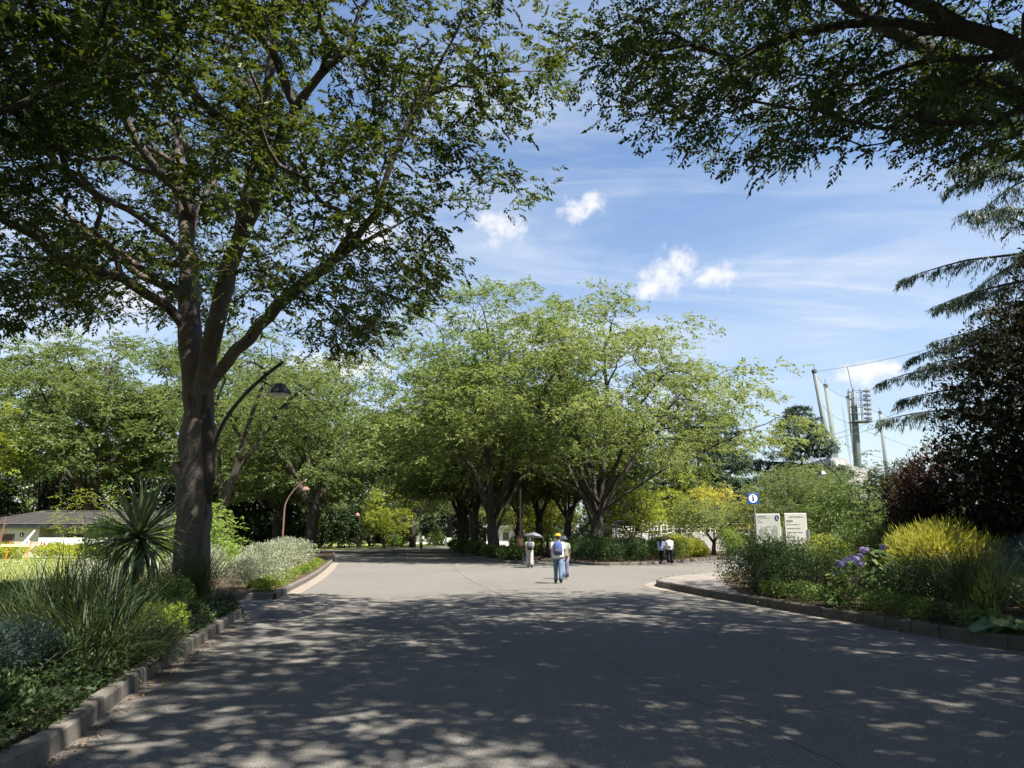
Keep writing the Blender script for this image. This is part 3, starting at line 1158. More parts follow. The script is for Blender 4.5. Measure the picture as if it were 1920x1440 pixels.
def vase(seed, H, Rr, fork, n_limb, lean=0.0, spread=0.62, top=0.8):
    """limbs of a vase-shaped zelkova, from a fork low on the trunk"""
    rr = random.Random(seed)
    trunk = [(0, 0, -0.1), (rr.uniform(-.05, .05), rr.uniform(-.05, .05), fork * 0.5), (lean * 0.3, 0, fork), (lean * 0.6 + rr.uniform(-.2, .2), rr.uniform(-.2, .2), fork * 1.5), (lean + rr.uniform(-.4, .4), rr.uniform(-.4, .4), H * 0.5), (lean + rr.uniform(-.6, .6), rr.uniform(-.6, .6), H * 0.8)]
    sp = [trunk]
    a0 = rr.uniform(0, 6.28)
    for i in range(n_limb):
        a = a0 + i * 2 * math.pi / n_limb * (1 + rr.uniform(-.12, .12))
        k = rr.uniform(0.75, 1.1)
        out = Rr * spread * k
        z0 = fork * rr.uniform(0.62, 1.25)
        hz = H * top * rr.uniform(0.55, 0.98)
        c, s = math.cos(a), math.sin(a)
        pts = []
        for f, g in ((0.04, 0.0), (0.13, 0.17), (0.30, 0.38), (0.52, 0.60), (0.76, 0.82), (1.0, 1.0)):
            wob = rr.uniform(-.15, .15) * f * 2
            pts.append((c * out * f - s * wob, s * out * f + c * wob, z0 + (hz - z0) * g))
        sp.append(pts)
    return sp


def pix(p):
    dep = p[1] * math.cos(PITCH) + (p[2] - EYE) * math.sin(PITCH)
    hgt = (p[2] - EYE) * math.cos(PITCH) - p[1] * math.sin(PITCH)
    if dep < 0.5:
        return 0.0, -9999.0
    return 960 + FPX * p[0] / dep, 720 - FPX * hgt / dep


def outside(p):
    u, v = pix(p)
    return v < -200 or u < -160 or u > 2080


# --- big zelkova on the left, limbs surveyed from the photograph
TB = np.array([-7.45, 16.6, KH - 0.03])


def loc(u, v, Y):
    return tuple(at(u, v, Y) - TB)


spines = [
    [(0, 0, -0.1), loc(357, 1090, 16.6), loc(361, 1000, 16.6), loc(367, 900, 16.6), loc(373, 800, 16.6), loc(380, 735, 16.6), loc(392, 665, 16.6), loc(408, 590, 16.5), loc(428, 500, 16.4), loc(452, 400, 16.2), loc(478, 300, 16.0), loc(498, 190, 15.8), loc(512, 80, 15.6), loc(520, -60, 15.4)],
    [loc(373, 800, 16.6), loc(358, 660, 16.9), loc(354, 560, 17.1), loc(352, 480, 17.2), loc(362, 405, 17.4), loc(398, 345, 17.8), loc(440, 260, 18.2), loc(470, 150, 18.6)],
    [loc(362, 405, 17.4), loc(345, 370, 17.0), loc(300, 325, 16.6), loc(262, 275, 16.2), loc(225, 190, 15.6), loc(180, 90, 15.0), loc(120, -40, 14.4)],
    [loc(352, 480, 17.2), loc(335, 310, 17.6), loc(330, 180, 18.2), loc(340, 20, 18.6)],
    [loc(380, 735, 16.6), loc(425, 680, 16.3), loc(485, 610, 15.9), loc(545, 553, 15.5), loc(600, 508, 15.2), loc(655, 465, 14.9), loc(705, 400, 14.6), loc(722, 340, 14.4), loc(755, 255, 14.2), loc(795, 180, 14.0), loc(840, 90, 13.8), loc(905, -30, 13.5)],
    [loc(600, 508, 15.2), loc(690, 450, 15.4), loc(760, 412, 15.8), loc(830, 378, 16.2), loc(900, 352, 16.6), loc(985, 330, 17.0)],
    [loc(408, 590, 16.5), loc(455, 555, 16.8), loc(515, 500, 17.2), loc(575, 440, 17.6), loc(625, 380, 18.0), loc(660, 310, 18.6), loc(720, 220, 19.2)],
    [loc(795, 180, 14.0), loc(850, 160, 13.8), loc(930, 165, 13.6)],
    [loc(428, 500, 16.4), loc(500, 330, 15.2), loc(556, 200, 14.4), loc(600, 140, 14.0), loc(680, 70, 13.6)],
    [loc(354, 560, 17.1), loc(270, 520, 18.2), loc(200, 470, 19.4), loc(120, 420, 20.5)],
    [loc(352, 480, 17.2), loc(280, 420, 15.2), loc(190, 370, 13.6), loc(90, 300, 12.2)],
]
profL = [(5.2, 2.5), (6.2, 6.8), (8.0, 8.6), (10.5, 9.9), (13, 9.4), (15.5, 7.6), (18, 4.0), (19.5, 1.2)]


def keepL(c):
    x, y, z = c + TB
    if math.hypot(c[0], c[1]) < 2.2 and z < 8.5:
        return False
    # crown cut back wherever its shadow would fall on the silver shrubs
    if x - 0.44 * z > -13.5 and y + 0.33 * z > 21.3 + 0.6 * math.sin(x * 2.1):
        return False
    # the lower right is open under the big limb
    u, v = pix((x, y, z))
    if v < -40:
        return x < 3.2
    return v < np.interp(u, [-100, 100, 340, 420, 560, 690, 790, 905, 935, 1000, 1075, 1090], [640, 600, 610, 650, 670, 660, 570, 500, 430, 380, 320, -40])


C, T = dome_tips(11, profL, 225, 19, 0.35, (1.12, 1.12, 0.34), noise=0.10, keep=keepL)
tree('zelkova_tree', 'tall forked zelkova with dark-scarred grey trunk in the left bed, beside the palm-like plant', 'tree', tuple(TB), 21, spines, C, T, 0.385, 'bark_zelkova', 'leaf_zelkova', 5, 12, 0.32, 0.120, 0.058, flute=0.035, flare=0.42, step=0.55, far=lambda p: outside(p + TB))
zl = [o for o in bpy.data.objects if o.get('category') == 'tree'][0]
MB().tube([loc(368, 915, 16.6), loc(352, 893, 16.55), loc(336, 882, 16.5), loc(326, 870, 16.45)], [0.30, 0.24, 0.17, 0.13], 12).build('branch_stub', 'bark_zelkova', zl, smooth=True)
MB().tube([loc(392, 945, 16.5), loc(392, 900, 16.45), loc(388, 800, 16.4), loc(384, 740, 16.4)], [0.05, 0.13, 0.15, 0.05], 10).build('bark_ridge', 'bark_dark', zl, smooth=True)

# --- big zelkova on the right, trunk outside the frame, crown over the road
RB = np.array([12.0, 8.6, 0.16])


def locr(u, v, Y):
    return tuple(at(u, v, Y) - RB)


spines = [
    [(0, 0, -0.1), (0, 0, 1.5), (-0.1, 0, 3.2), (-0.2, 0.1, 4.6), (-0.3, 0.2, 7), (-0.4, 0.2, 10), (-0.2, 0.3, 14), (0, 0.2, 18)],
    [(-0.1, 0, 3.4), (-1.6, 0.1, 5.2), tuple(np.array([8.3, 9.2, 7.0]) - RB), locr(1920, 105, 9.4), locr(1800, 55, 9.5), locr(1690, -10, 9.6), (-8.4, 1.0, 11.2), (-10.2, 1.0, 12.2)],
    [locr(1800, 55, 9.5), locr(1640, 42, 10.2), locr(1500, 60, 10.8), locr(1380, 110, 11.4), locr(1300, 150, 11.8)],
    [locr(1920, 105, 9.4), locr(1760, 110, 10.6), locr(1600, 160, 11.6), locr(1480, 230, 12.4)],
    [(-0.2, 0.1, 4.4), (-1.8, 1.6, 7), (-3.8, 3.4, 10.5), (-6, 5, 14)],
    [(-0.2, 0.1, 4.8), (0.6, 3, 7), (1.0, 5.5, 9), (1.0, 8, 11)],
    [(-0.2, 0.1, 4.6), (2.8, 0.6, 7.5), (6, 1, 10), (9, 1, 12)],
    [(-0.2, 0.1, 4.6), (0.5, -2.5, 7.5), (0.2, -5.5, 10), (0, -8.5, 12)],
    [(-0.2, 0.1, 5.0), (-2.5, -2.2, 8), (-5.0, -4.2, 11), (-7.5, -5.5, 13.5)],
]
profR = [(6.6, 5.0), (8.0, 8.4), (10, 10.2), (12.5, 11.6), (15, 10.8), (17.5, 7.5), (19.8, 2.5)]


def keepR(c):
    x, y, z = c + RB
    # gaps that let the sun reach the golden shrub and the bushes behind it
    sx_, sy_ = x - 0.443 * (z - 1.5), y + 0.333 * (z - 1.5)
    if (sx_ - 9.6) ** 2 / 2.4 + (sy_ - 16.5) ** 2 / 1.8 < 1 or (sx_ - 10.8) ** 2 / 5.0 + (sy_ - 22.0) ** 2 / 4.0 < 1:
        return False
    if y < 0.6:
        return z > 6.0
    dep = y * math.cos(PITCH) + (z - EYE) * math.sin(PITCH)
    hgt = (z - EYE) * math.cos(PITCH) - y * math.sin(PITCH)
    u, v = 960 + FPX * x / dep, 720 - FPX * hgt / dep
    if v < -30 or u > 2000:
        return True
    # lower edge of the canopy as it hangs in the photograph
    lim = np.interp(u, [1060, 1110, 1200, 1320, 1350, 1480, 1600, 1700, 1800, 1920, 2000], [0, 120, 165, 285, 330, 300, 245, 215, 300, 350, 420])
    return v < lim


C, T = dome_tips(31, profR, 262, 17, 0.30, (1.05, 1.05, 0.30), noise=0.08, keep=keepR)
rz_ = np.random.default_rng(77)
extra = []
for i in range(60):            # hanging sprays on the road side
    u = rz_.uniform(1120, 1930)
    lim = np.interp(u, [1060, 1110, 1200, 1320, 1350, 1480, 1600, 1700, 1800, 1920, 2000], [0, 120, 165, 285, 330, 300, 245, 215, 300, 350, 420])
    v = rz_.uniform(0.35, 0.98) * lim
    extra.append(at(u, v, rz_.uniform(9.5, 13.0)) - RB)
extra = np.array(extra)
C = np.concatenate([C, extra])
T = np.concatenate([T, np.repeat(extra, 7, 0) + rz_.normal(0, 0.34, (len(extra) * 7, 3)) * np.array([1, 1, 0.5])])
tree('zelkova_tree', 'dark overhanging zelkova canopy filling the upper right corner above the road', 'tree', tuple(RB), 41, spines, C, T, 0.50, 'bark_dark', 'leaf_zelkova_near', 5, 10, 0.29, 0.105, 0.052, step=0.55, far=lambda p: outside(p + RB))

# --- nearer zelkova on the left, trunk outside the frame
LB = np.array([-12.0, 8.0, 0.14])


def keepN(c):
    x, y, z = c + LB
    if y < 1.0:
        return True
    dep = y * math.cos(PITCH) + (z - EYE) * math.sin(PITCH)
    hgt = (z - EYE) * math.cos(PITCH) - y * math.sin(PITCH)
    u, v = 960 + FPX * x / dep, 720 - FPX * hgt / dep
    if v < -30 or u < -60:
        return True
    return v < np.interp(u, [-60, 60, 130, 160, 260, 420, 620, 760], [640, 590, 470, 300, 170, 90, 40, -30])


spines = [[(0, 0, -0.1), (0, 0, 2), (0.1, 0, 4), (0.2, 0.1, 7), (0.2, 0, 11)],
          [(0.1, 0, 3.6), (1.6, 0.8, 5.6), (3.4, 1.4, 7.2), (5.2, 1.8, 8.4), (7.2, 2.4, 9.2)],
          [(0.1, 0, 3.8), (1.0, 2.2, 5.2), (2.2, 4.2, 6.2), (2.8, 5.8, 6.6)],
          [(0.1, 0, 4.0), (-2, 1, 7), (-4, 2, 9.5)], [(0.1, 0, 4.0), (0, -2.5, 7), (0.5, -5, 9.5)], [(0.1, 0, 4.2), (2.4, -1.6, 8), (4.6, -2.5, 10.5)]]
C, T = dome_tips(51, [(4.2, 3.0), (6, 6.2), (8.5, 7.6), (11, 6.8), (13.5, 3.5), (14.6, 1)], 100, 13, 0.35, (1.0, 1.0, 0.36), keep=keepN)
tree('zelkova_tree', 'dark large-leaved branches hanging in the upper left corner, nearer than the forked tree', 'tree', tuple(LB), 61, spines, C, T, 0.36, 'bark_dark', 'leaf_zelkova_near', 5, 11, 0.40, 0.12, 0.055, far=lambda p: outside(p + LB))

# --- unseen tree added behind the camera to shade the near road
BB = np.array([8.9, -0.8, 0.16])
sp = vase(71, 18, 10.5, 4.5, 7)
C, T = dome_tips(71, [(8.0, 4), (10, 9.4), (12.5, 12.4), (15.5, 10.5), (18.5, 3)], 190, 13, 0.2, (1.3, 1.3, 0.4), keep=lambda c: outside(c + BB))
tree('zelkova_tree', 'unseen zelkova added behind the viewpoint to shade the near road', 'tree', tuple(BB), 72, sp, C, T, 0.42, 'bark_dark', 'leaf_zelkova_near', 4, 7, 0.5, 0.27, 0.14, cut=0.012)

# --- the sunlit zelkovas on the island
def hollow(Rr):
    """no foliage low inside the vase"""
    def f(c):
        r = math.hypot(c[0], c[1]) / Rr
        return c[2] > 5.0 + 4.5 * max(0.0, 0.75 - r)
    return f


sp = vase(81, 20.0, 10.5, 2.6, 9, lean=-0.5, spread=0.62)
C, T = dome_tips(81, [(4.6, 5.0), (6.5, 9.4), (9.5, 11.0), (13, 10.2), (16.5, 7.8), (19.0, 4.6), (21.0, 1.6)], 160, 18, 0.45, (1.75, 1.75, 0.38), noise=0.13, keep=hollow(10.5))
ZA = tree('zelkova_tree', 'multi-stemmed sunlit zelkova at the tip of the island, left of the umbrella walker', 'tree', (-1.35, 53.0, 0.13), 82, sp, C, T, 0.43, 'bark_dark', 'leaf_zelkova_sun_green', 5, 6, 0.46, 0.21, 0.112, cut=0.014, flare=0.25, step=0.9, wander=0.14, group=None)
sp = vase(91, 18.8, 11.5, 3.0, 10, lean=0.6, spread=0.66)
sp.append([(0.1, 0, 3.0), (1.6, -0.8, 4.2), (4.2, -1.8, 5.8), (7.2, -2.4, 7.2), (10.2, -2.6, 8.6), (13.4, -2.6, 9.8)])
sp.append([(0.1, 0, 3.0), (-1.4, -0.9, 4.6), (-3.8, -1.6, 5.8), (-6.0, -2.2, 6.6)])
C, T = dome_tips(91, [(4.4, 4.5), (6.2, 9.4), (9.0, 13.2), (12, 11.6), (15.0, 8.6), (17.6, 5.6), (19.6, 2.2)], 162, 18, 0.45, (1.75, 1.75, 0.36), noise=0.13, keep=hollow(11.5))
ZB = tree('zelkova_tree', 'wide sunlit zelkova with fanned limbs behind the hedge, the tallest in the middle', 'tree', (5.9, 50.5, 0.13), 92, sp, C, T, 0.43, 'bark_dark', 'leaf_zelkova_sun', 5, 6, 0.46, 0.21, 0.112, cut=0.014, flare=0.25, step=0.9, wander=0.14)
# generic zelkova for the avenue
sp = vase(101, 18.5, 9.5, 3.6, 7, spread=0.6)
C, T = dome_tips(101, [(5.2, 4.0), (7, 8.0), (9.5, 9.6), (12.5, 8.8), (15.5, 6.4), (18.6, 2.0)], 100, 16, 0.45, (1.7, 1.7, 0.42), noise=0.13, keep=hollow(9.5))
ZC = tree('zelkova_tree', 'dark-trunked avenue zelkova just behind the island tip', 'tree', (-3.4, 66.0, 0.13), 102, sp, C, T, 0.38, 'bark_dark', 'leaf_mid', 5, 6, 0.7, 0.29, 0.145, cut=0.022, flare=0.3, step=1.0, wander=0.15)
for (x, y, rz, s, lab) in [
        (-5.0, 77.0, 1.9, 1.0, 'avenue zelkova third in line along the island kerb'),
        (-6.4, 89.0, 3.6, 1.0, 'avenue zelkova fourth in line along the island kerb'),
        (2.6, 70.0, 2.6, 0.95, 'zelkova standing behind the umbrella walker in the shade'),
        (4.8, 62.0, 4.4, 0.80, 'slim grey-trunked tree left of the wide middle zelkova'),
        (0.9, 84.0, 5.3, 1.0, 'zelkova deep in the island between two trunks')]:
    copy_tree(ZC, (x, y, 0.13), rz, lab, scale=s)
sp = vase(111, 19.5, 9.8, 4.2, 7, lean=0.4, spread=0.6)
C, T = dome_tips(111, [(5.0, 4.2), (7, 8.4), (10, 10.0), (13.5, 9.4), (16.8, 6.6), (19.6, 2.4)], 120, 17, 0.42, (1.7, 1.7, 0.45), noise=0.13, keep=hollow(9.8))
ZD = tree('zelkova_tree', 'broad dark-green zelkova left of the avenue behind the brown street lamp', 'tree', (-18.8, 68.0, 0.1), 112, sp, C, T, 0.52, 'bark_dark', 'leaf_mid', 5, 6, 0.66, 0.28, 0.145, cut=0.02, flare=0.3, step=1.0, wander=0.15)
for (x, y, rz, s, lab) in [
        (-26.0, 80.0, 2.1, 0.85, 'thinner zelkova left of the broad dark-green one'),
        (-14.8, 108.0, 4.0, 0.88, 'pale green tree at the far bend of the avenue, past the cyclist'),
        (-11.0, 128.0, 0.8, 0.9, 'far avenue tree right of the cyclist'),
        (-46.0, 78.0, 1.0, 1.27, 'tall tree with V-forked trunk behind the toilet block'),
        (-60.0, 92.0, 5.0, 1.36, 'tall tree at the left edge behind the toilet block'),
        (-36.0, 84.0, 3.0, 1.26, 'tall tree between the toilet block and the forked zelkova'),
        (-30.5, 98.0, 5.6, 1.2, 'tall tree seen right of the forked zelkova trunk')]:
    copy_tree(ZD, (x, y, 0.05), rz, lab, scale=s)
# leaning tree right of the big trunk
sp = [[(0, 0, -0.1), (0.6, 0, 2.4), (1.4, 0, 5), (2.0, 0.1, 8), (2.8, 0.2, 11)], [(0.9, 0, 3.4), (0.2, 0.4, 6.5), (-0.8, 0.5, 9)], [(1.4, 0, 5), (3.2, 0.4, 8), (4.6, 0.5, 10)]]
C, T = dome_tips(121, [(6.5, 2.5), (8, 5.0), (10, 6), (12.5, 4.5), (14.5, 1.5)], 80, 6, 0.3, (1.2, 1.2, 0.4), centre=(2, 0))
tree('leaning_tree', 'slender leaning tree with pale pruned stub right of the big trunk', 'tree', (-17.8, 42.0, 0.1), 122, sp, C, T, 0.24, 'bark_dark', 'leaf_mid', 5, 7, 0.6, 0.2, 0.10, cut=0.014, axis=(2, 0))

# ------------------------------------------------------------------ round trees, conifers
def round_tree(name, label, base, seed, H, Rr, z0, leaf_m, n_clump, per, ns, nl, L, W, bark_m='bark_brown', r0=0.22, layered=0.3, clump=0.8, group=None, shell=0.4, cut=0.012, ls=0.4, squash=(1, 1), cat='tree'):
    rr = random.Random(seed)
    sp = [[(0, 0, -0.1), (rr.uniform(-.2, .2), rr.uniform(-.2, .2), z0 * 0.8), (rr.uniform(-.3, .3), rr.uniform(-.3, .3), H * 0.6), (0, 0, H * 0.85)]]
    for i in range(5):
        a = i * 1.256 + rr.uniform(-.4, .4)
        sp.append([(0, 0, z0 * 0.7), (math.cos(a) * Rr * .3 * squash[0], math.sin(a) * Rr * .3, z0 + (H - z0) * 0.25), (math.cos(a) * Rr * .65 * squash[0], math.sin(a) * Rr * .65, z0 + (H - z0) * 0.5)])
    prof = [(z0, Rr * 0.45), (z0 + (H - z0) * 0.22, Rr * 0.92), (z0 + (H - z0) * 0.45, Rr), (z0 + (H - z0) * 0.7, Rr * 0.82), (z0 + (H - z0) * 0.9, Rr * 0.45), (H, Rr * 0.12)]
    C, T = dome_tips(seed, prof, n_clump, per, shell, (clump, clump, clump * layered), squash=squash, noise=0.10)
    return tree(name, label, cat, base, seed + 1, sp, C, T, r0, bark_m, leaf_m, ns, nl, ls, L, W, cut=cut, step=0.8, group=group)


def cedar(name, label, base, seed, H, Rr, z0, leaf_m, tiers, per_tier, twig, L, W, r0=0.35, only=None, hang=0.55, sub=9, tuft=9, bark_m='bark_dark', tip_droop=0.22, shape=1.0, drape=0.0):
    """deodar: tiers of spreading branches with hanging sprays of needles"""
    rng = np.random.default_rng(seed)
    root = thing(name, label, 'conifer', base)
    wood = MB()
    wood.tube([(0, 0, -0.1), (0.05, 0, H * 0.4), (0, 0.05, H * 0.8), (0, 0, H)], [r0, r0 * 0.7, r0 * 0.3, 0.03], 10)
    Ps, Ds, Ns = [], [], []
    for ti in range(tiers):
        f = ti / (tiers - 1)
        z = z0 + (H - z0) * f ** 0.95
        for b in range(per_tier):
            a = rng.uniform(0, 2 * math.pi)
            if only is not None and not only(a, z):
                continue
            rl = Rr * (1 - f ** 1.15 * 0.93) ** shape * rng.uniform(0.72, 1.08)
            rise = rng.uniform(-0.02, 0.16) * rl
            c, s = math.cos(a), math.sin(a)
            pts = []
            for q in np.linspace(0, 1, 7):
                pts.append(np.array([c * rl * q, s * rl * q, z + rise * q * 1.4 - tip_droop * rl * q ** 2.2 + rng.normal(0, 0.02)]))
            wood.tube(pts, [max(0.012, 0.012 * rl * (1 - q) + 0.012) for q in np.linspace(0, 1, 7)], 4, caps=False)
            pts = np.array(pts)
            m = max(4, int(sub * rl))
            for q in np.concatenate([rng.uniform(0.18, 1.0, m), [0.97, 1.0, 1.0]]):
                i = min(5, int(q * 6))
                p = pts[i] + (pts[i + 1] - pts[i]) * (q * 6 - i)
                side = rng.choice([-1, 1])
                lt = twig * rng.uniform(0.5, 1.2) * (1.15 - 0.6 * q)
                d = np.array([c * 0.75 - s * side * rng.uniform(0.3, 1.0), s * 0.75 + c * side * rng.uniform(0.3, 1.0), rng.uniform(-0.15 - drape, 0.12 - drape * 0.2)])
                d /= np.linalg.norm(d)
                k = tuft
                tt = rng.uniform(0.05, 1, k)
                P = p + d * (lt * tt)[:, None]
                P[:, 2] -= 0.28 * lt * tt ** 2
                P = P + rng.normal(0, 0.04, P.shape)
                D = d * 0.5 + rng.normal(0, 0.33, P.shape) + np.array([0, 0, -hang])
                Ps.append(P)
                Ds.append(D)
                Ns.append(np.array([0, 0, 1.0]) + d * 0.4 + rng.normal(0, 0.5, P.shape))
    P, D, N = np.concatenate(Ps), np.concatenate(Ds), np.concatenate(Ns)
    V = leaf_mesh_arrays(P, D, N, L * rng.uniform(0.6, 1.3, len(P)), W * rng.uniform(0.7, 1.2, len(P)))
    wood.build('trunk', bark_m, root, smooth=True)
    leaf_obj('crown', V, leaf_m, root, rng)
    return root


def shrub_arrays(rng, rx, ry, h, n, L, W, lumps=9, upward=0.5, z_low=0.05, shell=0.22, droop=0.0, spiky=0.0, lr=(0.36, 0.52), zr=(0.38, 0.66), sp=0.62, zk=0.45):
    C = []
    for i in range(lumps):
        a = rng.uniform(0, 2 * math.pi)
        r = math.sqrt(rng.uniform(0, 1)) * sp
        C.append((math.cos(a) * r * rx, math.sin(a) * r * ry, h * rng.uniform(*zr) * (1.05 - zk * r), rng.uniform(*lr)))
    C = np.array(C)
    k = rng.integers(0, lumps, n)
    d = norm(rng.normal(0, 1, (n, 3)) + np.array([0, 0, 0.25]))
    rad = C[k, 3] * (1 - shell * rng.random(n) ** 1.5) * (1 + rng.normal(0, 0.06, n))
    sc = np.array([rx, ry, h * 0.78])
    P = C[k, :3] + d * rad[:, None] * sc
    P[:, 2] = np.where(P[:, 2] < z_low, z_low + rng.random(n) * 0.18 * h, P[:, 2])
    out = norm(d / sc * sc.mean())
    D = out * (0.75 + spiky) + rng.normal(0, 0.55 * (1 - 0.6 * min(spiky, 1)), (n, 3)) + np.array([0, 0, upward - droop])
    N = out * 0.6 + np.array([0, 0, 0.7]) + rng.normal(0, 0.4, (n, 3))
    V = leaf_mesh_arrays(P, D, N, L * rng.uniform(0.6, 1.3, n), W * rng.uniform(0.7, 1.2, n))
    return V, C


def shrub(name, label, base, dims, seed, n, L, W, mat, lumps=9, cat='shrub', group=None, stems=5, upward=0.5, stem_mat='bark_brown', shell=0.3, spiky=0.0, droop=0.0, rz=0.0):
    rng = np.random.default_rng(seed)
    rx, ry, h = dims
    root = thing(name, label, cat, tuple(base), rz, group)
    V, C = shrub_arrays(rng, rx, ry, h, n, L, W, lumps, upward, shell=shell, spiky=spiky, droop=droop)
    leaf_obj('foliage', V, mat, root, rng)
    w = MB()
    for i in range(min(stems, lumps)):
        c = C[i, :3]
        w.tube([(c[0] * 0.15, c[1] * 0.15, -0.05), (c[0] * 0.6, c[1] * 0.6, c[2] * 0.6), tuple(c)], [0.02 * h, 0.015 * h, 0.008 * h], 4)
    w.build('stems', stem_mat, root)
    return root


def blades(rng, n, r_base, length, width, lean=(0.15, 1.0), segs=5, curl=0.9, P0=(0, 0, 0)):
    """arching strap leaves in a tuft"""
    az = rng.uniform(0, 2 * math.pi, n)
    rb = r_base * np.sqrt(rng.random(n))
    ab = rng.uniform(0, 2 * math.pi, n)
    ln = length * rng.uniform(0.6, 1.15, n)
    le = rng.uniform(lean[0], lean[1], n)
    cu = curl * rng.uniform(0.4, 1.2, n)
    x0 = P0[0] + np.cos(ab) * rb
    y0 = P0[1] + np.sin(ab) * rb
    pos = np.stack([x0, y0, np.full(n, P0[2])], 1)
    V = np.empty((n, segs + 1, 2, 3))
    hx, hy = np.cos(az), np.sin(az)
    side = np.stack([-hy, hx, np.zeros(n)], 1)
    ang = le.copy()
    for s in range(segs + 1):
        f = s / segs
        w = width * (0.55 + 0.9 * f) * (1 - f) ** 0.6 if s < segs else 0.0008
        w = max(w, 0.0008)
        V[:, s, 0] = pos - side * w * 0.5
        V[:, s, 1] = pos + side * w * 0.5
        ang = le + cu * f ** 1.4
        st = ln / segs
        pos = pos + np.stack([hx * np.sin(ang) * st, hy * np.sin(ang) * st, np.cos(ang) * st], 1)
        pos[:, 2] = np.maximum(pos[:, 2], P0[2] - 0.16)
    base = np.arange(n)[:, None] * (segs + 1) * 2
    q = []
    for s in range(segs):
        o = base[:, 0] + s * 2
        q.append(np.stack([o, o + 1, o + 3, o + 2], 1))
    Q = np.stack(q, 1).reshape(-1, 4)
    rnd = np.repeat(rng.random(n), segs)
    return V.reshape(-1, 3), Q, rnd


def grass(name, label, base, seed, n, r, length, width, mat, lean=(0.1, 0.9), curl=0.9, group=None, dead=0.0, cat='grass plant'):
    rng = np.random.default_rng(seed)
    root = thing(name, label, cat, tuple(base), 0, group)
    V, Q, rnd = blades(rng, n, r, length, width, lean, 5, curl)
    link('leaf_tuft', mesh_np('leaf_tuft', V, Q, rnd=rnd), mat, root)
    if dead:
        V, Q, rnd = blades(rng, int(n * dead), r, length * 0.9, width * 0.8, (0.5, 1.3), 5, curl * 1.2)
        link('dry_tuft', mesh_np('dry_tuft', V, Q, rnd=rnd), 'leaf_blade_straw', root)
    return root


# right side tall dark trees
def keep_bronze(c):
    return True


def dense_tree(name, label, base, seed, rx, h, n, L, W, mat, lumps, r0):
    rng = np.random.default_rng(seed)
    root = thing(name, label, 'tree', base)
    V, C = shrub_arrays(rng, rx, rx, h, n, L, W, lumps, 0.25, shell=0.35, lr=(0.28, 0.40), zr=(0.08, 0.80), sp=0.74, zk=0.22)
    keep_ = (V[:, 0, 0] < -0.25 * rx) | (rng.random(len(V)) < 0.25)      # the far side carries coarser cover
    V2, _ = shrub_arrays(np.random.default_rng(seed), rx * 0.9, rx * 0.9, h * 0.93, n // 9, L * 2.6, W * 3.0, lumps, 0.25, shell=0.5, lr=(0.28, 0.40), zr=(0.08, 0.80), sp=0.74, zk=0.22)
    leaf_obj('crown', np.concatenate([V[keep_], V2]), mat, root, rng)
    w = MB()
    w.tube([(0, 0, -0.1), (0.1, 0, h * 0.3), (0, 0.1, h * 0.6), (0, 0, h * 0.85)], [r0, r0 * 0.8, r0 * 0.5, 0.03], 10)
    for c in C[:18]:
        z = max(0.4, c[2] * 0.55)
        w.tube([(0, 0, z), (c[0] * .6, c[1] * .6, (z + c[2]) / 2 + 0.1), tuple(c[:3])], [r0 * 0.3, r0 * 0.18, 0.015], 5)
    w.build('trunk', 'bark_dark', root, smooth=True)
    return root


dense_tree('evergreen_tree', 'dark bronze-green dense evergreen tree filling the right edge', (15.1, 17.8, 0.15), 131, 4.4, 10.2, 110000, 0.105, 0.064, 'leaf_bronze', 30, 0.25)
dense_tree('purple_maple', 'low dark purple-leaved maple left of the bronze evergreen', (13.4, 21.6, 0.15), 141, 2.5, 4.5, 34000, 0.10, 0.055, 'leaf_purple', 20, 0.13)
cedar('deodar_cedar', 'tall deodar cedar with drooping branches at the right edge', (23.4, 29.5, 0.0), 151, 21.0, 8.2, 2.5, 'leaf_cedar_light', 16, 6, 1.0, 0.24, 0.036, only=lambda a, z: math.cos(a) < 0.15 or z > 16, hang=0.95, sub=13, tuft=19, tip_droop=0.20, shape=0.62, drape=0.8)

CD = cedar('cedar', 'dark conical cedar left of the netting poles', (37.5, 92.0, 0), 161, 18.0, 8.0, 2.0, 'leaf_cedar', 20, 9, 1.5, 0.55, 0.11, hang=0.16, sub=3.2, tuft=13, tip_droop=0.05, shape=0.8)
for (x, y, s, rz, lab) in [
        (22.0, 84.0, 0.88, 1.0, 'dark blue-green cedar behind the white railing'),
        (29.0, 98.0, 1.0, 2.2, 'tall cedar whose flat branches show against the sky above the yellow maple'),
        (60.5, 135.0, 0.86, 3.1, 'far cedar seen between the netting poles'),
        (16.0, 96.0, 0.75, 4.4, 'cedar in the dark behind the wide middle zelkova'),
        (-20.8, 122.0, 0.36, 0.4, 'small dark conifer beside the far bend of the road')]:
    copy_tree(CD, (x, y, 0), rz, lab, scale=s)

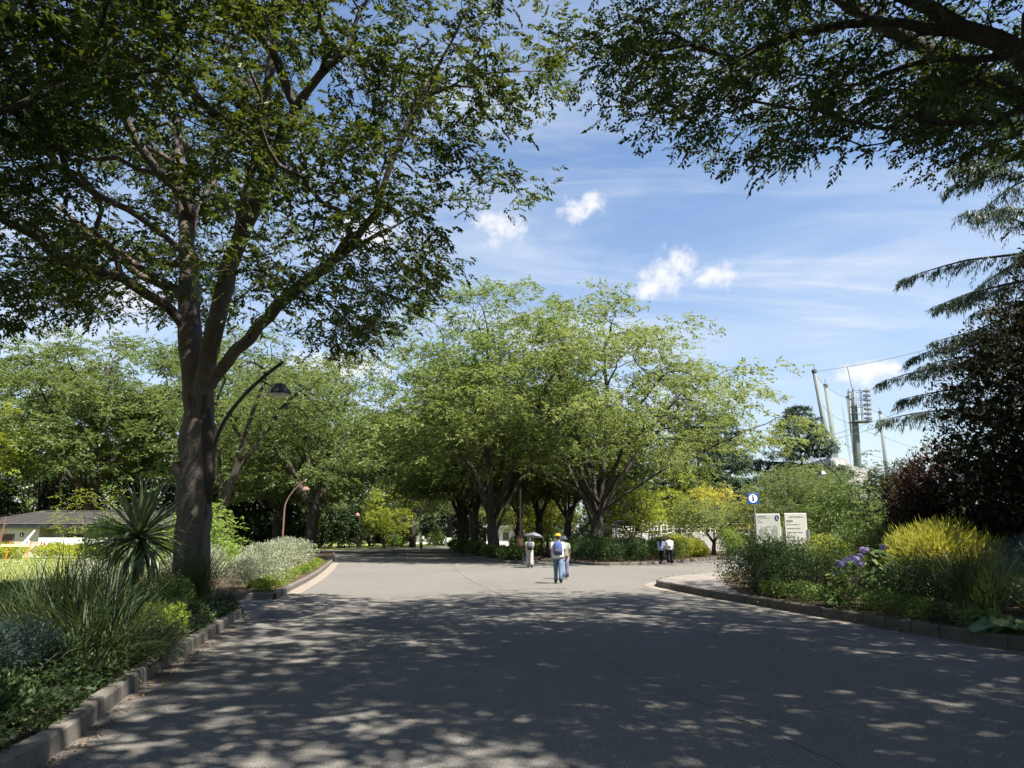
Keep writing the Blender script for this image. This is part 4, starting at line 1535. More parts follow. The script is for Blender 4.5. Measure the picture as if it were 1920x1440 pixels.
# lighter trees on the right
MP = round_tree('maple_tree', 'bright yellow-green maple behind the wide zelkova trunk', (10.2, 62.0, 0.1), 171, 6.6, 3.2, 1.6, 'leaf_maple', 70, 7, 4, 6, 0.18, 0.08, r0=0.14, layered=0.3, clump=0.9)
copy_tree(MP, (18.2, 80.0, 0.1), 2.0, 'bright green layered tree in front of the dark cedars', scale=(1.0, 1.0, 1.55))
copy_tree(MP, (-17.5, 100.0, 0.1), 4.0, 'yellow-green tree behind the far small lamp post', scale=1.25)
copy_tree(MP, (3.8, 78.0, 0.1), 1.0, 'yellow-green maple glimpsed between the island trunks', scale=1.1)
copy_tree(MP, (0.5, 98.0, 0.1), 5.2, 'yellow-green foliage deep behind the island trunks', scale=1.3)
round_tree('maple_tree', 'gold-tipped yellow maple beside the blue information sign', (20.5, 68.0, 0.1), 181, 7.0, 3.4, 2.0, 'leaf_yellow', 46, 6, 4, 6, 0.19, 0.085, r0=0.15, layered=0.28, clump=0.9)
round_tree('spreading_tree', 'small pale green spreading tree in front of the white railing', (16.6, 60.0, 0.1), 191, 5.0, 3.6, 1.3, 'leaf_zelkova_sun', 60, 7, 5, 6, 0.16, 0.07, r0=0.15, layered=0.32, clump=0.8, bark_m='bark_dark')
PT = round_tree('layered_tree', 'green cloud-layered tree behind the sign boards', (22.6, 58.0, 0.1), 201, 8.2, 4.6, 1.6, 'leaf_mid', 80, 8, 5, 6, 0.17, 0.07, r0=0.18, layered=0.3, clump=0.95)
copy_tree(PT, (26.8, 62.0, 0.1), 2.4, 'layered green tree below the netting poles', scale=1.0)
copy_tree(PT, (30.5, 74.0, 0.1), 4.1, 'green tree at the foot of the conical cedar', scale=1.15)
copy_tree(PT, (36.5, 66.0, 0.1), 0.9, 'green tree right of the netting poles behind the purple maple', scale=0.9)
RBH = round_tree('round_bush', 'large rounded green bush right of the text board', (15.6, 31.0, 0.15), 211, 4.5, 2.5, 0.3, 'leaf_hedge', 90, 9, 6, 6, 0.11, 0.048, r0=0.10, layered=0.7, clump=0.55, shell=0.6, ls=0.25, cat='bush')
copy_tree(RBH, (19.0, 34.5, 0.15), 2.0, 'rounded green bush under the curved right lamp', scale=(1.0, 1.0, 1.0))

# left background: light tree at the edge, dark evergreen belt
round_tree('light_tree', 'bright yellow-green rounded tree at the left edge above the toilet block', (-51.0, 64.5, 0.05), 221, 17.5, 5.2, 4.0, 'leaf_maple', 110, 8, 5, 6, 0.26, 0.11, r0=0.3, layered=0.45, clump=1.2, cut=0.02)
EV = round_tree('evergreen_tree', 'dark evergreen in the shaded belt behind the left lawn', (-57.0, 86.0, 0.05), 231, 10.5, 5.4, 0.2, 'leaf_evergreen', 105, 8, 5, 6, 0.30, 0.14, r0=0.25, layered=0.7, clump=1.2, shell=0.6, cut=0.03, group='dark evergreens behind the left lawn')
for (x, y, s, rz) in [(-66, 84, 1.05, 1), (-49, 88, 1.0, 2), (-41, 91, 1.1, 3), (-33, 93, 1.05, 4), (-25.5, 96, 1.1, 5), (-76, 88, 1.1, 2.2), (-37, 84, 0.8, 1.1), (-29, 87, 0.85, 0.3)]:
    copy_tree(EV, (x, y, 0.05), rz, 'dark evergreen in the shaded belt behind the left lawn', scale=s, group='dark evergreens behind the left lawn')
for (x, y, s, rz) in [(-19, 116, 0.62, 1.0), (-13, 136, 0.9, 2.0), (-6, 138, 1.0, 3.3), (2, 132, 1.0, 4.1), (10, 118, 1.0, 5.0), (20, 112, 1.0, 0.5), (31, 112, 1.1, 1.5), (41, 104, 0.75, 2.5), (-23, 118, 0.7, 2.9)]:
    copy_tree(EV, (x, y, 0.05), rz, 'dark rounded evergreen closing the view beyond the avenue trees', scale=s, group='dark evergreens beyond the avenue')

# far wood closing the horizon all round: one mass
rng = np.random.default_rng(241)
Vs, rn = [], []
for i in range(150):
    a = R(rng.uniform(-62, 62))
    d = rng.uniform(150, 215)
    cx, cy = math.sin(a) * d, math.cos(a) * d
    hh = rng.uniform(11, 17)
    if 22 < math.degrees(a) < 34:
        hh *= 0.62
    rr_ = rng.uniform(5, 8)
    n = 190
    dd = norm(rng.normal(0, 1, (n, 3)))
    P = np.array([cx, cy, hh * 0.52]) + dd * np.array([rr_, rr_, hh * 0.5]) * rng.uniform(0.7, 1.05, (n, 1))
    D = dd + rng.normal(0, 0.7, (n, 3))
    V = leaf_mesh_arrays(P, D, dd + rng.normal(0, 0.4, (n, 3)) + np.array([0, 0, 0.5]), rng.uniform(1.0, 2.0, n), rng.uniform(0.7, 1.2, n))
    Vs.append(V)
    rn.append(np.clip(rng.random() * 0.7 + rng.random(n) * 0.4, 0, 1))
o = leaf_obj('distant_wood', np.concatenate(Vs), 'leaf_mid', None, rng, np.concatenate(rn))
tag(o, 'far belt of green woodland closing the horizon behind everything', 'wood', kind='stuff')

# ------------------------------------------------------------------ hedges and shrubs in the middle
HB = None
hedge_spots = [(5.4, 44.4, 1.5), (7.2, 45.4, 1.6), (9.0, 47.2, 1.6), (10.6, 49.2, 1.55), (6.0, 47.0, 1.75), (8.2, 48.6, 1.7), (4.6, 47.4, 1.6), (4.4, 51.0, 1.55)]
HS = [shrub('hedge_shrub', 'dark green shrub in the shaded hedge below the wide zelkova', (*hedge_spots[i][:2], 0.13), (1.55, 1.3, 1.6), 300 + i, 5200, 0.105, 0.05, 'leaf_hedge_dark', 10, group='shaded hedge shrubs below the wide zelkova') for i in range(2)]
for i, (x, y, h) in enumerate(hedge_spots[2:]):
    copy_tree(HS[i % 2], (x, y, 0.13), i * 1.7, 'dark green shrub in the shaded hedge below the wide zelkova', scale=h / 1.6)
for i, (x, y, rx, h, lab) in enumerate([
        (11.2, 51.2, 1.7, 1.75, 'sunlit yellow-green hedge bush directly behind the two women'),
        (13.0, 53.6, 1.6, 1.55, 'sunlit hedge bush just right of the two women'),
        (13.9, 54.2, 1.1, 1.05, 'low rounded clipped bush at the right end of the hedge'),
        (17.0, 56.8, 1.0, 2.6, 'upright bright green shrub at the right end of the hedge'),
        (18.9, 58.2, 1.5, 2.1, 'green bush left of the map board'),
        (20.3, 56.6, 1.4, 1.8, 'green bush right behind the map board')]):
    shrub('hedge_bush', lab, (x, y, 0.13), (rx, rx * 0.85, h), 320 + i, 5200, 0.115, 0.055, 'leaf_azalea' if i < 3 else 'leaf_bright', 10, cat='bush')
ORD = ['first', 'second', 'third', 'fourth', 'fifth', 'sixth', 'seventh', 'eighth', 'ninth']
ISL = [(-0.2, 46.4, .8, 1.0), (0.6, 46.2, .7, 1.0), (-1.4, 51.0, .9, 1.0), (-2.2, 55.6, 1.0, 1.1), (-3.1, 59.5, 1.1, 1.2), (-3.9, 64.5, 1.2, 1.2), (-4.6, 70, 1.3, 1.2), (-5.4, 76, 1.3, 1.3), (-6.2, 83, 1.4, 1.3), (-0.4, 49.6, .8, 1.0), (0.9, 52.0, 1.2, 1.5), (1.2, 57, 1.4, 1.6), (1.2, 64, 1.6, 1.7)]
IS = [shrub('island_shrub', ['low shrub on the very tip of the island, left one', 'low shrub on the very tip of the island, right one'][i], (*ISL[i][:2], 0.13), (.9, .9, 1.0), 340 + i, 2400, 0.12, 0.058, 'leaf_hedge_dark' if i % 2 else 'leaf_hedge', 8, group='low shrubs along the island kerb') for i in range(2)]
for i, (x, y, r_, h) in enumerate(ISL[2:]):
    copy_tree(IS[i % 2], (x, y, 0.13), i * 1.3, 'low shaded shrub under the avenue trees, %s along the left island kerb' % ORD[i] if i < 7 else ['small shrub against the foot of the multi-stemmed zelkova', 'shrub behind the reddish-brown bollard', 'second shrub back behind the reddish-brown bollard', 'third shrub back behind the reddish-brown bollard'][i - 7], scale=(r_ / .9, r_ / .9, h))
# beyond the bend
for i, (x, y, r_, h, m) in enumerate([(-22.0, 96.5, 2.6, 3.6, 'leaf_evergreen'), (-26.5, 94, 3, 3.4, 'leaf_hedge_dark'), (-17.8, 112, 1.8, 2.0, 'leaf_bright'), (-15.0, 110, 1.6, 3.6, 'leaf_hedge'), (-12.8, 121, 1.6, 3.2, 'leaf_hedge'), (-31, 92, 2.6, 3.2, 'leaf_bright')]):
    shrub('far_bush', ['dark clipped bush behind the far lamp post', 'dark bush left of the far walker', 'light green mound beside the far standing person', 'green bush at the foot of the pale far tree', 'upright green bush just left of the cyclist', 'light green bush behind the silver shrubs'][i], (x, y, 0.05), (r_, r_, h), 360 + i, 2600, 0.2, 0.1, m, 8, cat='bush')

# ------------------------------------------------------------------ left middle: silver shrubs, bright bush, azalea row
SV = []
for i, (x, y, rx, ry, h, lab) in enumerate([
        (-7.75, 21.9, .95, .9, 1.10, 'silver-grey shrub nearest the path opening, front end of the silver row'),
        (-8.35, 24.2, 1.1, 1.1, 1.42, 'second silver-grey shrub from the path opening'),
        (-9.0, 27.2, 1.2, 1.3, 1.50, 'third silver-grey shrub from the path opening'),
        (-9.9, 30.8, 1.25, 1.4, 1.50, 'fourth silver-grey shrub from the path opening'),
        (-11.0, 35.2, 1.3, 1.6, 1.55, 'fifth silver-grey shrub from the path opening, below the brown lamp'),
        (-12.4, 41.0, 1.3, 1.8, 1.65, 'farthest silver-grey shrub where the left kerb ends'),
        (-10.2, 24.0, 1.2, 1.2, 1.35, 'silver-grey shrub behind the front of the silver row')]):
    if i < 3:
        SV.append(shrub('silver_shrub', lab, (x, y, 0.13), (1.15, 1.15, 1.45), 380 + i, 7600, 0.066, 0.028, 'leaf_silver', 12, upward=0.9, spiky=0.3))
        SV[-1].scale = (rx / 1.15, ry / 1.15, h / 1.45)
    else:
        copy_tree(SV[i % 3], (x, y, 0.13), i * 1.9, lab, scale=(rx / 1.15, ry / 1.15, h / 1.45))
EP = None
for i, (x, y) in enumerate([(-7.15, 20.9), (-7.3, 22.4), (-7.7, 24.6), (-8.2, 27.0), (-8.7, 30.0), (-9.5, 34.0), (-10.7, 40.0)]):
    if i == 0:
        EP = shrub('edging_plant', 'lime-green edging plant below the silver shrubs, first from the path opening', (x, y, 0.13), (0.45, 0.7, 0.38), 400 + i, 900, 0.075, 0.04, 'leaf_nandina', 7, cat='plant', group='lime edging plants below the silver shrubs')
    else:
        copy_tree(EP, (x, y, 0.13), i * 1.1, 'lime-green edging plant below the silver shrubs, %s from the path opening' % ORD[i])
round_tree('bright_shrub', 'tall bright green leafy shrub right of the big trunk', (-11.6, 27.0, 0.1), 421, 2.95, 1.25, 0.3, 'leaf_bright', 42, 7, 5, 6, 0.12, 0.055, r0=0.05, layered=0.5, clump=0.42, shell=0.4, ls=0.22, cat='shrub')
shrub('bright_shrub', 'lower bright green shrub behind the silver row', (-13.0, 30.5, 0.1), (1.9, 1.4, 1.95), 422, 6000, 0.11, 0.05, 'leaf_bright', 10)
shrub('bright_shrub', 'pale green shrub between the palm-like plant and the big trunk', (-13.2, 24.6, 0.1), (1.3, 1.2, 2.3), 423, 6000, 0.10, 0.045, 'leaf_bright', 10)
shrub('white_flower_shrub', 'white-flecked low shrub behind the palm-like plant', (-12.4, 21.8, 0.1), (1.0, 0.9, 1.0), 424, 2600, 0.07, 0.035, 'leaf_silver', 8)
AZ = [shrub('azalea_bush', 'yellow-green clipped azalea before the toilet block, %s from the right end of the row' % ORD[8 - i], (-54.5 + i * 3.0, 52.5 + i * 0.8, 0.05), (1.9, 1.5, 1.15), 430 + i, 3200, 0.15, 0.075, 'leaf_azalea', 9, cat='bush', group='azalea row before the toilet block') for i in range(2)]
for i in range(2, 9):
    copy_tree(AZ[i % 2], (-54.5 + i * 3.0, 52.5 + (i % 2) * 0.8, 0.05), i * 2.1, 'yellow-green clipped azalea before the toilet block, %s from the right end of the row' % ORD[8 - i])
# thin twiggy young tree in front of the toilet block
sp = [[(0, 0, 0), (0.1, 0, 1.2), (0.25, 0, 2.2), (0.2, 0, 3.3)], [(0.1, 0, 1.2), (-0.5, 0.1, 2.2), (-1.3, 0.1, 2.8)], [(0.1, 0, 1.0), (0.8, 0, 1.9), (1.3, 0, 2.9)], [(0.2, 0, 1.6), (-0.3, 0.1, 2.5), (-0.7, 0, 3.1)]]
rng = np.random.default_rng(450)
T = np.array([[rng.uniform(-1.5, 1.4), rng.uniform(-.4, .4), rng.uniform(1.2, 3.4)] for _ in range(70)])
tree('young_tree', 'thin twiggy young tree in front of the toilet block', 'tree', (-17.6, 30.0, 0.05), 451, sp, None, T, 0.035, 'bark_brown', 'leaf_maple', 3, 6, 0.4, 0.085, 0.04, step=0.4, wander=0.05, flare=0.1)
# red flower patch behind the big trunk
rng = np.random.default_rng(460)
root = thing('flower_patch', 'low orange-red flowers seen behind the base of the big trunk', 'flowers', (-12.6, 25.0, 0.05))
V, _c = shrub_arrays(rng, 2.4, 0.8, 0.40, 1100, 0.055, 0.05, 10, 0.6)
leaf_obj('petals', V, 'petal_red', root, rng)
V, _c = shrub_arrays(rng, 2.5, 0.85, 0.34, 1800, 0.09, 0.05, 10, 0.4)
leaf_obj('foliage', V, 'leaf_hedge', root, rng)
# lawn grass blades
rng = np.random.default_rng(470)
n = 18000
X = rng.uniform(-48, -13, n)
Y = 21.5 + 34 * rng.random(n) ** 1.4
ok = X < -13.5 - (Y - 21) * 0.14
X, Y = X[ok], Y[ok]
n = len(X)
P = np.stack([X, Y, np.full(n, 0.045)], 1)
V = leaf_mesh_arrays(P, rng.normal(0, 0.5, (n, 3)) + np.array([0, 0, 1.0]), rng.normal(0, 1, (n, 3)), rng.uniform(0.06, 0.2, n), rng.uniform(0.02, 0.06, n))
o = leaf_obj('lawn_grass', V, 'grass_blade', None, rng)
tag(o, 'sunlit rough grass of the lawn left of the big trunk', 'grass', kind='stuff')
n = 500
P = np.stack([rng.uniform(-60, -16, n), rng.uniform(36, 50, n), rng.uniform(.1, .22, n)], 1)
V = leaf_mesh_arrays(P, rng.normal(0, 1, (n, 3)), np.array([0, 0, 1.0]) + rng.normal(0, .2, (n, 3)), 0.06, 0.05)
o = leaf_obj('clover_flowers', V, 'petal_white', None, rng)
tag(o, 'scattered white clover flowers across the sunlit lawn', 'flowers', kind='stuff')

# ------------------------------------------------------------------ left near bed
ZB_ = KH - 0.035
grass('strap_grass', 'large arching dark strap-leaf clump in the left foreground bed', (-5.5, 9.4, ZB_), 501, 900, 0.50, 1.42, 0.022, 'leaf_blade', (0.05, 0.95), 0.95, dead=0.16)
grass('strap_grass', 'second strap-leaf clump left of the largest one, partly cut by the frame', (-6.75, 9.9, ZB_), 502, 620, 0.40, 1.12, 0.020, 'leaf_blade', (0.05, 0.95), 0.9, dead=0.14)
grass('strap_grass', 'fine upright grass clump right of the big trunk at the kerb end', (-6.6, 15.2, ZB_), 503, 620, 0.30, 1.35, 0.014, 'leaf_blade', (0.03, 0.6), 0.65, dead=0.35)
grass('strap_grass', 'pale arching grass tuft low in front of the big trunk', (-6.55, 14.1, ZB_), 504, 260, 0.16, 0.72, 0.014, 'leaf_blade', (0.2, 1.1), 0.9, dead=0.6)
grass('strap_grass', 'strap-leaf tuft spilling over the kerb at lower left', (-4.75, 8.5, ZB_), 505, 300, 0.22, 0.62, 0.015, 'leaf_blade', (0.3, 1.3), 1.3, dead=0.3)
grass('strap_grass', 'thin grass tuft beside the young twigs near the lawn edge', (-7.3, 12.0, ZB_), 506, 260, 0.3, 0.95, 0.012, 'leaf_blade', (0.05, 0.7), 0.7, dead=0.3)
grass('strap_grass', 'short grey-green grass tuft at the kerb in front of the fern', (-5.55, 12.0, ZB_), 507, 300, 0.22, 0.48, 0.008, 'leaf_blade', (0.05, 0.9), 0.6, dead=0.5)
shrub('nandina', 'yellow-green feathery nandina beside the kerb', (-5.25, 11.0, ZB_), (0.46, 0.5, 0.68), 510, 1500, 0.062, 0.022, 'leaf_nandina', 8, upward=0.2)
shrub('nandina', 'green feathery nandina below the palm-like plant', (-6.75, 13.6, ZB_), (0.95, 0.8, 1.0), 511, 4200, 0.062, 0.024, 'leaf_hedge', 10, upward=0.3)
shrub('nandina', 'dark feathery shrub against the foot of the big trunk', (-7.1, 15.0, ZB_), (0.8, 0.6, 0.66), 512, 2600, 0.062, 0.024, 'leaf_hedge', 9, upward=0.3)
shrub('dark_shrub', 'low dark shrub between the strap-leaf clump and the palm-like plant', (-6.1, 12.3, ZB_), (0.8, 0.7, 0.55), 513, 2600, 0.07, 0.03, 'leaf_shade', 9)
shrub('blue_shrub', 'blue-grey needle-leaved shrub at the lower left edge', (-5.15, 7.6, ZB_), (0.62, 0.6, 0.80), 514, 6200, 0.056, 0.010, 'leaf_blue', 12, spiky=0.6, upward=0.5, shell=0.5)
shrub('dark_shrub', 'dark leafy plant at the left border under the blue-grey shrub', (-5.0, 6.3, ZB_), (0.62, 0.5, 0.42), 515, 1800, 0.075, 0.035, 'leaf_shade', 8)
shrub('dark_shrub', 'dark shrub behind the strap-leaf clumps at the left border', (-8.6, 10.4, ZB_), (1.1, 0.9, 0.75), 516, 3600, 0.075, 0.035, 'leaf_shade', 9)
shrub('dark_shrub', 'shaded shrub beside the lawn, left of the palm-like plant', (-9.4, 13.6, ZB_), (1.0, 0.8, 0.75), 517, 3000, 0.075, 0.035, 'leaf_hedge_dark', 9)
shrub('dark_shrub', 'shaded low shrub behind the palm-like plant by the trunk', (-8.9, 16.0, ZB_), (0.9, 0.6, 0.7), 518, 3000, 0.07, 0.032, 'leaf_hedge', 9)


def strap(name, length, width, curl, segs=7):
    """one stiff sword leaf, along +X from the origin, channelled and bending down"""
    V, F = [], []
    x = z = 0.0
    a = 0.0
    for s in range(segs + 1):
        f = s / segs
        w = width * (0.6 + 1.2 * f * (1 - f) * 1.6) * (1 - f ** 3) * 0.5 + 0.0015
        V += [(x, -w, z + w * 0.35), (x, 0, z - w * 0.1), (x, w, z + w * 0.35)]
        a += curl / segs * (0.3 + 1.5 * f)
        x += math.cos(a) * length / segs
        z -= math.sin(a) * length / segs
    for s in range(segs):
        o_ = s * 3
        F += [(o_, o_ + 1, o_ + 4, o_ + 3), (o_ + 1, o_ + 2, o_ + 5, o_ + 4)]
    return mesh_np(name, V, F, rnd=[0.5] * len(F), smooth=True)


# palm-like cordyline: every sword leaf its own part
CB = at(262, 1000, 13.4)
root = thing('cordyline', 'palm-like cordyline with a burst of sword leaves left of the big trunk', 'palm', (CB[0], 13.4, ZB_))
head = 1.62 - ZB_
MB().tube([(0.0, 0, -0.05), (-0.02, 0, 0.5), (0.01, 0, 1.0), (0.0, 0, head + 0.12)], [0.085, 0.07, 0.065, 0.05], 10).build('trunk', 'bark_dark', root, smooth=True)
SW = []
rr = random.Random(520)
for i in range(8):
    me = strap('leaf', rr.uniform(0.95, 1.15), rr.uniform(0.062, 0.085), [0.25, 0.45, 0.7, 0.95, 1.2, 1.5, 0.15, 0.6][i])
    me.attributes['rnd'].data.foreach_set('value', np.full(len(me.polygons), rr.random(), dtype=np.float32))
    me.materials.append(MATS['leaf_cordyline'])
    SW.append(me)
for i in range(135):
    f = i / 134
    el = R(88 - 150 * f ** 0.9) + rr.uniform(-.13, .13)
    az = i * 2.39996 + rr.uniform(-.2, .2)
    pool = [0, 6, 1] if f < 0.35 else ([1, 2, 7, 3] if f < 0.7 else [3, 4, 5])
    o = bpy.data.objects.new('leaf', SW[rr.choice(pool)])
    COL.objects.link(o)
    o.parent = root
    o.location = (math.cos(az) * 0.04, math.sin(az) * 0.04, head + 0.10 - 0.20 * f)
    o.rotation_euler = (rr.uniform(-.3, .3), -el, az)
    s = rr.uniform(0.85, 1.1) * (1.0 if f < 0.75 else 0.95)
    o.scale = (s, s, s)


def round_leaf(name, r, seed, lobes=5, cup=0.25):
    rr = random.Random(seed)
    V = [(0, 0, 0)]
    n = 12
    for k in range(n):
        a = 2 * math.pi * k / n
        q = r * (1 + 0.10 * math.sin(a * lobes) + rr.uniform(-.05, .05))
        if k == 0:
            q *= 0.45
        V.append((-math.cos(a) * q + r * 0.5, math.sin(a) * q, cup * q * 0.35 + rr.uniform(-.01, .01)))
    tris = [(0, 1 + k, 1 + (k + 1) % n) for k in range(n)]
    V[0] = (r * 0.25, 0, 0)
    return mesh_np(name, V, None, tris, rnd=[rr.random()] * n, smooth=True)


def broad_plant(name, label, base, seed, n, spread, height, r, mat, cat='plant', down=0.0):
    rr = random.Random(seed)
    root = thing(name, label, cat, tuple(base))
    shapes = []
    for i in range(4):
        me = round_leaf('leaf', r * rr.uniform(0.8, 1.15), seed * 10 + i)
        me.materials.append(MATS[mat])
        shapes.append(me)
    st = MB()
    for i in range(n):
        a = rr.uniform(0, 6.28)
        d = spread * math.sqrt(rr.random())
        z = height * rr.uniform(0.45, 1.0) * (1 - 0.5 * d / spread)
        if down and rr.random() < down:
            z = rr.uniform(-0.02, 0.12)
        o = bpy.data.objects.new('leaf', rr.choice(shapes))
        COL.objects.link(o)
        o.parent = root
        o.location = (math.cos(a) * d, math.sin(a) * d, z)
        o.rotation_euler = (rr.uniform(-.4, .4), rr.uniform(0.15, 0.75), a + rr.uniform(-.5, .5))
        st.tube([(math.cos(a) * d * .15, math.sin(a) * d * .15, -0.02), (math.cos(a) * d * .7, math.sin(a) * d * .7, z * 0.7), (math.cos(a) * d, math.sin(a) * d, z)], 0.005, 4, caps=False)
    st.build('stalks', 'leaf_hedge', root)
    return root


broad_plant('broad_leaf_plant', 'broad-leaved plant at the lower left border near the kerb', (-4.62, 6.75, ZB_), 531, 14, 0.34, 0.30, 0.085, 'leaf_shade')
grass('strap_grass', 'dark strap-leaf clump nearest the kerb in the lower left, drooping over the stones', (-4.72, 8.55, ZB_), 547, 560, 0.34, 1.2, 0.021, 'leaf_blade', (0.1, 1.1), 1.45, dead=0.12)
shrub('dark_shrub', 'dark bushy plant at the left frame edge in front of the strap-leaf clumps', (-5.7, 7.4, ZB_), (0.7, 0.6, 0.85), 549, 3400, 0.062, 0.03, 'leaf_shade', 9)
shrub('dark_shrub', 'dark bushy plant filling the lower left corner behind the kerb', (-4.55, 6.3, ZB_), (0.6, 0.6, 0.55), 550, 2600, 0.062, 0.03, 'leaf_shade', 9)
grass('strap_grass', 'strap leaves hanging over the kerb right of the large clump', (-4.62, 9.5, ZB_), 541, 320, 0.25, 0.75, 0.016, 'leaf_blade', (0.3, 1.3), 1.3, dead=0.35)
grass('strap_grass', 'low strap-leaf tuft at the kerb beside the nandina', (-5.0, 10.6, ZB_), 542, 220, 0.2, 0.5, 0.013, 'leaf_blade', (0.3, 1.2), 1.1, dead=0.4)
shrub('dark_shrub', 'dark low plant at the kerb below the strap-leaf clump', (-4.75, 8.0, ZB_), (0.5, 0.6, 0.42), 543, 1800, 0.06, 0.026, 'leaf_shade', 8)
shrub('dark_shrub', 'dark creeping plant at the kerb between nandina and grass tuft', (-5.75, 13.2, ZB_), (0.55, 0.8, 0.40), 544, 1900, 0.06, 0.026, 'leaf_shade', 8)
shrub('dark_shrub', 'dark creeping plant at the kerb in the lower left corner', (-4.2, 6.0, ZB_), (0.45, 0.6, 0.30), 545, 1500, 0.06, 0.03, 'leaf_shade', 8)
grass('strap_grass', 'fine grass tuft at the very end of the left kerb', (-6.25, 15.9, ZB_), 546, 240, 0.2, 0.6, 0.010, 'leaf_blade', (0.1, 1.0), 0.8, dead=0.5)
# low creeping growth that hides the soil of the left bed
rng = np.random.default_rng(548)
n = 15000
P = np.stack([rng.uniform(-10, -3.4, n), rng.uniform(4.5, 17.0, n), np.zeros(n)], 1)
edge = np.interp(P[:, 1], lk[:, 1], lk[:, 0])
P = P[P[:, 0] < edge - 0.10 + 0.08 * np.sin(P[:, 1] * 5)]
yk = rng.uniform(4.5, 16.5, 5200)
P = np.concatenate([P, np.stack([np.interp(yk, lk[:, 1], lk[:, 0]) - 0.13 - 0.65 * rng.random(len(yk)) ** 1.3, yk, np.zeros(len(yk))], 1)])
n = len(P)
P[:, 2] = ZB_ + rng.random(n) ** 1.5 * (0.10 + 0.10 * np.sin(P[:, 0] * 3.1) * np.sin(P[:, 1] * 2.3) + 0.1)
V = leaf_mesh_arrays(P, rng.normal(0, 1, (n, 3)) * np.array([1, 1, 0.4]) + np.array([0.2, 0, 0.25]), np.array([0, 0, 1.0]) + rng.normal(0, .4, (n, 3)), rng.uniform(.05, .10, n), rng.uniform(.025, .05, n))
o = leaf_obj('bed_undergrowth', V, 'leaf_shade', None, rng)
tag(o, 'dark low undergrowth between the plants of the left bed', 'ground cover', kind='stuff')
# litter along the left kerb and in the bed
rng = np.random.default_rng(540)
n = 2600
f = rng.random(n)
idx = (f * (len(lk) - 1)).astype(int)
off = np.abs(rng.normal(0, 0.13, n)) + 0.01
base2 = lk[idx] + normals2(lk)[idx] * off[:, None] + rng.normal(0, 0.2, (n, 2)) * np.array([0.1, 1.0])
P = np.stack([base2[:, 0], base2[:, 1], 0.006 + 0.012 * rng.random(n)], 1)
good = np.array([x > np.interp(y, lk[:, 1], lk[:, 0]) + 0.02 for x, y in base2])
P = P[good]
n = len(P)
V = leaf_mesh_arrays(P, rng.normal(0, 1, (n, 3)) * np.array([1, 1, 0.12]), np.array([0, 0, 1.0]) + rng.normal(0, .3, (n, 3)), rng.uniform(.02, .055, n), rng.uniform(.01, .024, n))
o = leaf_obj('leaf_litter', V, 'dry_leaf', None, rng)
tag(o, 'brown dry leaf litter gathered along the foot of the left kerb', 'leaf litter', kind='stuff')
n = 700
P = np.stack([rng.uniform(-4, 7, n), rng.uniform(5, 28, n), np.full(n, 0.006)], 1)
keep = (P[:, 0] < np.interp(P[:, 1], [5, 11, 18, 23, 28], [7.5, 6.9, 5.3, 4.4, 4.4])) & (P[:, 0] > np.interp(P[:, 1], [5, 10, 16, 28], [-3.2, -4.3, -5.2, -6.8]))
P = P[keep]
n = len(P)
V = leaf_mesh_arrays(P, rng.normal(0, 1, (n, 3)) * np.array([1, 1, 0.1]), np.array([0, 0, 1.0]) + rng.normal(0, .25, (n, 3)), rng.uniform(.02, .06, n), rng.uniform(.008, .022, n))
o = leaf_obj('fallen_leaves', V, 'dry_leaf', None, rng)
tag(o, 'tiny fallen leaves scattered over the asphalt road', 'leaf litter', kind='stuff')

# ------------------------------------------------------------------ right bed
ZR = 0.19
shrub('glossy_shrub', 'dark glossy shrub at the left end of the right bed, next to the pavement', (7.1, 20.5, ZR), (1.4, 1.3, 1.5), 601, 11000, 0.078, 0.042, 'leaf_shade', 12)
shrub('glossy_shrub', 'dark glossy shrub in front of the map board', (8.5, 23.0, ZR), (1.25, 1.1, 1.50), 602, 7000, 0.07, 0.034, 'leaf_hedge_dark', 11)
shrub('nandina', 'feathery nandina below the text board', (8.1, 20.2, ZR), (1.0, 0.9, 1.40), 603, 6600, 0.066, 0.024, 'leaf_hedge', 11, upward=0.25)
shrub('nandina', 'dark feathery nandina left of the hydrangea', (7.35, 17.7, ZR), (1.15, 1.05, 1.36), 604, 7600, 0.066, 0.022, 'leaf_hedge_dark', 12, upward=0.25)
shrub('golden_hedge', 'sunlit yellowish low bush right behind the text board', (10.9, 24.4, ZR), (1.5, 1.2, 1.75), 605, 7000, 0.07, 0.035, 'leaf_azalea', 10, cat='bush')
shrub('bronze_bush', 'brownish-green bush behind the hydrangea', (10.1, 20.6, ZR), (1.35, 1.2, 2.1), 606, 9000, 0.068, 0.03, 'leaf_hedge', 12, cat='bush')
shrub('bronze_bush', 'olive bush between the hydrangea and the purple maple', (11.5, 20.9, ZR), (1.5, 1.2, 2.55), 607, 8500, 0.068, 0.03, 'leaf_bronze', 11, cat='bush')
shrub('bright_shrub', 'light green shrub behind the sign boards in the sun', (13.4, 34.5, ZR), (1.7, 1.3, 2.2), 608, 6500, 0.10, 0.048, 'leaf_bright', 10)
shrub('dark_shrub', 'low dark shrub right of the hydrangea below the golden shrub', (8.05, 14.3, ZR), (1.15, 1.0, 1.2), 609, 7000, 0.062, 0.024, 'leaf_shade', 12, upward=0.3)
shrub('dark_shrub', 'dark shrub under the blue-green conifer at the right border', (9.7, 12.9, ZR), (1.3, 1.0, 0.95), 610, 5600, 0.07, 0.03, 'leaf_shade', 10)
shrub('dark_shrub', 'shaded shrub between the two nandinas at the right kerb', (6.75, 18.9, ZR), (0.7, 0.8, 0.95), 611, 3600, 0.064, 0.026, 'leaf_shade', 9)
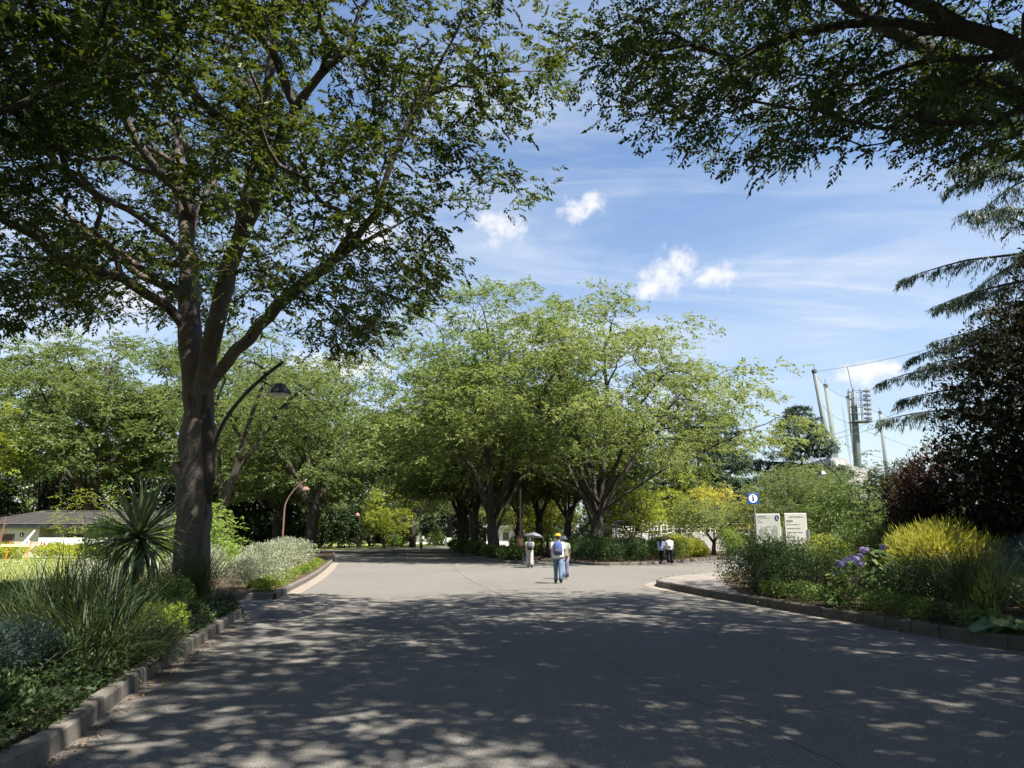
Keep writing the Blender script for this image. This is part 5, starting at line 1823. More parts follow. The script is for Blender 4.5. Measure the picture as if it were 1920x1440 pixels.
shrub('dark_shrub', 'dark low shrub in front of the golden shrub', (8.6, 15.8, ZR), (1.1, 0.9, 1.0), 612, 5000, 0.07, 0.03, 'leaf_shade', 10)
# gold thread-leaf shrub: fine upright sprays
rng = np.random.default_rng(620)
root = thing('golden_shrub', 'golden-yellow thread-leaf shrub glowing in a sun patch', 'shrub', (9.85, 16.6, ZR))
V, _c = shrub_arrays(rng, 1.42, 1.15, 2.0, 14000, 0.16, 0.015, 16, 1.0, spiky=0.7, shell=0.5)
leaf_obj('foliage', V, 'leaf_gold', root, rng)
w = MB()
for i in range(8):
    c = _c[i, :3]
    w.tube([(c[0] * .2, c[1] * .2, 0), (c[0] * .6, c[1] * .6, c[2] * .6), tuple(c)], [0.025, 0.016, 0.008], 5)
w.build('stems', 'bark_brown', root)
# blue-green juniper
root = thing('juniper', 'blue-green spreading juniper at the right border', 'shrub', (10.2, 14.0, ZR))
V, _c = shrub_arrays(rng, 1.6, 1.1, 1.6, 13000, 0.09, 0.014, 14, 0.5, spiky=0.5, shell=0.5)
leaf_obj('foliage', V, 'leaf_blue', root, rng)
w = MB()
for i in range(8):
    c = _c[i, :3]
    w.tube([(c[0] * .2, c[1] * .2, 0), (c[0] * .6, c[1] * .6, c[2] * .6), tuple(c)], [0.03, 0.02, 0.01], 5)
w.build('stems', 'bark_dark', root)
grass('strap_grass', 'tall dark upright grass clump in the right foreground bed', (8.15, 12.9, ZR), 630, 560, 0.30, 1.45, 0.016, 'leaf_blade', (0.02, 0.55), 0.75)
grass('strap_grass', 'arching grass clump right of the tall one at the right border', (8.95, 12.1, ZR), 631, 360, 0.26, 1.2, 0.016, 'leaf_blade', (0.1, 0.9), 0.9)
grass('strap_grass', 'low arching grass tuft hanging to the right kerb', (7.6, 12.7, ZR), 632, 260, 0.22, 0.62, 0.013, 'leaf_blade', (0.3, 1.2), 1.0, dead=0.3)
grass('strap_grass', 'small sword-leaf tuft beside the pavement corner', (6.55, 19.6, ZR), 633, 70, 0.14, 0.62, 0.03, 'leaf_blade', (0.2, 0.9), 0.9)

# hydrangea
HBs = np.array([7.6, 15.5, ZR])
root = thing('hydrangea', 'hydrangea with purple-blue flower heads in the right bed', 'hydrangea', tuple(HBs))
rr = random.Random(640)
leafs = []
for i in range(4):
    me = round_leaf('leaf', rr.uniform(0.075, 0.10), 650 + i, 3, 0.3)
    co = np.empty(len(me.vertices) * 3, dtype=np.float32)
    me.vertices.foreach_get('co', co)
    co = co.reshape(-1, 3) * np.array([1.35, 0.72, 1.0], dtype=np.float32)
    me.vertices.foreach_set('co', co.ravel())
    me.materials.append(MATS['leaf_hydrangea'])
    leafs.append(me)
for i in range(190):
    a = rr.uniform(0, 6.28)
    q = math.sqrt(rr.random())
    rr_ = q * 0.82
    z = 1.18 * (1 - 0.55 * q * q) * rr.uniform(0.35, 1.0) + 0.08
    o = bpy.data.objects.new('leaf', rr.choice(leafs))
    COL.objects.link(o)
    o.parent = root
    o.location = (math.cos(a) * rr_, math.sin(a) * rr_ * 0.8, z)
    o.rotation_euler = (rr.uniform(-.4, .4), rr.uniform(0.0, 0.7), a + rr.uniform(-.6, .6))
st = MB()
for i in range(14):
    a = rr.uniform(0, 6.28)
    q = rr.uniform(0.2, 0.7)
    st.tube([(math.cos(a) * .1, math.sin(a) * .1, -0.02), (math.cos(a) * q * .7, math.sin(a) * q * .6, 0.6), (math.cos(a) * q, math.sin(a) * q * .8, 1.1 - 0.4 * q)], 0.008, 4)
st.build('stems', 'bark_brown', root)
heads = []
for i in range(3):
    rg = np.random.default_rng(660 + i)
    n = 150
    d = norm(rg.normal(0, 1, (n, 3)) + np.array([0, 0, 0.3]))
    P = d * np.array([0.085, 0.085, 0.06])
    V = leaf_mesh_arrays(P - norm(np.cross(d, rg.normal(0, 1, (n, 3)))) * 0.014, np.cross(d, rg.normal(0, 1, (n, 3))), d, 0.034, 0.032)
    me = mesh_np('flower_head', V.reshape(-1, 3), np.arange(n * 4).reshape(n, 4), rnd=np.clip(rg.random(n) * 0.6 + 0.15 * i, 0, 1))
    me.materials.append(MATS['petal_hydrangea'])
    heads.append(me)
for i, (u, v, Y) in enumerate([(1582, 1055, 15.3), (1598, 1046, 15.2), (1612, 1042, 15.3), (1606, 1049, 15.0), (1624, 1032, 15.6), (1618, 1031, 15.8), (1656, 1026, 15.9), (1612, 1058, 15.0), (1606, 1086, 14.7), (1575, 1058, 15.2), (1590, 1051, 15.5)]):
    p = at(u, v, Y) - HBs
    o = bpy.data.objects.new('flower_head', heads[i % 3])
    COL.objects.link(o)
    o.parent = root
    o.location = tuple(p)
    o.rotation_euler = (rr.uniform(-.4, .4), rr.uniform(-.4, .4), rr.uniform(0, 6))
    s = rr.uniform(0.7, 0.95) if i not in (8,) else 0.5
    o.scale = (s, s, s)
broad_plant('broad_leaf_plant', 'broad round-leaved plant spilling over the right kerb near the frame edge', (7.72, 11.55, ZR), 670, 34, 0.45, 0.34, 0.125, 'leaf_broad', down=0.3)
broad_plant('broad_leaf_plant', 'broad round-leaved plant at the far right frame edge', (8.3, 11.2, ZR), 671, 18, 0.42, 0.40, 0.12, 'leaf_broad')
broad_plant('broad_leaf_plant', 'large-leaved plant low in front of the hydrangea', (7.05, 15.2, ZR), 672, 16, 0.42, 0.40, 0.11, 'leaf_shade')
# creeping ground cover on the right kerb
rng = np.random.default_rng(680)
Vs = []
for (x, y, rx, ry, h, n) in [(6.65, 16.9, .5, .9, .5, 1500), (6.85, 15.6, .5, .9, .5, 1500), (7.1, 14.3, .5, .8, .5, 1500), (7.35, 13.2, .5, .7, .45, 1200), (6.35, 17.9, .45, .7, .5, 1200), (7.6, 12.0, .4, .6, .30, 800), (6.9, 16.2, .5, .8, .45, 900), (8.3, 10.4, .6, .8, .4, 900)]:
    V, _c = shrub_arrays(rng, rx, ry, h, n, 0.05, 0.034, 8, 0.5)
    Vs.append(V + np.array([x, y, ZR]))
for k in range(26):      # runners trailing over the kerb face
    y0 = rng.uniform(12.4, 18.2)
    x0 = np.interp(y0, rk[:, 1], rk[:, 0])
    m = 26
    q = rng.random(m)
    P = np.stack([x0 + 0.16 - 0.20 * q, y0 + rng.normal(0, .05, m), ZR + 0.03 - 0.2 * q ** 2], 1)
    Vs.append(leaf_mesh_arrays(P, rng.normal(0, .6, (m, 3)) + np.array([-.5, 0, -.3]), np.array([-.5, 0, .8]) + rng.normal(0, .4, (m, 3)), 0.045, 0.032))
o = leaf_obj('ground_cover', np.concatenate(Vs), 'leaf_hedge', None, rng)
tag(o, 'low creeping green ground cover spilling over the right kerb', 'ground cover', kind='stuff')
shrub('edging_plant', 'lime-green low plant on the right kerb below the nandina', (6.45, 18.2, ZR), (0.5, 0.5, 0.36), 690, 1100, 0.05, 0.03, 'leaf_nandina', 8, cat='plant')

# ------------------------------------------------------------------ street lamps
def street_lamp(label, base, top, reach, a, mat, arc=0.40, group=None, hood=1.0):
    root = thing('street_lamp', label, 'street lamp', tuple(base), a, group)
    z1 = top * (1 - arc)
    pts = [(0, 0, -0.05), (0, 0, z1 * 0.5), (0, 0, z1)]
    for k in range(1, 11):
        f = k / 10
        pts.append((reach * f ** 1.75, 0, z1 + (top - z1) * (f ** 0.92)))
    MB().tube(pts, [0.07] * 2 + [0.062] + [0.058 - 0.0015 * k for k in range(10)], 10).build('pole', mat, root, smooth=True)
    MB().tube([(0, 0, -0.02), (0, 0, 0.55), (0, 0, 0.6)], [0.11, 0.105, 0.075], 10).build('base_cover', mat, root)
    f = 0.78
    px, pz = reach * f ** 1.75, z1 + (top - z1) * f ** 0.92
    hx, hz = px + 0.42, pz - 0.22
    MB().tube([(px, 0, pz), (hx, 0, hz)], 0.024, 8).build('bracket', mat, root)
    k = hood
    h = MB()
    rings = []
    for z, r in ((0.12, 0.12), (0.10, 0.15), (-0.02, 0.24), (-0.11, 0.31), (-0.15, 0.31)):
        rings.append((hx + 0.1, 0, hz + z * k, r * k, r * 0.8 * k))
    h.loft(rings, 6).build('hood', mat, root)
    MB().loft([(hx + 0.1, 0, hz - 0.205 * k, 0.24 * k, 0.19 * k), (hx + 0.1, 0, hz - 0.152 * k, 0.285 * k, 0.225 * k)], 6).build('diffuser', 'diffuser', root)
    return root


b = at(386, 1005, 18.0)
street_lamp('dark curved street lamp half hidden behind the big forked trunk', (b[0], 18.0, 0.1), 6.0, 1.62, 0.0, 'lamp_black')
b = at(530, 1005, 57.0)
street_lamp('pinkish-brown curved street lamp above the silver shrubs', (b[0], 57.0, 0.1), 6.0, 1.6, 0.05, 'lamp_brown')
b = at(1600, 1005, 43.0)
street_lamp('dark curved street lamp poking above the round bushes on the right', (b[0], 43.0, 0.1), 6.0, 1.5, math.pi, 'lamp_black')
root = thing('street_lamp', 'slim straight lamp post with a small reddish head at the far bend', 'street lamp', (at(672, 1005, 95)[0], 95.0, 0.02))
MB().tube([(0, 0, 0), (0, 0, 4.3)], [0.075, 0.05], 8).build('pole', 'lamp_black', root)
MB().loft([(-0.25, 0, 4.2, 0.34, 0.34), (-0.25, 0, 4.42, 0.30, 0.30), (-0.25, 0, 4.62, 0.1, 0.1)], 8).build('hood', 'lamp_brown', root)
MB().tube([(0, 0, 1.2), (0, 0, 1.55)], 0.10, 8).build('collar', 'lamp_brown', root)
b = at(976, 1005, 47.5)
root = thing('park_post', 'tall slim dark post beside the umbrella walker', 'post', (b[0], 47.5, 0.1))
MB().tube([(0, 0, 0), (0, 0, 4.6)], [0.06, 0.05], 8).build('pole', 'lamp_brown', root)
MB().box((0, 0, 4.65), (0.16, 0.16, 0.12), bevel=0.02).build('cap', 'lamp_black', root)
root = thing('bollard', 'reddish-brown square post on the island tip left of the umbrella walker', 'bollard', (b[0] - 0.05, 46.6, 0.1))
MB().box((0, 0, 0.75), (0.30, 0.22, 1.5), bevel=0.03).build('body', 'wood_red', root)
MB().box((0, 0, 1.53), (0.34, 0.26, 0.05), bevel=0.015).build('cap', 'lamp_brown', root)
# finger post
b = at(1148, 1005, 45.6)
root = thing('finger_post', 'dark finger signpost standing in the shaded hedge', 'signpost', (b[0], 43.9, 0.13))
MB().tube([(0, 0, 0), (0, 0, 2.45)], 0.045, 8).build('pole', 'lamp_black', root)
MB().box((0.22, 0, 2.36), (0.72, 0.05, 0.16), bevel=0.02).build('arm', 'sign_black', root)
MB().box((-0.06, 0, 2.16), (0.42, 0.05, 0.14), bevel=0.02).build('arm', 'sign_black', root)

# ------------------------------------------------------------------ information sign and boards
def plate(root, name, mat, poly, y0, y1):
    """flat printed shape in the local XZ plane, between y0 and y1 (front is -Y)"""
    m = MB()
    n = len(poly)
    m.add([(x, y0, z) for x, z in poly] + [(x, y1, z) for x, z in poly], [tuple(range(n)), tuple(range(2 * n - 1, n - 1, -1))] + [(j, i, n + i, n + j) for i, j in ((i, (i + 1) % n) for i in range(n))])
    return m.build(name, mat, root)


def rect(x0, z0, x1, z1):
    return [(x0, z0), (x1, z0), (x1, z1), (x0, z1)]


def disc(cx, cz, r, n=24, sy=1.0):
    return [(cx + r * math.cos(2 * math.pi * k / n), cz + sy * r * math.sin(2 * math.pi * k / n)) for k in range(n)]


YB = 31.5
p = at(1419, 1005, YB)
root = thing('information_sign', 'blue square sign with a white disc and letter i on a thin pole', 'sign', (p[0], YB, 0.19), R(-6))
MB().tube([(0, 0.03, -0.05), (0, 0.03, 3.25)], 0.03, 8).build('pole', 'metal_grey', root)
pl = MB().box((-0.05, 0, 3.07), (0.47, 0.025, 0.47), bevel=0.008).build('panel', 'sign_blue', root)
plate(pl, 'disc', 'sign_white', disc(-0.05, 3.075, 0.185), -0.0185, -0.0145)
lt = MB()
for poly in (disc(-0.05, 3.185, 0.032, 16), rect(-0.098, 3.095, -0.018, 3.125), rect(-0.078, 2.99, -0.018, 3.125), rect(-0.112, 2.965, 0.012, 2.99)):
    n = len(poly)
    lt.add([(x, -0.0225, z) for x, z in poly], [tuple(range(n))])
lt.build('letter', 'sign_navy', pl)

rr = random.Random(700)
p = at(1444, 1005, 31.0)
root = thing('map_board', 'pale board with a park map and round blue badge, left of two boards', 'sign board', (p[0] - 0.05, 31.0, 0.19), R(-20))
bd = MB().box((0, 0, 1.62), (0.98, 0.05, 1.55), bevel=0.012).build('panel', 'off_white', root)
for s in (-1, 1):
    MB().tube([(s * 0.50, 0.055, -0.05), (s * 0.50, 0.055, 1.85 if s > 0 else 2.3)], 0.045, 10).build('post', 'metal_grey', root)
plate(bd, 'badge', 'sign_navy', disc(0.37, 2.22, 0.085, 20, 1.35), -0.031, -0.027)
bw = MB()
for poly in (disc(0.37, 2.28, 0.016, 10), rect(0.345, 2.15, 0.362, 2.25), rect(0.345, 2.15, 0.41, 2.175), rect(0.375, 2.18, 0.395, 2.225)):
    bw.add([(x, -0.0345, z) for x, z in poly], [tuple(range(len(poly)))])
bw.build('badge_mark', 'sign_white', bd)
for (x0, z, w_, h_) in [(-0.42, 2.27, 0.36, 0.035), (-0.42, 2.21, 0.52, 0.018), (-0.42, 2.12, 0.10, 0.02), (-0.42, 2.03, 0.20, 0.022)]:
    x = x0
    m = MB()
    while x < x0 + w_:
        q = rr.uniform(0.018, 0.05)
        m.add([(a_, -0.0275, c_) for a_, c_ in rect(x, z, min(x + q, x0 + w_), z + h_)], [(0, 1, 2, 3)])
        x += q + 0.012
    m.build('text_line', 'sign_text', bd)
for (cx, cz, rx, rz_) in [(-0.20, 1.63, 0.19, 0.22), (0.26, 1.68, 0.13, 0.24), (0.02, 1.45, 0.10, 0.12)]:
    poly = [(cx + rx * math.cos(a_) * rr.uniform(0.85, 1.1), cz + rz_ * math.sin(a_) * rr.uniform(0.85, 1.1)) for a_ in [2 * math.pi * k / 18 for k in range(18)]]
    plate(bd, 'map_area', 'map_green', poly, -0.0290, -0.0265)
m = MB()
for k in range(26):
    cx, cz = rr.uniform(-0.40, 0.40), rr.uniform(1.18, 1.95)
    a_ = rr.choice([0.9, -0.7, 0.2, 1.4]) + rr.uniform(-.15, .15)
    l_ = rr.uniform(0.05, 0.16)
    dx, dz = math.cos(a_) * l_, math.sin(a_) * l_
    nx, nz = -math.sin(a_) * 0.008, math.cos(a_) * 0.008
    cx, cz = max(-.3, min(.3, cx)), max(1.3, min(1.85, cz))
    m.add([(cx - dx - nx, -0.0305, cz - dz - nz), (cx + dx - nx, -0.0305, cz + dz - nz), (cx + dx + nx, -0.0305, cz + dz + nz), (cx - dx + nx, -0.0305, cz - dz + nz)], [(0, 1, 2, 3)])
m.build('map_lines', 'map_line', bd)

p = at(1494, 1005, 29.5)
root = thing('text_board', 'pale board with lines of text and two dark headings, right of two boards', 'sign board', (p[0], 29.5, 0.19), R(-14))
bd = MB().box((0, 0, 1.60), (0.84, 0.05, 1.55), bevel=0.012).build('panel', 'off_white', root)
MB().tube([(-0.43, 0.055, -0.05), (-0.43, 0.055, 1.75)], 0.045, 10).build('post', 'metal_grey', root)
MB().tube([(0.445, 0.0, -0.05), (0.445, 0.0, 1.72)], 0.06, 12).build('post', 'metal_grey', root)
for (x0, z, w_, h_, kind) in [(-0.26, 2.20, 0.56, 0.045, 't'), (-0.36, 2.02, 0.24, 0.075, 'h'), (-0.36, 1.90, 0.48, 0.04, 't'), (-0.36, 1.74, 0.50, 0.04, 't'), (-0.36, 1.58, 0.58, 0.04, 't'), (-0.36, 1.40, 0.22, 0.075, 'h'), (-0.36, 1.27, 0.66, 0.045, 't'), (-0.36, 1.12, 0.66, 0.045, 't')]:
    m = MB()
    if kind == 'h':
        m.add([(a_, -0.0275, c_) for a_, c_ in rect(x0, z, x0 + w_, z + h_)], [(0, 1, 2, 3)])
        hd = m.build('heading', 'sign_black', bd)
        continue
    x = x0
    while x < x0 + w_:
        q = rr.uniform(0.02, 0.04)
        for part in range(2):
            if rr.random() < 0.85:
                m.add([(a_, -0.0275, c_) for a_, c_ in rect(x, z + part * h_ * 0.55, x + q, z + part * h_ * 0.55 + h_ * 0.4)], [(0, 1, 2, 3)])
        x += q + 0.010
    m.build('text_line', 'sign_text', bd)
m = MB()
for k in range(4):
    m.add([(a_, -0.0305, c_) for a_, c_ in rect(-0.335 + k * 0.05, 2.04, -0.305 + k * 0.05, 2.075)], [(0, 1, 2, 3)])
for k in range(4):
    m.add([(a_, -0.0305, c_) for a_, c_ in rect(-0.335 + k * 0.045, 1.42, -0.305 + k * 0.045, 1.455)], [(0, 1, 2, 3)])
m.build('heading_text', 'sign_white', bd)

# ------------------------------------------------------------------ toilet block on the left
YT = 60.0
root = thing('toilet_block', 'low cream toilet block with dark hipped roof beyond the left lawn', 'building', (-38.9, YT, 0.03))
# local: front towards -Y
MB().box((-3.45, 1.2, 1.25), (2.5, 4.0, 2.5)).build('wall', 'wall_grey', root)
MB().box((-0.62, 0.6, 1.25), (3.16, 4.8, 2.5)).build('wall', 'wall_cream', root)
MB().box((7.0, 1.4, 1.25), (12.0, 3.6, 2.5)).build('wall', 'wall_grey', root)
rf = MB()
ex0, ex1, ey0, ey1, ez = -5.3, 13.6, -2.1, 6.6, 2.46
rx0, rx1, ry, rzz = -1.7, 9.5, 2.2, 3.7
rf.add([(ex0, ey0, ez), (ex1, ey0, ez), (ex1, ey1, ez), (ex0, ey1, ez), (rx0, ry, rzz), (rx1, ry, rzz)], [(0, 1, 5, 4), (1, 2, 5), (2, 3, 4, 5), (3, 0, 4), (3, 2, 1, 0)])
roof = rf.build('roof', 'roof_dark', root)
for k in range(13):      # standing seams of the front slope
    f = (k + 0.5) / 13
    xb = ex0 + (ex1 - ex0) * f
    xt = rx0 + (rx1 - rx0) * f
    MB().tube([(xb, ey0 + 0.02, ez + 0.03), (xt, ry - 0.1, rzz - 0.02)], 0.03, 4).build('roof_seam', 'roof_dark', roof)
MB().tube([(rx0, ry, rzz + 0.02), (rx1, ry, rzz + 0.02)], 0.08, 6).build('ridge', 'roof_dark', roof)
MB().tube([(rx0, ry, rzz), (ex0, ey0, ez + 0.03)], 0.06, 6).build('hip', 'roof_dark', roof)
MB().tube([(rx1, ry, rzz), (ex1, ey0, ez + 0.03)], 0.06, 6).build('hip', 'roof_dark', roof)
MB().box(((ex0 + ex1) / 2, ey0 - 0.04, ez - 0.06), (ex1 - ex0 + 0.1, 0.06, 0.20)).build('fascia', 'fascia_navy', root)
MB().box(((ex0 + ex1) / 2, ey0 + 0.3, ez + 0.15), (ex1 - ex0 - 0.9, 0.30, 0.03)).build('eave_strip', 'roof_trim', roof)
MB().box((-1.55, -1.82, 0.90), (0.95, 0.04, 1.75)).build('door', 'door_brown', root)
MB().box((-1.02, -1.83, 0.90), (0.10, 0.05, 1.80)).build('door_frame', 'wall_dark', root)
sg = MB().box((-0.40, -1.82, 1.72), (0.30, 0.04, 0.30)).build('sign', 'sign_black', root)
MB().box((-0.40, -1.845, 1.70), (0.06, 0.01, 0.18)).build('pictogram', 'sign_white', sg)
sg = MB().box((0.12, -1.82, 1.12), (0.36, 0.04, 0.52)).build('sign', 'sign_white', root)
MB().box((0.12, -1.845, 1.12), (0.09, 0.01, 0.22)).ball((0.12, -1.845, 1.28), (0.05, 0.006, 0.05), 8, 4).build('pictogram', 'sign_text', sg)
MB().box((-3.9, -0.82, 2.0), (0.9, 0.05, 0.36)).build('window', 'wall_dark', root)
MB().box((-3.0, -0.83, 1.7), (0.16, 0.06, 0.5)).build('meter_box', 'metal_grey', root)
for x in (3.0, 5.6, 8.2):
    MB().box((x, -0.42, 1.5), (1.7, 0.05, 0.5)).build('window', 'fascia_navy', root)
MB().box((-0.6, -1.95, 2.25), (3.0, 0.10, 0.14)).build('beam', 'roof_trim', root)
MB().box((6.4, -1.8, 2.25), (10.0, 0.10, 0.14)).build('beam', 'roof_trim', root)
MB().tube([(2.7, -1.7, 0), (2.7, -1.7, 2.2)], 0.06, 8).build('post', 'roof_trim', root)
root = thing('screen_fence', 'white screen panel with a red pictogram beside the toilet block', 'fence', (-36.3, YT - 3.2, 0.03))
for k in range(5):
    p_ = MB().box((k * 1.42, 0, 0.75), (1.38, 0.06, 1.5)).build('panel', 'white_paint', root)
    if k == 0:
        m = MB().box((-0.42, -0.036, 0.98), (0.13, 0.008, 0.36)).box((-0.20, -0.036, 0.98), (0.13, 0.008, 0.36)).build('pictogram', 'sign_red', p_)
for k in range(6):
    MB().box((-0.71 + k * 1.42, 0.06, 0.76), (0.06, 0.06, 1.52)).build('post', 'metal_grey', root)
root = thing('white_dish', 'tilted white oval board leaning behind the azalea row', 'board', (-37.1, YT - 4.9, 0.05), R(10))
m = MB()
pts = [(0.8 * math.cos(2 * math.pi * k / 24), 1.3 * math.sin(2 * math.pi * k / 24)) for k in range(24)]
m.prism(pts, -0.03, 0.03)
o = m.build('panel', 'white_paint', root, loc=(0.0, 0.0, 0.95), rot=(R(58), R(0), R(-62)))
MB().tube([(0, 0.15, 0), (0, 0.1, 0.9)], 0.04, 6).build('prop', 'metal_grey', root)
for i, (u, lab) in enumerate([(17, 'orange stake holding pale tape, left of two'), (55, 'orange stake holding pale tape, right of two')]):
    p = at(u, 1020, 47.5)
    root = thing('stake', lab, 'stake', (p[0], 47.5, 0.03), 0, 'orange stakes with pale tape')
    MB().tube([(-0.12, 0, 0), (0.08, 0, 1.22)], 0.035, 6).build('shaft', 'stake_orange', root)
    MB().tube([(0.02, 0, 1.24), (0.12, 0, 1.18), (0.2, 0, 1.26)], 0.03, 6).build('hook', 'stake_orange', root)
p0, p1 = at(-60, 1016, 47.5), at(57, 1018, 47.5)
o = MB().box(((p0[0] + p1[0]) / 2, 47.4, 1.05), (p1[0] - p0[0], 0.015, 0.14)).build('barrier_tape', 'tape_pale')
tag(o, 'pale green barrier tape strung between the orange stakes', 'tape')
p = at(4, 1005, 44)
root = thing('brown_pole', 'thin reddish support pole at the left frame edge before the toilet block', 'pole', (p[0] - 0.15, 44.0, 0.03))
MB().tube([(0, 0, 0), (0.12, 0, 1.6), (0.22, 0, 2.8)], [0.05, 0.045, 0.035], 6).build('shaft', 'wood_red', root)
MB().tube([(0.12, 0, 1.5), (0.45, 0, 1.9)], 0.015, 5).build('twig', 'wood_red', root)

# ------------------------------------------------------------------ white terrace railing behind the hedge
def railing(root, x0, x1, y, z0, z1, n, inner=1):
    w = 0.07
    for k in range(n + 1):
        x = x0 + (x1 - x0) * k / n
        MB().box((x, y, (z0 + z1) / 2), (w, w, z1 - z0)).build('post', 'white_paint', root)
    for z in (z0 + 0.04, z1 - 0.04) + ((((z0 + z1) / 2),) if inner else ()):
        MB().box(((x0 + x1) / 2, y - 0.045, z), (x1 - x0, 0.05, 0.07)).build('rail', 'white_paint', root)


YW = 76.0
root = thing('terrace', 'white stepped terrace wall with railings behind the hedge', 'terrace', (0, YW, 0.1))
ax = lambda u: at(u, 1005, YW)[0]
az = lambda v: at(960, v, YW)[2] - 0.1
MB().box(((ax(1148) + ax(1215)) / 2, 1.0, az(1000) / 2), (ax(1215) - ax(1148), 2.0, az(1000))).build('wall', 'concrete', root)
MB().box(((ax(1206) + ax(1345)) / 2, 1.6, az(999) / 2), (ax(1345) - ax(1206), 2.0, az(999))).build('wall', 'concrete', root)
MB().box(((ax(1345) + ax(1420)) / 2, 1.8, az(1000) / 2), (ax(1420) - ax(1345), 2.0, az(1000))).build('wall', 'concrete', root)
railing(root, ax(1150), ax(1166), 0.1, az(999), az(991), 4)
railing(root, ax(1169), ax(1196), 0.1, az(998), az(987), 5)
railing(root, ax(1201), ax(1216), 0.15, az(997), az(983), 3)
railing(root, ax(1216), ax(1240), 0.2, az(995), az(978), 4, 1)
railing(root, ax(1240), ax(1252), 0.2, az(994), az(976), 2, 1)
railing(root, ax(1255), ax(1345), 0.7, az(999), az(984), 10, 1)
railing(root, ax(1350), ax(1400), 0.9, az(999), az(981), 6, 1)
for u in (1205, 1240, 1264, 1288, 1405):
    MB().box((ax(u), 0.0, az(984) / 2), (0.12, 0.12, az(984))).build('pillar', 'white_paint', root)
g = MB().tube([(ax(1206), 0.0, az(985)), (ax(1206), 0.0, az(979))], 0.05, 6).ball((ax(1206), 0.0, az(977.5)), 0.16, 10, 6)
g.build('globe_lamp', 'diffuser', root)
root = thing('pavilion', 'white building glimpsed between the island trunks', 'building', (at(985, 1005, 112)[0], 112.0, 0))
MB().box((-2.0, 2.0, 1.5), (8.0, 4.0, 3.0)).build('wall', 'white_paint', root)
MB().box((-2.0, 1.8, 3.12), (9.0, 5.0, 0.24)).build('roof', 'roof_trim', root)
for k in range(4):
    MB().box((-4.9 + k * 1.9, -0.03, 1.6), (0.9, 0.06, 1.2)).build('window', 'wall_dark', root)
root = thing('pavilion', 'pale building glimpsed behind the trunks past the cyclist', 'building', (at(805, 1005, 150)[0], 150.0, 0))
MB().box((0, 2.0, 2.4), (9.0, 4.0, 4.8)).build('wall', 'white_paint', root)
MB().box((0, 1.8, 4.92), (10.0, 5.0, 0.24)).build('roof', 'roof_trim', root)
for k in range(4):
    MB().box((-3.0 + k * 2.0, -0.03, 2.4), (1.0, 0.06, 1.2)).build('window', 'wall_dark', root)
root = thing('notice_panel', 'small white notice panel at the far end of the avenue', 'sign', (at(842, 1005, 118)[0], 118.0, 0.05))
MB().box((0, 0, 1.0), (0.75, 0.05, 0.7)).build('panel', 'off_white', root)
for s in (-1, 1):
    MB().box((s * 0.34, 0.05, 0.6), (0.06, 0.05, 1.2)).build('leg', 'metal_grey', root)

# ------------------------------------------------------------------ ballpark: netting poles, light tower, stand
PO = []
for i, (ub, vb, ut, vt, Y, r, lab) in enumerate([
        (1566, 905, 1527, 697, 104, 0.82, 'tallest leaning grey netting pole, leftmost of the row'),
        (1574, 900, 1548, 724, 110, 0.80, 'second grey netting pole from the left'),
        (1606, 876, 1590, 746, 124, 0.80, 'third grey netting pole, just left of the floodlight tower'),
        (1659, 856, 1650, 774, 150, 0.80, 'isolated grey netting pole right of the floodlight tower')]):
    top, low = at(ut, vt, Y), at(ub, vb, Y)
    d = (top - low) / (top[2] - low[2])
    base = low - d * low[2]
    root = thing('netting_pole', lab, 'pole', tuple(base))
    L_ = top - base
    MB().tube([(0, 0, -0.1), tuple(L_ * 0.5), tuple(L_)], [r * 0.52, r * 0.46, r * 0.38], 16).build('shaft', 'pole_grey', root, smooth=True)
    q = L_ * (1 - 0.36 * (top[2] / 25))
    MB().tube([tuple(q * 0.985), tuple(q), tuple(q * 1.015)], [r * 0.50, r * 0.54, r * 0.50], 16).build('collar', 'pole_grey', root)
    MB().tube([tuple(L_ * 0.995), tuple(L_ * 1.012)], [r * 0.48, r * 0.48], 12).build('cap', 'pole_dark', root)
    MB().tube([tuple(L_), tuple(L_ + np.array([0, 0, 1.2]))], 0.05, 5).build('rod', 'pole_dark', root)
    PO.append((base, top))
root = thing('safety_net', 'faint grey safety net and cables strung between the tall poles', 'net', (0, 0, 0))
far_top = at(1760, 820, 190)
tops = [p[1] for p in PO] + [far_top]
lows = [np.array([p[0][0], p[0][1], 8.0]) for p in PO] + [np.array([far_top[0], far_top[1], 8.0])]
for i in range(4):
    V, Q = [], []
    m = 10
    for k in range(m + 1):
        f = k / m
        tp = tops[i] * (1 - f) + tops[i + 1] * f
        lo = lows[i] * (1 - f) + lows[i + 1] * f
        tp = tp - np.array([0, 0, 1.6 * 4 * f * (1 - f) * 0.2])
        for j in range(6):
            V.append(tuple(lo + (tp - lo) * j / 5))
    for k in range(m):
        for j in range(5):
            a = k * 6 + j
            Q.append((a, a + 6, a + 7, a + 1))
    link('net_panel', mesh_np('net_panel', V, Q, smooth=True), 'net', root)
    for frac in (1.0, 0.74, 0.5):
        pts = []
        for k in range(9):
            f = k / 8
            tp = (lows[i] + (tops[i] - lows[i]) * frac) * (1 - f) + (lows[i + 1] + (tops[i + 1] - lows[i + 1]) * frac) * f
            pts.append(tuple(tp - np.array([0, 0, 1.6 * 4 * f * (1 - f) * 0.2])))
        MB().tube(pts, 0.03, 4, caps=False).build('cable', 'pole_dark', root)
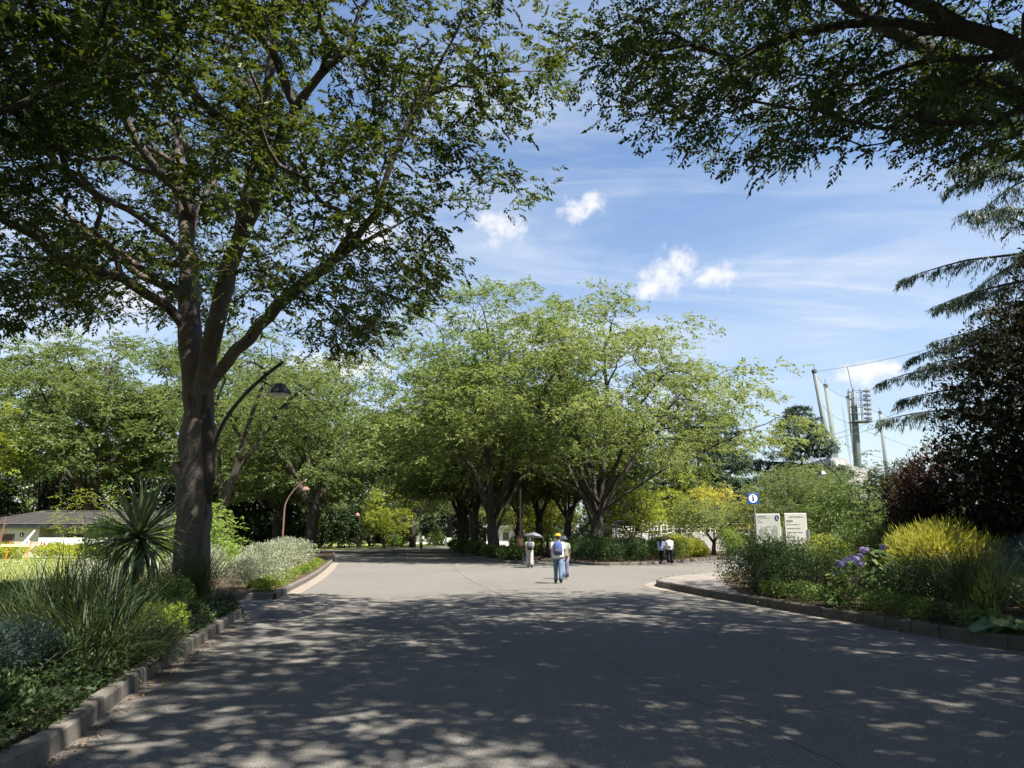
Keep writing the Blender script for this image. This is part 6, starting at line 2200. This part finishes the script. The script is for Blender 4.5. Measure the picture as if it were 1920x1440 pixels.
for (i, f0, u, v, Y) in [(0, 1.0, 1960, 585, 92), (0, 0.62, 1960, 645, 92), (1, 0.66, 1960, 675, 95), (1, 0.4, 1960, 735, 95)]:
    a = PO[i][0] + (PO[i][1] - PO[i][0]) * f0
    b_ = at(u, v, Y)
    pts = []
    for k in range(13):
        f = k / 12
        pts.append(tuple(a * (1 - f) + b_ * f - np.array([0, 0, 1.0 * 4 * f * (1 - f)])))
    MB().tube(pts, 0.035, 4, caps=False).build('cable', 'pole_dark', root)

top, low = at(1600, 735, 118), at(1608, 868, 118)
d = (top - low) / (top[2] - low[2])
base = low - d * low[2]
root = thing('floodlight_tower', 'grey floodlight tower with a caged bank of lamps', 'floodlight', tuple(base))
L_ = top - base
MB().tube([(0, 0, -0.1), tuple(L_ * 0.6), tuple(L_ * 0.86), tuple(L_)], [0.75, 0.58, 0.48, 0.36], 16).build('shaft', 'pole_grey', root, smooth=True)
cage = MB()
c0, c1 = L_ * 0.80, L_ * 1.0
for z in np.linspace(0, 1, 5):
    c = c0 + (c1 - c0) * z + np.array([0.5, -0.4, 0])
    for (ax_, ay_, bx_, by_) in [(-1.1, -.9, 1.1, -.9), (1.1, -.9, 1.1, .9), (1.1, .9, -1.1, .9), (-1.1, .9, -1.1, -.9)]:
        cage.tube([(c[0] + ax_, c[1] + ay_, c[2]), (c[0] + bx_, c[1] + by_, c[2])], 0.06, 4)
for (ax_, ay_) in [(-1.1, -.9), (1.1, -.9), (1.1, .9), (-1.1, .9), (0, -.9)]:
    a, b_ = c0 + np.array([0.5 + ax_, -0.4 + ay_, 0]), c1 + np.array([0.5 + ax_, -0.4 + ay_, 0.4])
    cage.tube([tuple(a), tuple(b_)], 0.06, 4)
cage.build('cage', 'pole_dark', root)
MB().box(tuple(c0 + np.array([0.7, -0.4, -0.1])), (3.0, 2.2, 0.16)).build('platform', 'pole_dark', root)
for k in range(7):
    for j in range(3):
        c = c0 + (c1 - c0) * (k + 0.4) / 6.6 + np.array([1.05 + 0.28 * j, -1.15 - 0.1 * (j % 2), 0.1])
        lp = MB().tube([tuple(c), tuple(c + np.array([0.42, -0.42, -0.1]))], [0.16, 0.30], 10).build('lamp', 'metal_grey', root)
MB().tube([tuple(L_ * 0.98), tuple(L_ + np.array([-0.6, 0, 4.4]))], 0.06, 5).build('antenna', 'pole_dark', root)
MB().tube([tuple(L_ * 0.72 + np.array([-.9, -.2, 0])), tuple(L_ * 1.0 + np.array([-.9, -.2, .4]))], 0.09, 6).build('ladder', 'pole_dark', root)

YS = 100.0
sx = lambda u: at(u, 900, YS)[0]
sz = lambda v: at(1590, v, YS)[2]
root = thing('grandstand', 'grey concrete grandstand behind the netting poles', 'building', (0, YS, 0))
MB().prism([(sx(1550), 0), (sx(1640), 0), (sx(1640), 12), (sx(1550), 12)], 0, sz(900)).build('base', 'concrete', root)
m = MB()
xa, xb, xc = sx(1562), sx(1598), sx(1642)
za, zb, zc, zd = sz(856), sz(858), sz(868), sz(884)
prof = [(xa, sz(902)), (xc, sz(902)), (xc, zd), (sx(1600), zc), (sx(1596), zb), (sx(1574), za), (xa + 0.4, za)]
n = len(prof)
m.add([(x, 1.0, z) for x, z in prof] + [(x, 11, z) for x, z in prof], [tuple(range(n)), tuple(range(2 * n - 1, n - 1, -1))] + [(j, i, n + i, n + j) for i, j in ((i, (i + 1) % n) for i in range(n))])
m.build('stand', 'concrete', root)
MB().box(((sx(1574) + sx(1594)) / 2, 0.96, (sz(860) + sz(880)) / 2), (sx(1592) - sx(1576), 0.06, sz(862) - sz(878))).build('panel', 'white_paint', root)
MB().box((sx(1569), 0.9, (sz(862) + sz(898)) / 2), (0.5, 0.2, sz(862) - sz(898))).build('ladder', 'pole_dark', root)
MB().box((sx(1640), 0.9, (sz(876) + sz(890)) / 2), (0.3, 0.3, sz(872) - sz(890))).build('post', 'concrete', root)

# ------------------------------------------------------------------ people
def skin_body(joints, edges, radii, root_name):
    names = list(joints)
    idx = {k: i for i, k in enumerate(names)}
    me = bpy.data.meshes.new('body')
    me.from_pydata([tuple(joints[k]) for k in names], [(idx[a], idx[b]) for a, b in edges], [])
    ob = bpy.data.objects.new('body', me)
    COL.objects.link(ob)
    md = ob.modifiers.new('skin', 'SKIN')
    md.use_smooth_shade = True
    sv = me.skin_vertices[0].data
    for k in names:
        r = radii[k]
        sv[idx[k]].radius = (r, r) if isinstance(r, (int, float)) else r
        sv[idx[k]].use_root = (k == root_name)
    s = ob.modifiers.new('sub', 'SUBSURF')
    s.levels = s.render_levels = 1
    dg = bpy.context.evaluated_depsgraph_get()
    dg.update()
    out = bpy.data.meshes.new_from_object(ob.evaluated_get(dg))
    bpy.data.objects.remove(ob)
    bpy.data.meshes.remove(me)
    V = [tuple(v.co) for v in out.vertices]
    F = [tuple(p.vertices) for p in out.polygons]
    bpy.data.meshes.remove(out)
    return V, F


def person(label, base, rz, H=1.7, stride=0.18, arm_l=(0.0, 0.1), arm_r=(0.0, 0.1), top=('cloth_white', 'short'), bottom=('cloth_denim', 'trousers'),
           shoes='cloth_black', hair=('hair_black', 'short'), hat=None, bend=0.0, sit=False, group=None, head_turn=0.0, wide=1.0):
    """faces local +Y. arm = (forward swing, elbow bend)"""
    k = H / 1.7
    root = thing('person', label, 'person', tuple(base), rz, group)
    V3 = lambda x, y, z: np.array([x, y, z]) * k
    hip_z = 0.93
    ln = bend
    up = lambda z: V3(0, math.sin(ln) * (z - hip_z), hip_z + math.cos(ln) * (z - hip_z))
    j, r = {}, {}

    def put(n, p, rad):
        j[n] = p
        r[n] = tuple(np.array(rad) * k) if isinstance(rad, tuple) else rad * k

    put('pelvis', V3(0, 0, hip_z), (0.135, 0.10))
    put('waist', up(1.08), (0.12, 0.09))
    put('chest', up(1.30), (0.15, 0.10))
    put('upper', up(1.40), (0.13, 0.085))
    put('neck', up(1.475), 0.052)
    put('jaw', up(1.535) + V3(0, 0.012, 0), (0.068, 0.078))
    put('skull', up(1.625) + V3(0, 0.006, 0), (0.078, 0.092))
    put('crown', up(1.685), (0.048, 0.055))
    E_ = [('pelvis', 'waist'), ('waist', 'chest'), ('chest', 'upper'), ('upper', 'neck'), ('neck', 'jaw'), ('jaw', 'skull'), ('skull', 'crown')]
    for s, nm, st, arm in ((-1, 'l', stride, arm_l), (1, 'r', -stride, arm_r)):
        hp = V3(s * 0.088, 0, 0.89)
        if sit:
            kn = hp + V3(s * 0.02, 0.34, -0.22 + st * 0.5)
            an = kn + V3(0, -0.10, -0.40)
            toe = an + V3(0, 0.17, -0.06)
        else:
            a1 = st * 1.5
            kn = hp + V3(0.0, math.sin(a1) * 0.42, -math.cos(a1) * 0.42)
            a2 = a1 - (0.35 if st < 0 else 0.08) * abs(st) * 4
            an = kn + V3(0, math.sin(a2) * 0.40, -math.cos(a2) * 0.40)
            toe = an + V3(s * 0.02, 0.16, -0.055)
        put('hip' + nm, hp, 0.085)
        put('knee' + nm, kn, 0.058)
        put('ankle' + nm, an, 0.040)
        put('toe' + nm, toe, (0.038, 0.026))
        E_ += [('pelvis', 'hip' + nm), ('hip' + nm, 'knee' + nm), ('knee' + nm, 'ankle' + nm), ('ankle' + nm, 'toe' + nm)]
        sh = up(1.385) + V3(s * 0.175, 0, 0)
        sw, eb = arm
        el = sh + V3(s * 0.045, math.sin(sw) * 0.27, -math.cos(sw) * 0.27)
        w = sw + eb
        wr = el + V3(s * 0.005, math.sin(w) * 0.245, -math.cos(w) * 0.245)
        pm = wr + V3(0, math.sin(w) * 0.085, -math.cos(w) * 0.085)
        put('sh' + nm, sh, 0.056)
        put('el' + nm, el, 0.040)
        put('wr' + nm, wr, 0.027)
        put('pm' + nm, pm, (0.034, 0.018))
        E_ += [('upper', 'sh' + nm), ('sh' + nm, 'el' + nm), ('el' + nm, 'wr' + nm), ('wr' + nm, 'pm' + nm)]
    # feet to the ground
    low = min(j['toel'][2], j['toer'][2]) - 0.032 * k
    if not sit:
        for n in j:
            j[n] = j[n] - np.array([0, 0, low])
    Vb, Fb = skin_body(j, E_, r, 'pelvis')
    body = MB()
    body.add(Vb, Fb)
    for s, nm, arm in ((-1, 'l', arm_l), (1, 'r', arm_r)):       # fingers and thumb
        p = j['pm' + nm]
        d = p - j['wr' + nm]
        d = d / np.linalg.norm(d)
        fwd = np.cross(d, np.array([s, 0, 0.0]))
        fwd = fwd / np.linalg.norm(fwd)
        for q, (off, l_) in enumerate(((-0.028, .060), (-0.010, .078), (0.009, .082), (0.027, .074))):
            b0 = p + fwd * off * k
            b1 = b0 + d * l_ * 0.5 * k + np.array([-s * 0.012, 0, 0]) * k
            b2 = b1 + d * l_ * 0.45 * k + np.array([-s * 0.026, 0, 0]) * k
            body.tube([b0, b1, b2], [0.0105 * k, 0.009 * k, 0.006 * k], 6)
        t0 = j['wr' + nm] * 0.6 + p * 0.4 + fwd * 0.02 * k
        body.tube([t0, t0 + (fwd * 0.030 + d * 0.03) * k, t0 + (fwd * 0.034 + d * 0.062) * k], [0.012 * k, 0.010 * k, 0.007 * k], 6)
    sk = j['skull']
    hd = (j['jaw'] + j['skull']) / 2
    body.ball(tuple(sk + V3(-0.082, 0.0, -0.025)), (0.012 * k, 0.022 * k, 0.032 * k), 8, 5)
    body.ball(tuple(sk + V3(0.082, 0.0, -0.025)), (0.012 * k, 0.022 * k, 0.032 * k), 8, 5)
    body.tube([sk + V3(0, 0.088, 0.0), sk + V3(0, 0.112, -0.045), sk + V3(0, 0.09, -0.055)], [0.008 * k, 0.015 * k, 0.010 * k], 6)
    bo = body.build('body', 'skin', root, smooth=True)
    for s in (-1, 1):
        MB().ball(tuple(sk + V3(s * 0.032, 0.088, 0.0)), (0.014 * k, 0.008 * k, 0.008 * k), 8, 5).build('eye', 'hair_black', root)
    MB().ball(tuple(j['jaw'] + V3(0, 0.082, 0.005)), (0.024 * k, 0.006 * k, 0.006 * k), 8, 5).build('mouth', 'cloth_red', root)

    # clothes
    def ell(p, rx, ry):
        return (p[0], p[1], p[2], rx * k, ry * k)
    tm, kind = top
    pel, wst, ch, upn = j['pelvis'], j['waist'], j['chest'], j['upper']
    hem = 0.06 if kind != 'long_coat' else 0.40
    sh_ = MB()
    w = wide
    hemp = pel - np.array([0, 0, hem * k])
    sh_.loft([ell(hemp, 0.195 * w, 0.145), ell(pel + np.array([0, 0, .04]) * k, 0.192 * w, 0.142), ell(wst, 0.185 * w, 0.135), ell((wst + ch) / 2, 0.195 * w, 0.142), ell(ch, 0.205 * w, 0.142), ell(upn, 0.192 * w, 0.122), ell(upn * 0.55 + j['neck'] * 0.45, 0.125 * w, 0.092), ell(upn * 0.1 + j['neck'] * 0.9, 0.066, 0.066)], 18)
    for nm in 'lr':
        a, b, c = j['sh' + nm], j['el' + nm], j['wr' + nm]
        inn = a * 0.72 + upn * 0.28
        if kind == 'short':
            sh_.tube([inn, a, a * 0.45 + b * 0.55, a * 0.18 + b * 0.82], [0.07 * k, 0.078 * k, 0.070 * k, 0.074 * k], 10)
        else:
            sh_.tube([inn, a, a * 0.5 + b * 0.5, b, b * 0.5 + c * 0.5, b * 0.06 + c * 0.94], [0.07 * k, 0.078 * k, 0.066 * k, 0.060 * k, 0.054 * k, 0.047 * k], 10)
    sh_.build('shirt', tm, root, smooth=True)
    bm_, bk = bottom
    tr = MB()
    tr.loft([ell(pel - np.array([0, 0, .13]) * k, 0.168, 0.125), ell(pel - np.array([0, 0, .03]) * k, 0.172, 0.132), ell(pel + np.array([0, 0, .06]) * k, 0.160, 0.122)], 16)
    fat = {'trousers': (0.098, 0.078, 0.064, 0.066), 'wide': (0.112, 0.112, 0.112, 0.118), 'shorts': (0.10, 0.09, 0.085, 0.08), 'dress': (0.15, 0.15, 0.14, 0.14)}[bk]
    for nm, s in (('l', -1), ('r', 1)):
        a, b, c = j['hip' + nm], j['knee' + nm], j['ankle' + nm]
        if bk == 'shorts':
            tr.tube([a + np.array([0, 0, .05]) * k, a * 0.5 + b * 0.5, b * 0.9 + a * 0.1], [fat[0] * k, fat[1] * k, fat[2] * k], 12)
        else:
            tr.tube([a + np.array([0, 0, .05]) * k, a * 0.45 + b * 0.55, b, b * 0.5 + c * 0.5, b * 0.02 + c * 0.98], [fat[0] * k, (fat[0] + fat[1]) / 2 * k, fat[1] * k, fat[2] * k, fat[3] * k], 12)
    if bk == 'dress':
        c = (j['anklel'] + j['ankler']) / 2
        tr.loft([(c[0], c[1], c[2] + 0.10 * k, 0.20 * k, 0.21 * k), (c[0], c[1], c[2] + 0.42 * k, 0.21 * k, 0.20 * k), ell(pel - np.array([0, 0, .06]) * k, 0.185, 0.145)], 16)
    tr.build('skirt' if bk == 'dress' else 'trousers', bm_, root, smooth=True)
    for nm in 'lr':
        an, to = j['ankle' + nm], j['toe' + nm]
        d = to - an
        MB().tube([an - d * 0.28 + np.array([0, 0, -.03]) * k, an + np.array([0, 0, -0.025]) * k, an * 0.4 + to * 0.6, to + d * 0.12], [(0.040 * k, 0.040 * k), (0.052 * k, 0.052 * k), (0.050 * k, 0.040 * k), (0.036 * k, 0.026 * k)], 10).build('shoe', shoes, root, smooth=True)
    hm, hk = hair
    hr = MB()
    cr = sk + V3(0, -0.014, 0.015)
    hr.ball(tuple(cr), (0.094 * k, 0.104 * k, 0.092 * k), 14, 9)
    if hk == 'short':
        hr.ball(tuple(sk + V3(0, -0.045, -0.03)), (0.080 * k, 0.066 * k, 0.07 * k), 12, 7)
    else:
        zl = {'long': 1.16, 'bob': 1.42}[hk]
        lowp = up(zl) - (np.array([0, 0, low]) if not sit else 0) + V3(0, -0.13, 0)
        hr.tube([sk + V3(0, -0.03, 0.03), sk + V3(0, -0.065, -0.08), (sk + lowp) / 2 + V3(0, -0.04, 0), lowp], [(0.092 * k, 0.07 * k), (0.095 * k, 0.058 * k), (0.088 * k, 0.042 * k), (0.055 * k, 0.02 * k)], 12)
    hr.build('hair', hm, root, smooth=True)
    if hat == 'cap':
        c = MB()
        c.loft([(*(sk + V3(0, -0.006, z)), a * k, b * k) for z, a, b in ((0.012, .101, .113), (0.05, .100, .110), (0.085, .082, .090), (0.108, .045, .05), (0.114, .008, .008))], 16)
        c.build('cap', 'cap_yellow', root, smooth=True)
        MB().prism([tuple((sk + V3(0.085 * math.cos(a_), 0.08 + 0.10 * math.sin(a_), 0))[:2]) for a_ in [math.pi * q / 10 for q in range(11)]], sk[2] + 0.012 * k, sk[2] + 0.024 * k).build('cap_peak', 'cap_yellow', root)
    elif hat == 'bucket':
        c = MB()
        c.loft([(*(sk + V3(0, -0.006, z)), a * k, b * k) for z, a, b in ((-0.03, .165, .175), (-0.022, .166, .176), (0.022, .106, .118), (0.085, .092, .102), (0.105, .082, .09), (0.11, .01, .01))], 18)
        c.build('bucket_hat', 'cloth_navy', root, smooth=True)
    return root, {n: np.array(root.matrix_basis @ Vector(j[n])) if False else j[n] for n in j}


def place(root_base, rz, p):
    c, s = math.cos(rz), math.sin(rz)
    return np.array([root_base[0] + c * p[0] - s * p[1], root_base[1] + s * p[0] + c * p[1], root_base[2] + p[2]])


def backpack(label, base, rz, J, mat, mat2, size=1.0, group=None):
    up_, wa = J['upper'], J['waist']
    mid = (up_ + wa) / 2 + np.array([0, -0.205 * size - 0.02, -0.02])
    root = thing('backpack', label, 'backpack', tuple(place(base, rz, mid)), rz)
    s = size
    b = MB()
    b.loft([(0, 0.0, -0.235 * s, .11 * s, .055 * s), (0, 0, -0.21 * s, .150 * s, .085 * s), (0, -0.005, -0.05 * s, .158 * s, .095 * s), (0, 0, 0.12 * s, .145 * s, .082 * s), (0, 0.01, 0.215 * s, .105 * s, .055 * s), (0, 0.02, 0.24 * s, .04 * s, .02 * s)], 18)
    b.build('bag', mat, root, smooth=True)
    MB().loft([(0, -0.085 * s, -0.20 * s, .09 * s, .03 * s), (0, -0.095 * s, -0.10 * s, .115 * s, .045 * s), (0, -0.085 * s, -0.01 * s, .10 * s, .03 * s)], 14).build('pocket', mat2, root, smooth=True)
    for q in (-1, 1):
        MB().tube([(q * .085 * s, 0.06, -0.16 * s), (q * .125 * s, 0.10, 0.02), (q * .115 * s, 0.15, 0.20), (q * .09 * s, 0.10, 0.29), (q * .06 * s, 0.03, 0.20 * s)], 0.016, 6).build('strap', mat2, root)
    MB().tube([(-.03, 0.02, .225 * s), (-.02, 0.0, .275 * s), (.02, 0.0, .275 * s), (.03, 0.02, .225 * s)], 0.008, 6).build('handle', mat2, root)
    return root


def umbrella(label, tip_base, handle_top, mat, r=0.5, tilt=(0, 0)):
    root = thing('umbrella', label, 'umbrella', tuple(tip_base))
    root.rotation_euler = (tilt[0], tilt[1], 0)
    h = handle_top
    MB().tube([(0, 0, 0), (0, 0, h + 0.06)], 0.008, 6).build('shaft', 'metal_grey', root)
    MB().tube([(0, 0, -0.10), (0, 0, 0.02)], 0.016, 8).build('handle', 'cloth_black', root)
    V, F = [], []
    n, m = 8, 6
    for i in range(m + 1):
        f = i / m
        rr_ = r * f
        for k in range(n * 3):
            a = 2 * math.pi * k / (n * 3)
            sc = 1 - 0.055 * f * (1 - abs(math.cos(a * n / 2)))
            V.append((math.cos(a) * rr_ * sc, math.sin(a) * rr_ * sc, h - 0.21 * (r / 0.5) * f ** 1.9))
    w = n * 3
    for i in range(m):
        for k in range(w):
            F.append((i * w + k, (i + 1) * w + k, (i + 1) * w + (k + 1) % w, i * w + (k + 1) % w))
    link('canopy', mesh_np('canopy', V, F, smooth=True), mat, root)
    for k in range(n):
        a = 2 * math.pi * k / n
        MB().tube([(0, 0, h - 0.01), (math.cos(a) * r * .5, math.sin(a) * r * .5, h - .21 * (r / .5) * .5 ** 1.9 - .012), (math.cos(a) * r, math.sin(a) * r, h - .21 * (r / .5) - .008)], 0.005, 4).build('rib', 'metal_grey', root)
    MB().tube([(0, 0, h), (0, 0, h + 0.08)], [0.012, 0.004], 6).build('ferrule', 'metal_grey', root)
    return root


def bicycle(label, base, rz):
    root = thing('bicycle', label, 'bicycle', tuple(base), rz)
    for y in (-0.52, 0.52):
        w = MB()
        pts = [(0, y + 0.32 * math.cos(2 * math.pi * k / 24), 0.34 + 0.32 * math.sin(2 * math.pi * k / 24)) for k in range(25)]
        w.tube(pts, 0.02, 6, caps=False)
        wo_ = w.build('wheel', 'rubber', root)
        sp_ = MB()
        for k in range(10):
            a = 2 * math.pi * k / 10
            sp_.tube([(0, y, 0.34), (0, y + 0.31 * math.cos(a), 0.34 + 0.31 * math.sin(a))], 0.003, 3)
        sp_.build('spokes', 'metal_grey', wo_)
    f = MB()
    for a, b in (((0, -.52, .34), (0, -.08, .30)), ((0, -.08, .30), (0, -.22, .80)), ((0, -.52, .34), (0, -.20, .72)), ((0, -.08, .30), (0, .36, .76)), ((0, -.20, .70), (0, .33, .86)), ((0, .32, .98), (0, .52, .34))):
        f.tube([a, b], 0.018, 6)
    f.build('frame', 'metal_grey', root)
    MB().tube([(-.28, .22, 1.0), (-.1, .32, 1.02), (.1, .32, 1.02), (.28, .22, 1.0)], 0.014, 6).build('handlebar', 'rubber', root)
    MB().loft([(0, -.24, .82, .05, .12), (0, -.24, .87, .08, .13)], 10).build('saddle', 'rubber', root)
    for s in (-1, 1):
        MB().box((s * 0.10, -.08 + s * 0.10, 0.30 - s * 0.08), (0.08, 0.05, 0.02)).build('pedal', 'rubber', root)
    return root


# man with yellow cap and the companion with bucket hat
b = gnd(1047, 1094)
_, J = person('person in yellow cap and checked shirt walking away with a blue backpack', b, R(-4), 1.70, 0.13, (-0.12, 0.15), (0.1, 0.3), ('cloth_check', 'short'), ('cloth_denim', 'trousers'), 'cloth_black', ('hair_black', 'short'), 'cap', wide=1.12)
backpack('blue and navy backpack on the person in the yellow cap', b, R(-4), J, 'cloth_blue', 'cloth_navy', 1.05)
b = gnd(1058.5, 1086)
person('person in dark bucket hat and slate-blue wide trousers beside the yellow cap', b, R(4), 1.62, -0.12, (0.1, 0.2), (-0.05, 0.5), ('cloth_olive', 'short'), ('cloth_slate', 'wide'), 'cloth_white', ('hair_black', 'short'), 'bucket')
# walker with umbrella
b = gnd(993.5, 1065)
_, J = person('person in pale grey clothes and black shoes walking away under a silver umbrella', b, R(3), 1.58, 0.10, (0.1, 0.3), (0.25, 1.75), ('cloth_grey', 'short'), ('cloth_grey', 'wide'), 'cloth_black', ('hair_black', 'bob'))
backpack('grey and black backpack on the umbrella walker', b, R(3), J, 'cloth_dark_grey', 'cloth_black', 0.95)
hp = place(b, R(3), J['pmr'])
umbrella('silver-grey parasol held over the walker in pale clothes', (hp[0], hp[1] - 0.02, hp[2]), 0.66, 'umbrella_silver', 0.52, (R(-7), R(5)))
hp = place(b, R(3), J['pml'])
root = thing('handbag', 'small pinkish-grey bag hanging at the left side of the umbrella walker', 'bag', (hp[0] - 0.03, hp[1], hp[2] - 0.42))
MB().loft([(0, 0, 0, .10, .05), (0, 0, .02, .13, .06), (0, 0, .24, .12, .05), (0, 0, .28, .09, .03)], 12).build('body', 'cloth_dark_grey', root, smooth=True)
MB().tube([(-.07, 0, .27), (-.04, 0, .40), (.04, 0, .40), (.07, 0, .27)], 0.008, 6).build('handle', 'cloth_dark_grey', root)
# two women by the hedge
b = gnd(1241, 1057.5)
person('person with long black hair and pale blue shirt by the hedge, left of the pair', b, R(-30), 1.58, 0.2, (0.1, 0.2), (-0.1, 0.2), ('cloth_pale_blue', 'long'), ('cloth_black', 'trousers'), 'cloth_grey', ('hair_black', 'long'))
b = gnd(1256.5, 1058)
_, J = person('person in white hoodie and wide black trousers by the hedge, right of the pair', b, R(-12), 1.62, -0.14, (0.25, 0.8), (0.1, 0.5), ('cloth_white', 'long'), ('cloth_black', 'wide'), 'cloth_white', ('hair_brown', 'short'))
backpack('white backpack on the person in the white hoodie', b, R(-12), J, 'cloth_white', 'cloth_grey', 0.95)
# far figures
b = gnd(789.5, 1030.5)
bicycle('bicycle ridden away along the shaded avenue', b, R(4))
person('cyclist in white top riding away along the shaded avenue', (b[0], b[1] - 0.22, b[2] - 0.06), R(4), 1.68, 0.16, (0.85, 0.25), (0.85, 0.25), ('cloth_white', 'short'), ('cloth_black', 'trousers'), 'cloth_black', ('hair_black', 'short'), None, bend=0.25, sit=True)
b = gnd(652, 1028.5)
_, J = person('walker in white top and dark shorts on the far left verge', b, R(-80), 1.66, 0.22, (-0.3, 0.2), (0.4, 0.3), ('cloth_white', 'short'), ('cloth_dark_grey', 'shorts'), 'cloth_black', ('hair_black', 'short'))
b = np.array([at(737, 1005, 112)[0], 112.0, 0.06])
_, J = person('person in blue and black standing by the far bushes under an umbrella', b, R(40), 1.62, 0.05, (0.1, 0.2), (0.25, 1.75), ('cloth_slate', 'long'), ('cloth_black', 'trousers'), 'cloth_black', ('hair_black', 'short'))
hp = place(b, R(40), J['pmr'])
umbrella('dark blue umbrella of the person by the far bushes', tuple(hp), 0.60, 'umbrella_blue', 0.5, (R(6), R(14)))
b = gnd(857, 1026)
bicycle('bicycle near the far end of the island kerb', b, R(10))
person('dark-clothed cyclist near the far end of the island kerb', (b[0], b[1] - 0.22, b[2] - 0.06), R(10), 1.68, -0.14, (0.85, 0.25), (0.85, 0.25), ('cloth_olive', 'short'), ('cloth_black', 'trousers'), 'cloth_black', ('hair_black', 'short'), None, bend=0.2, sit=True)
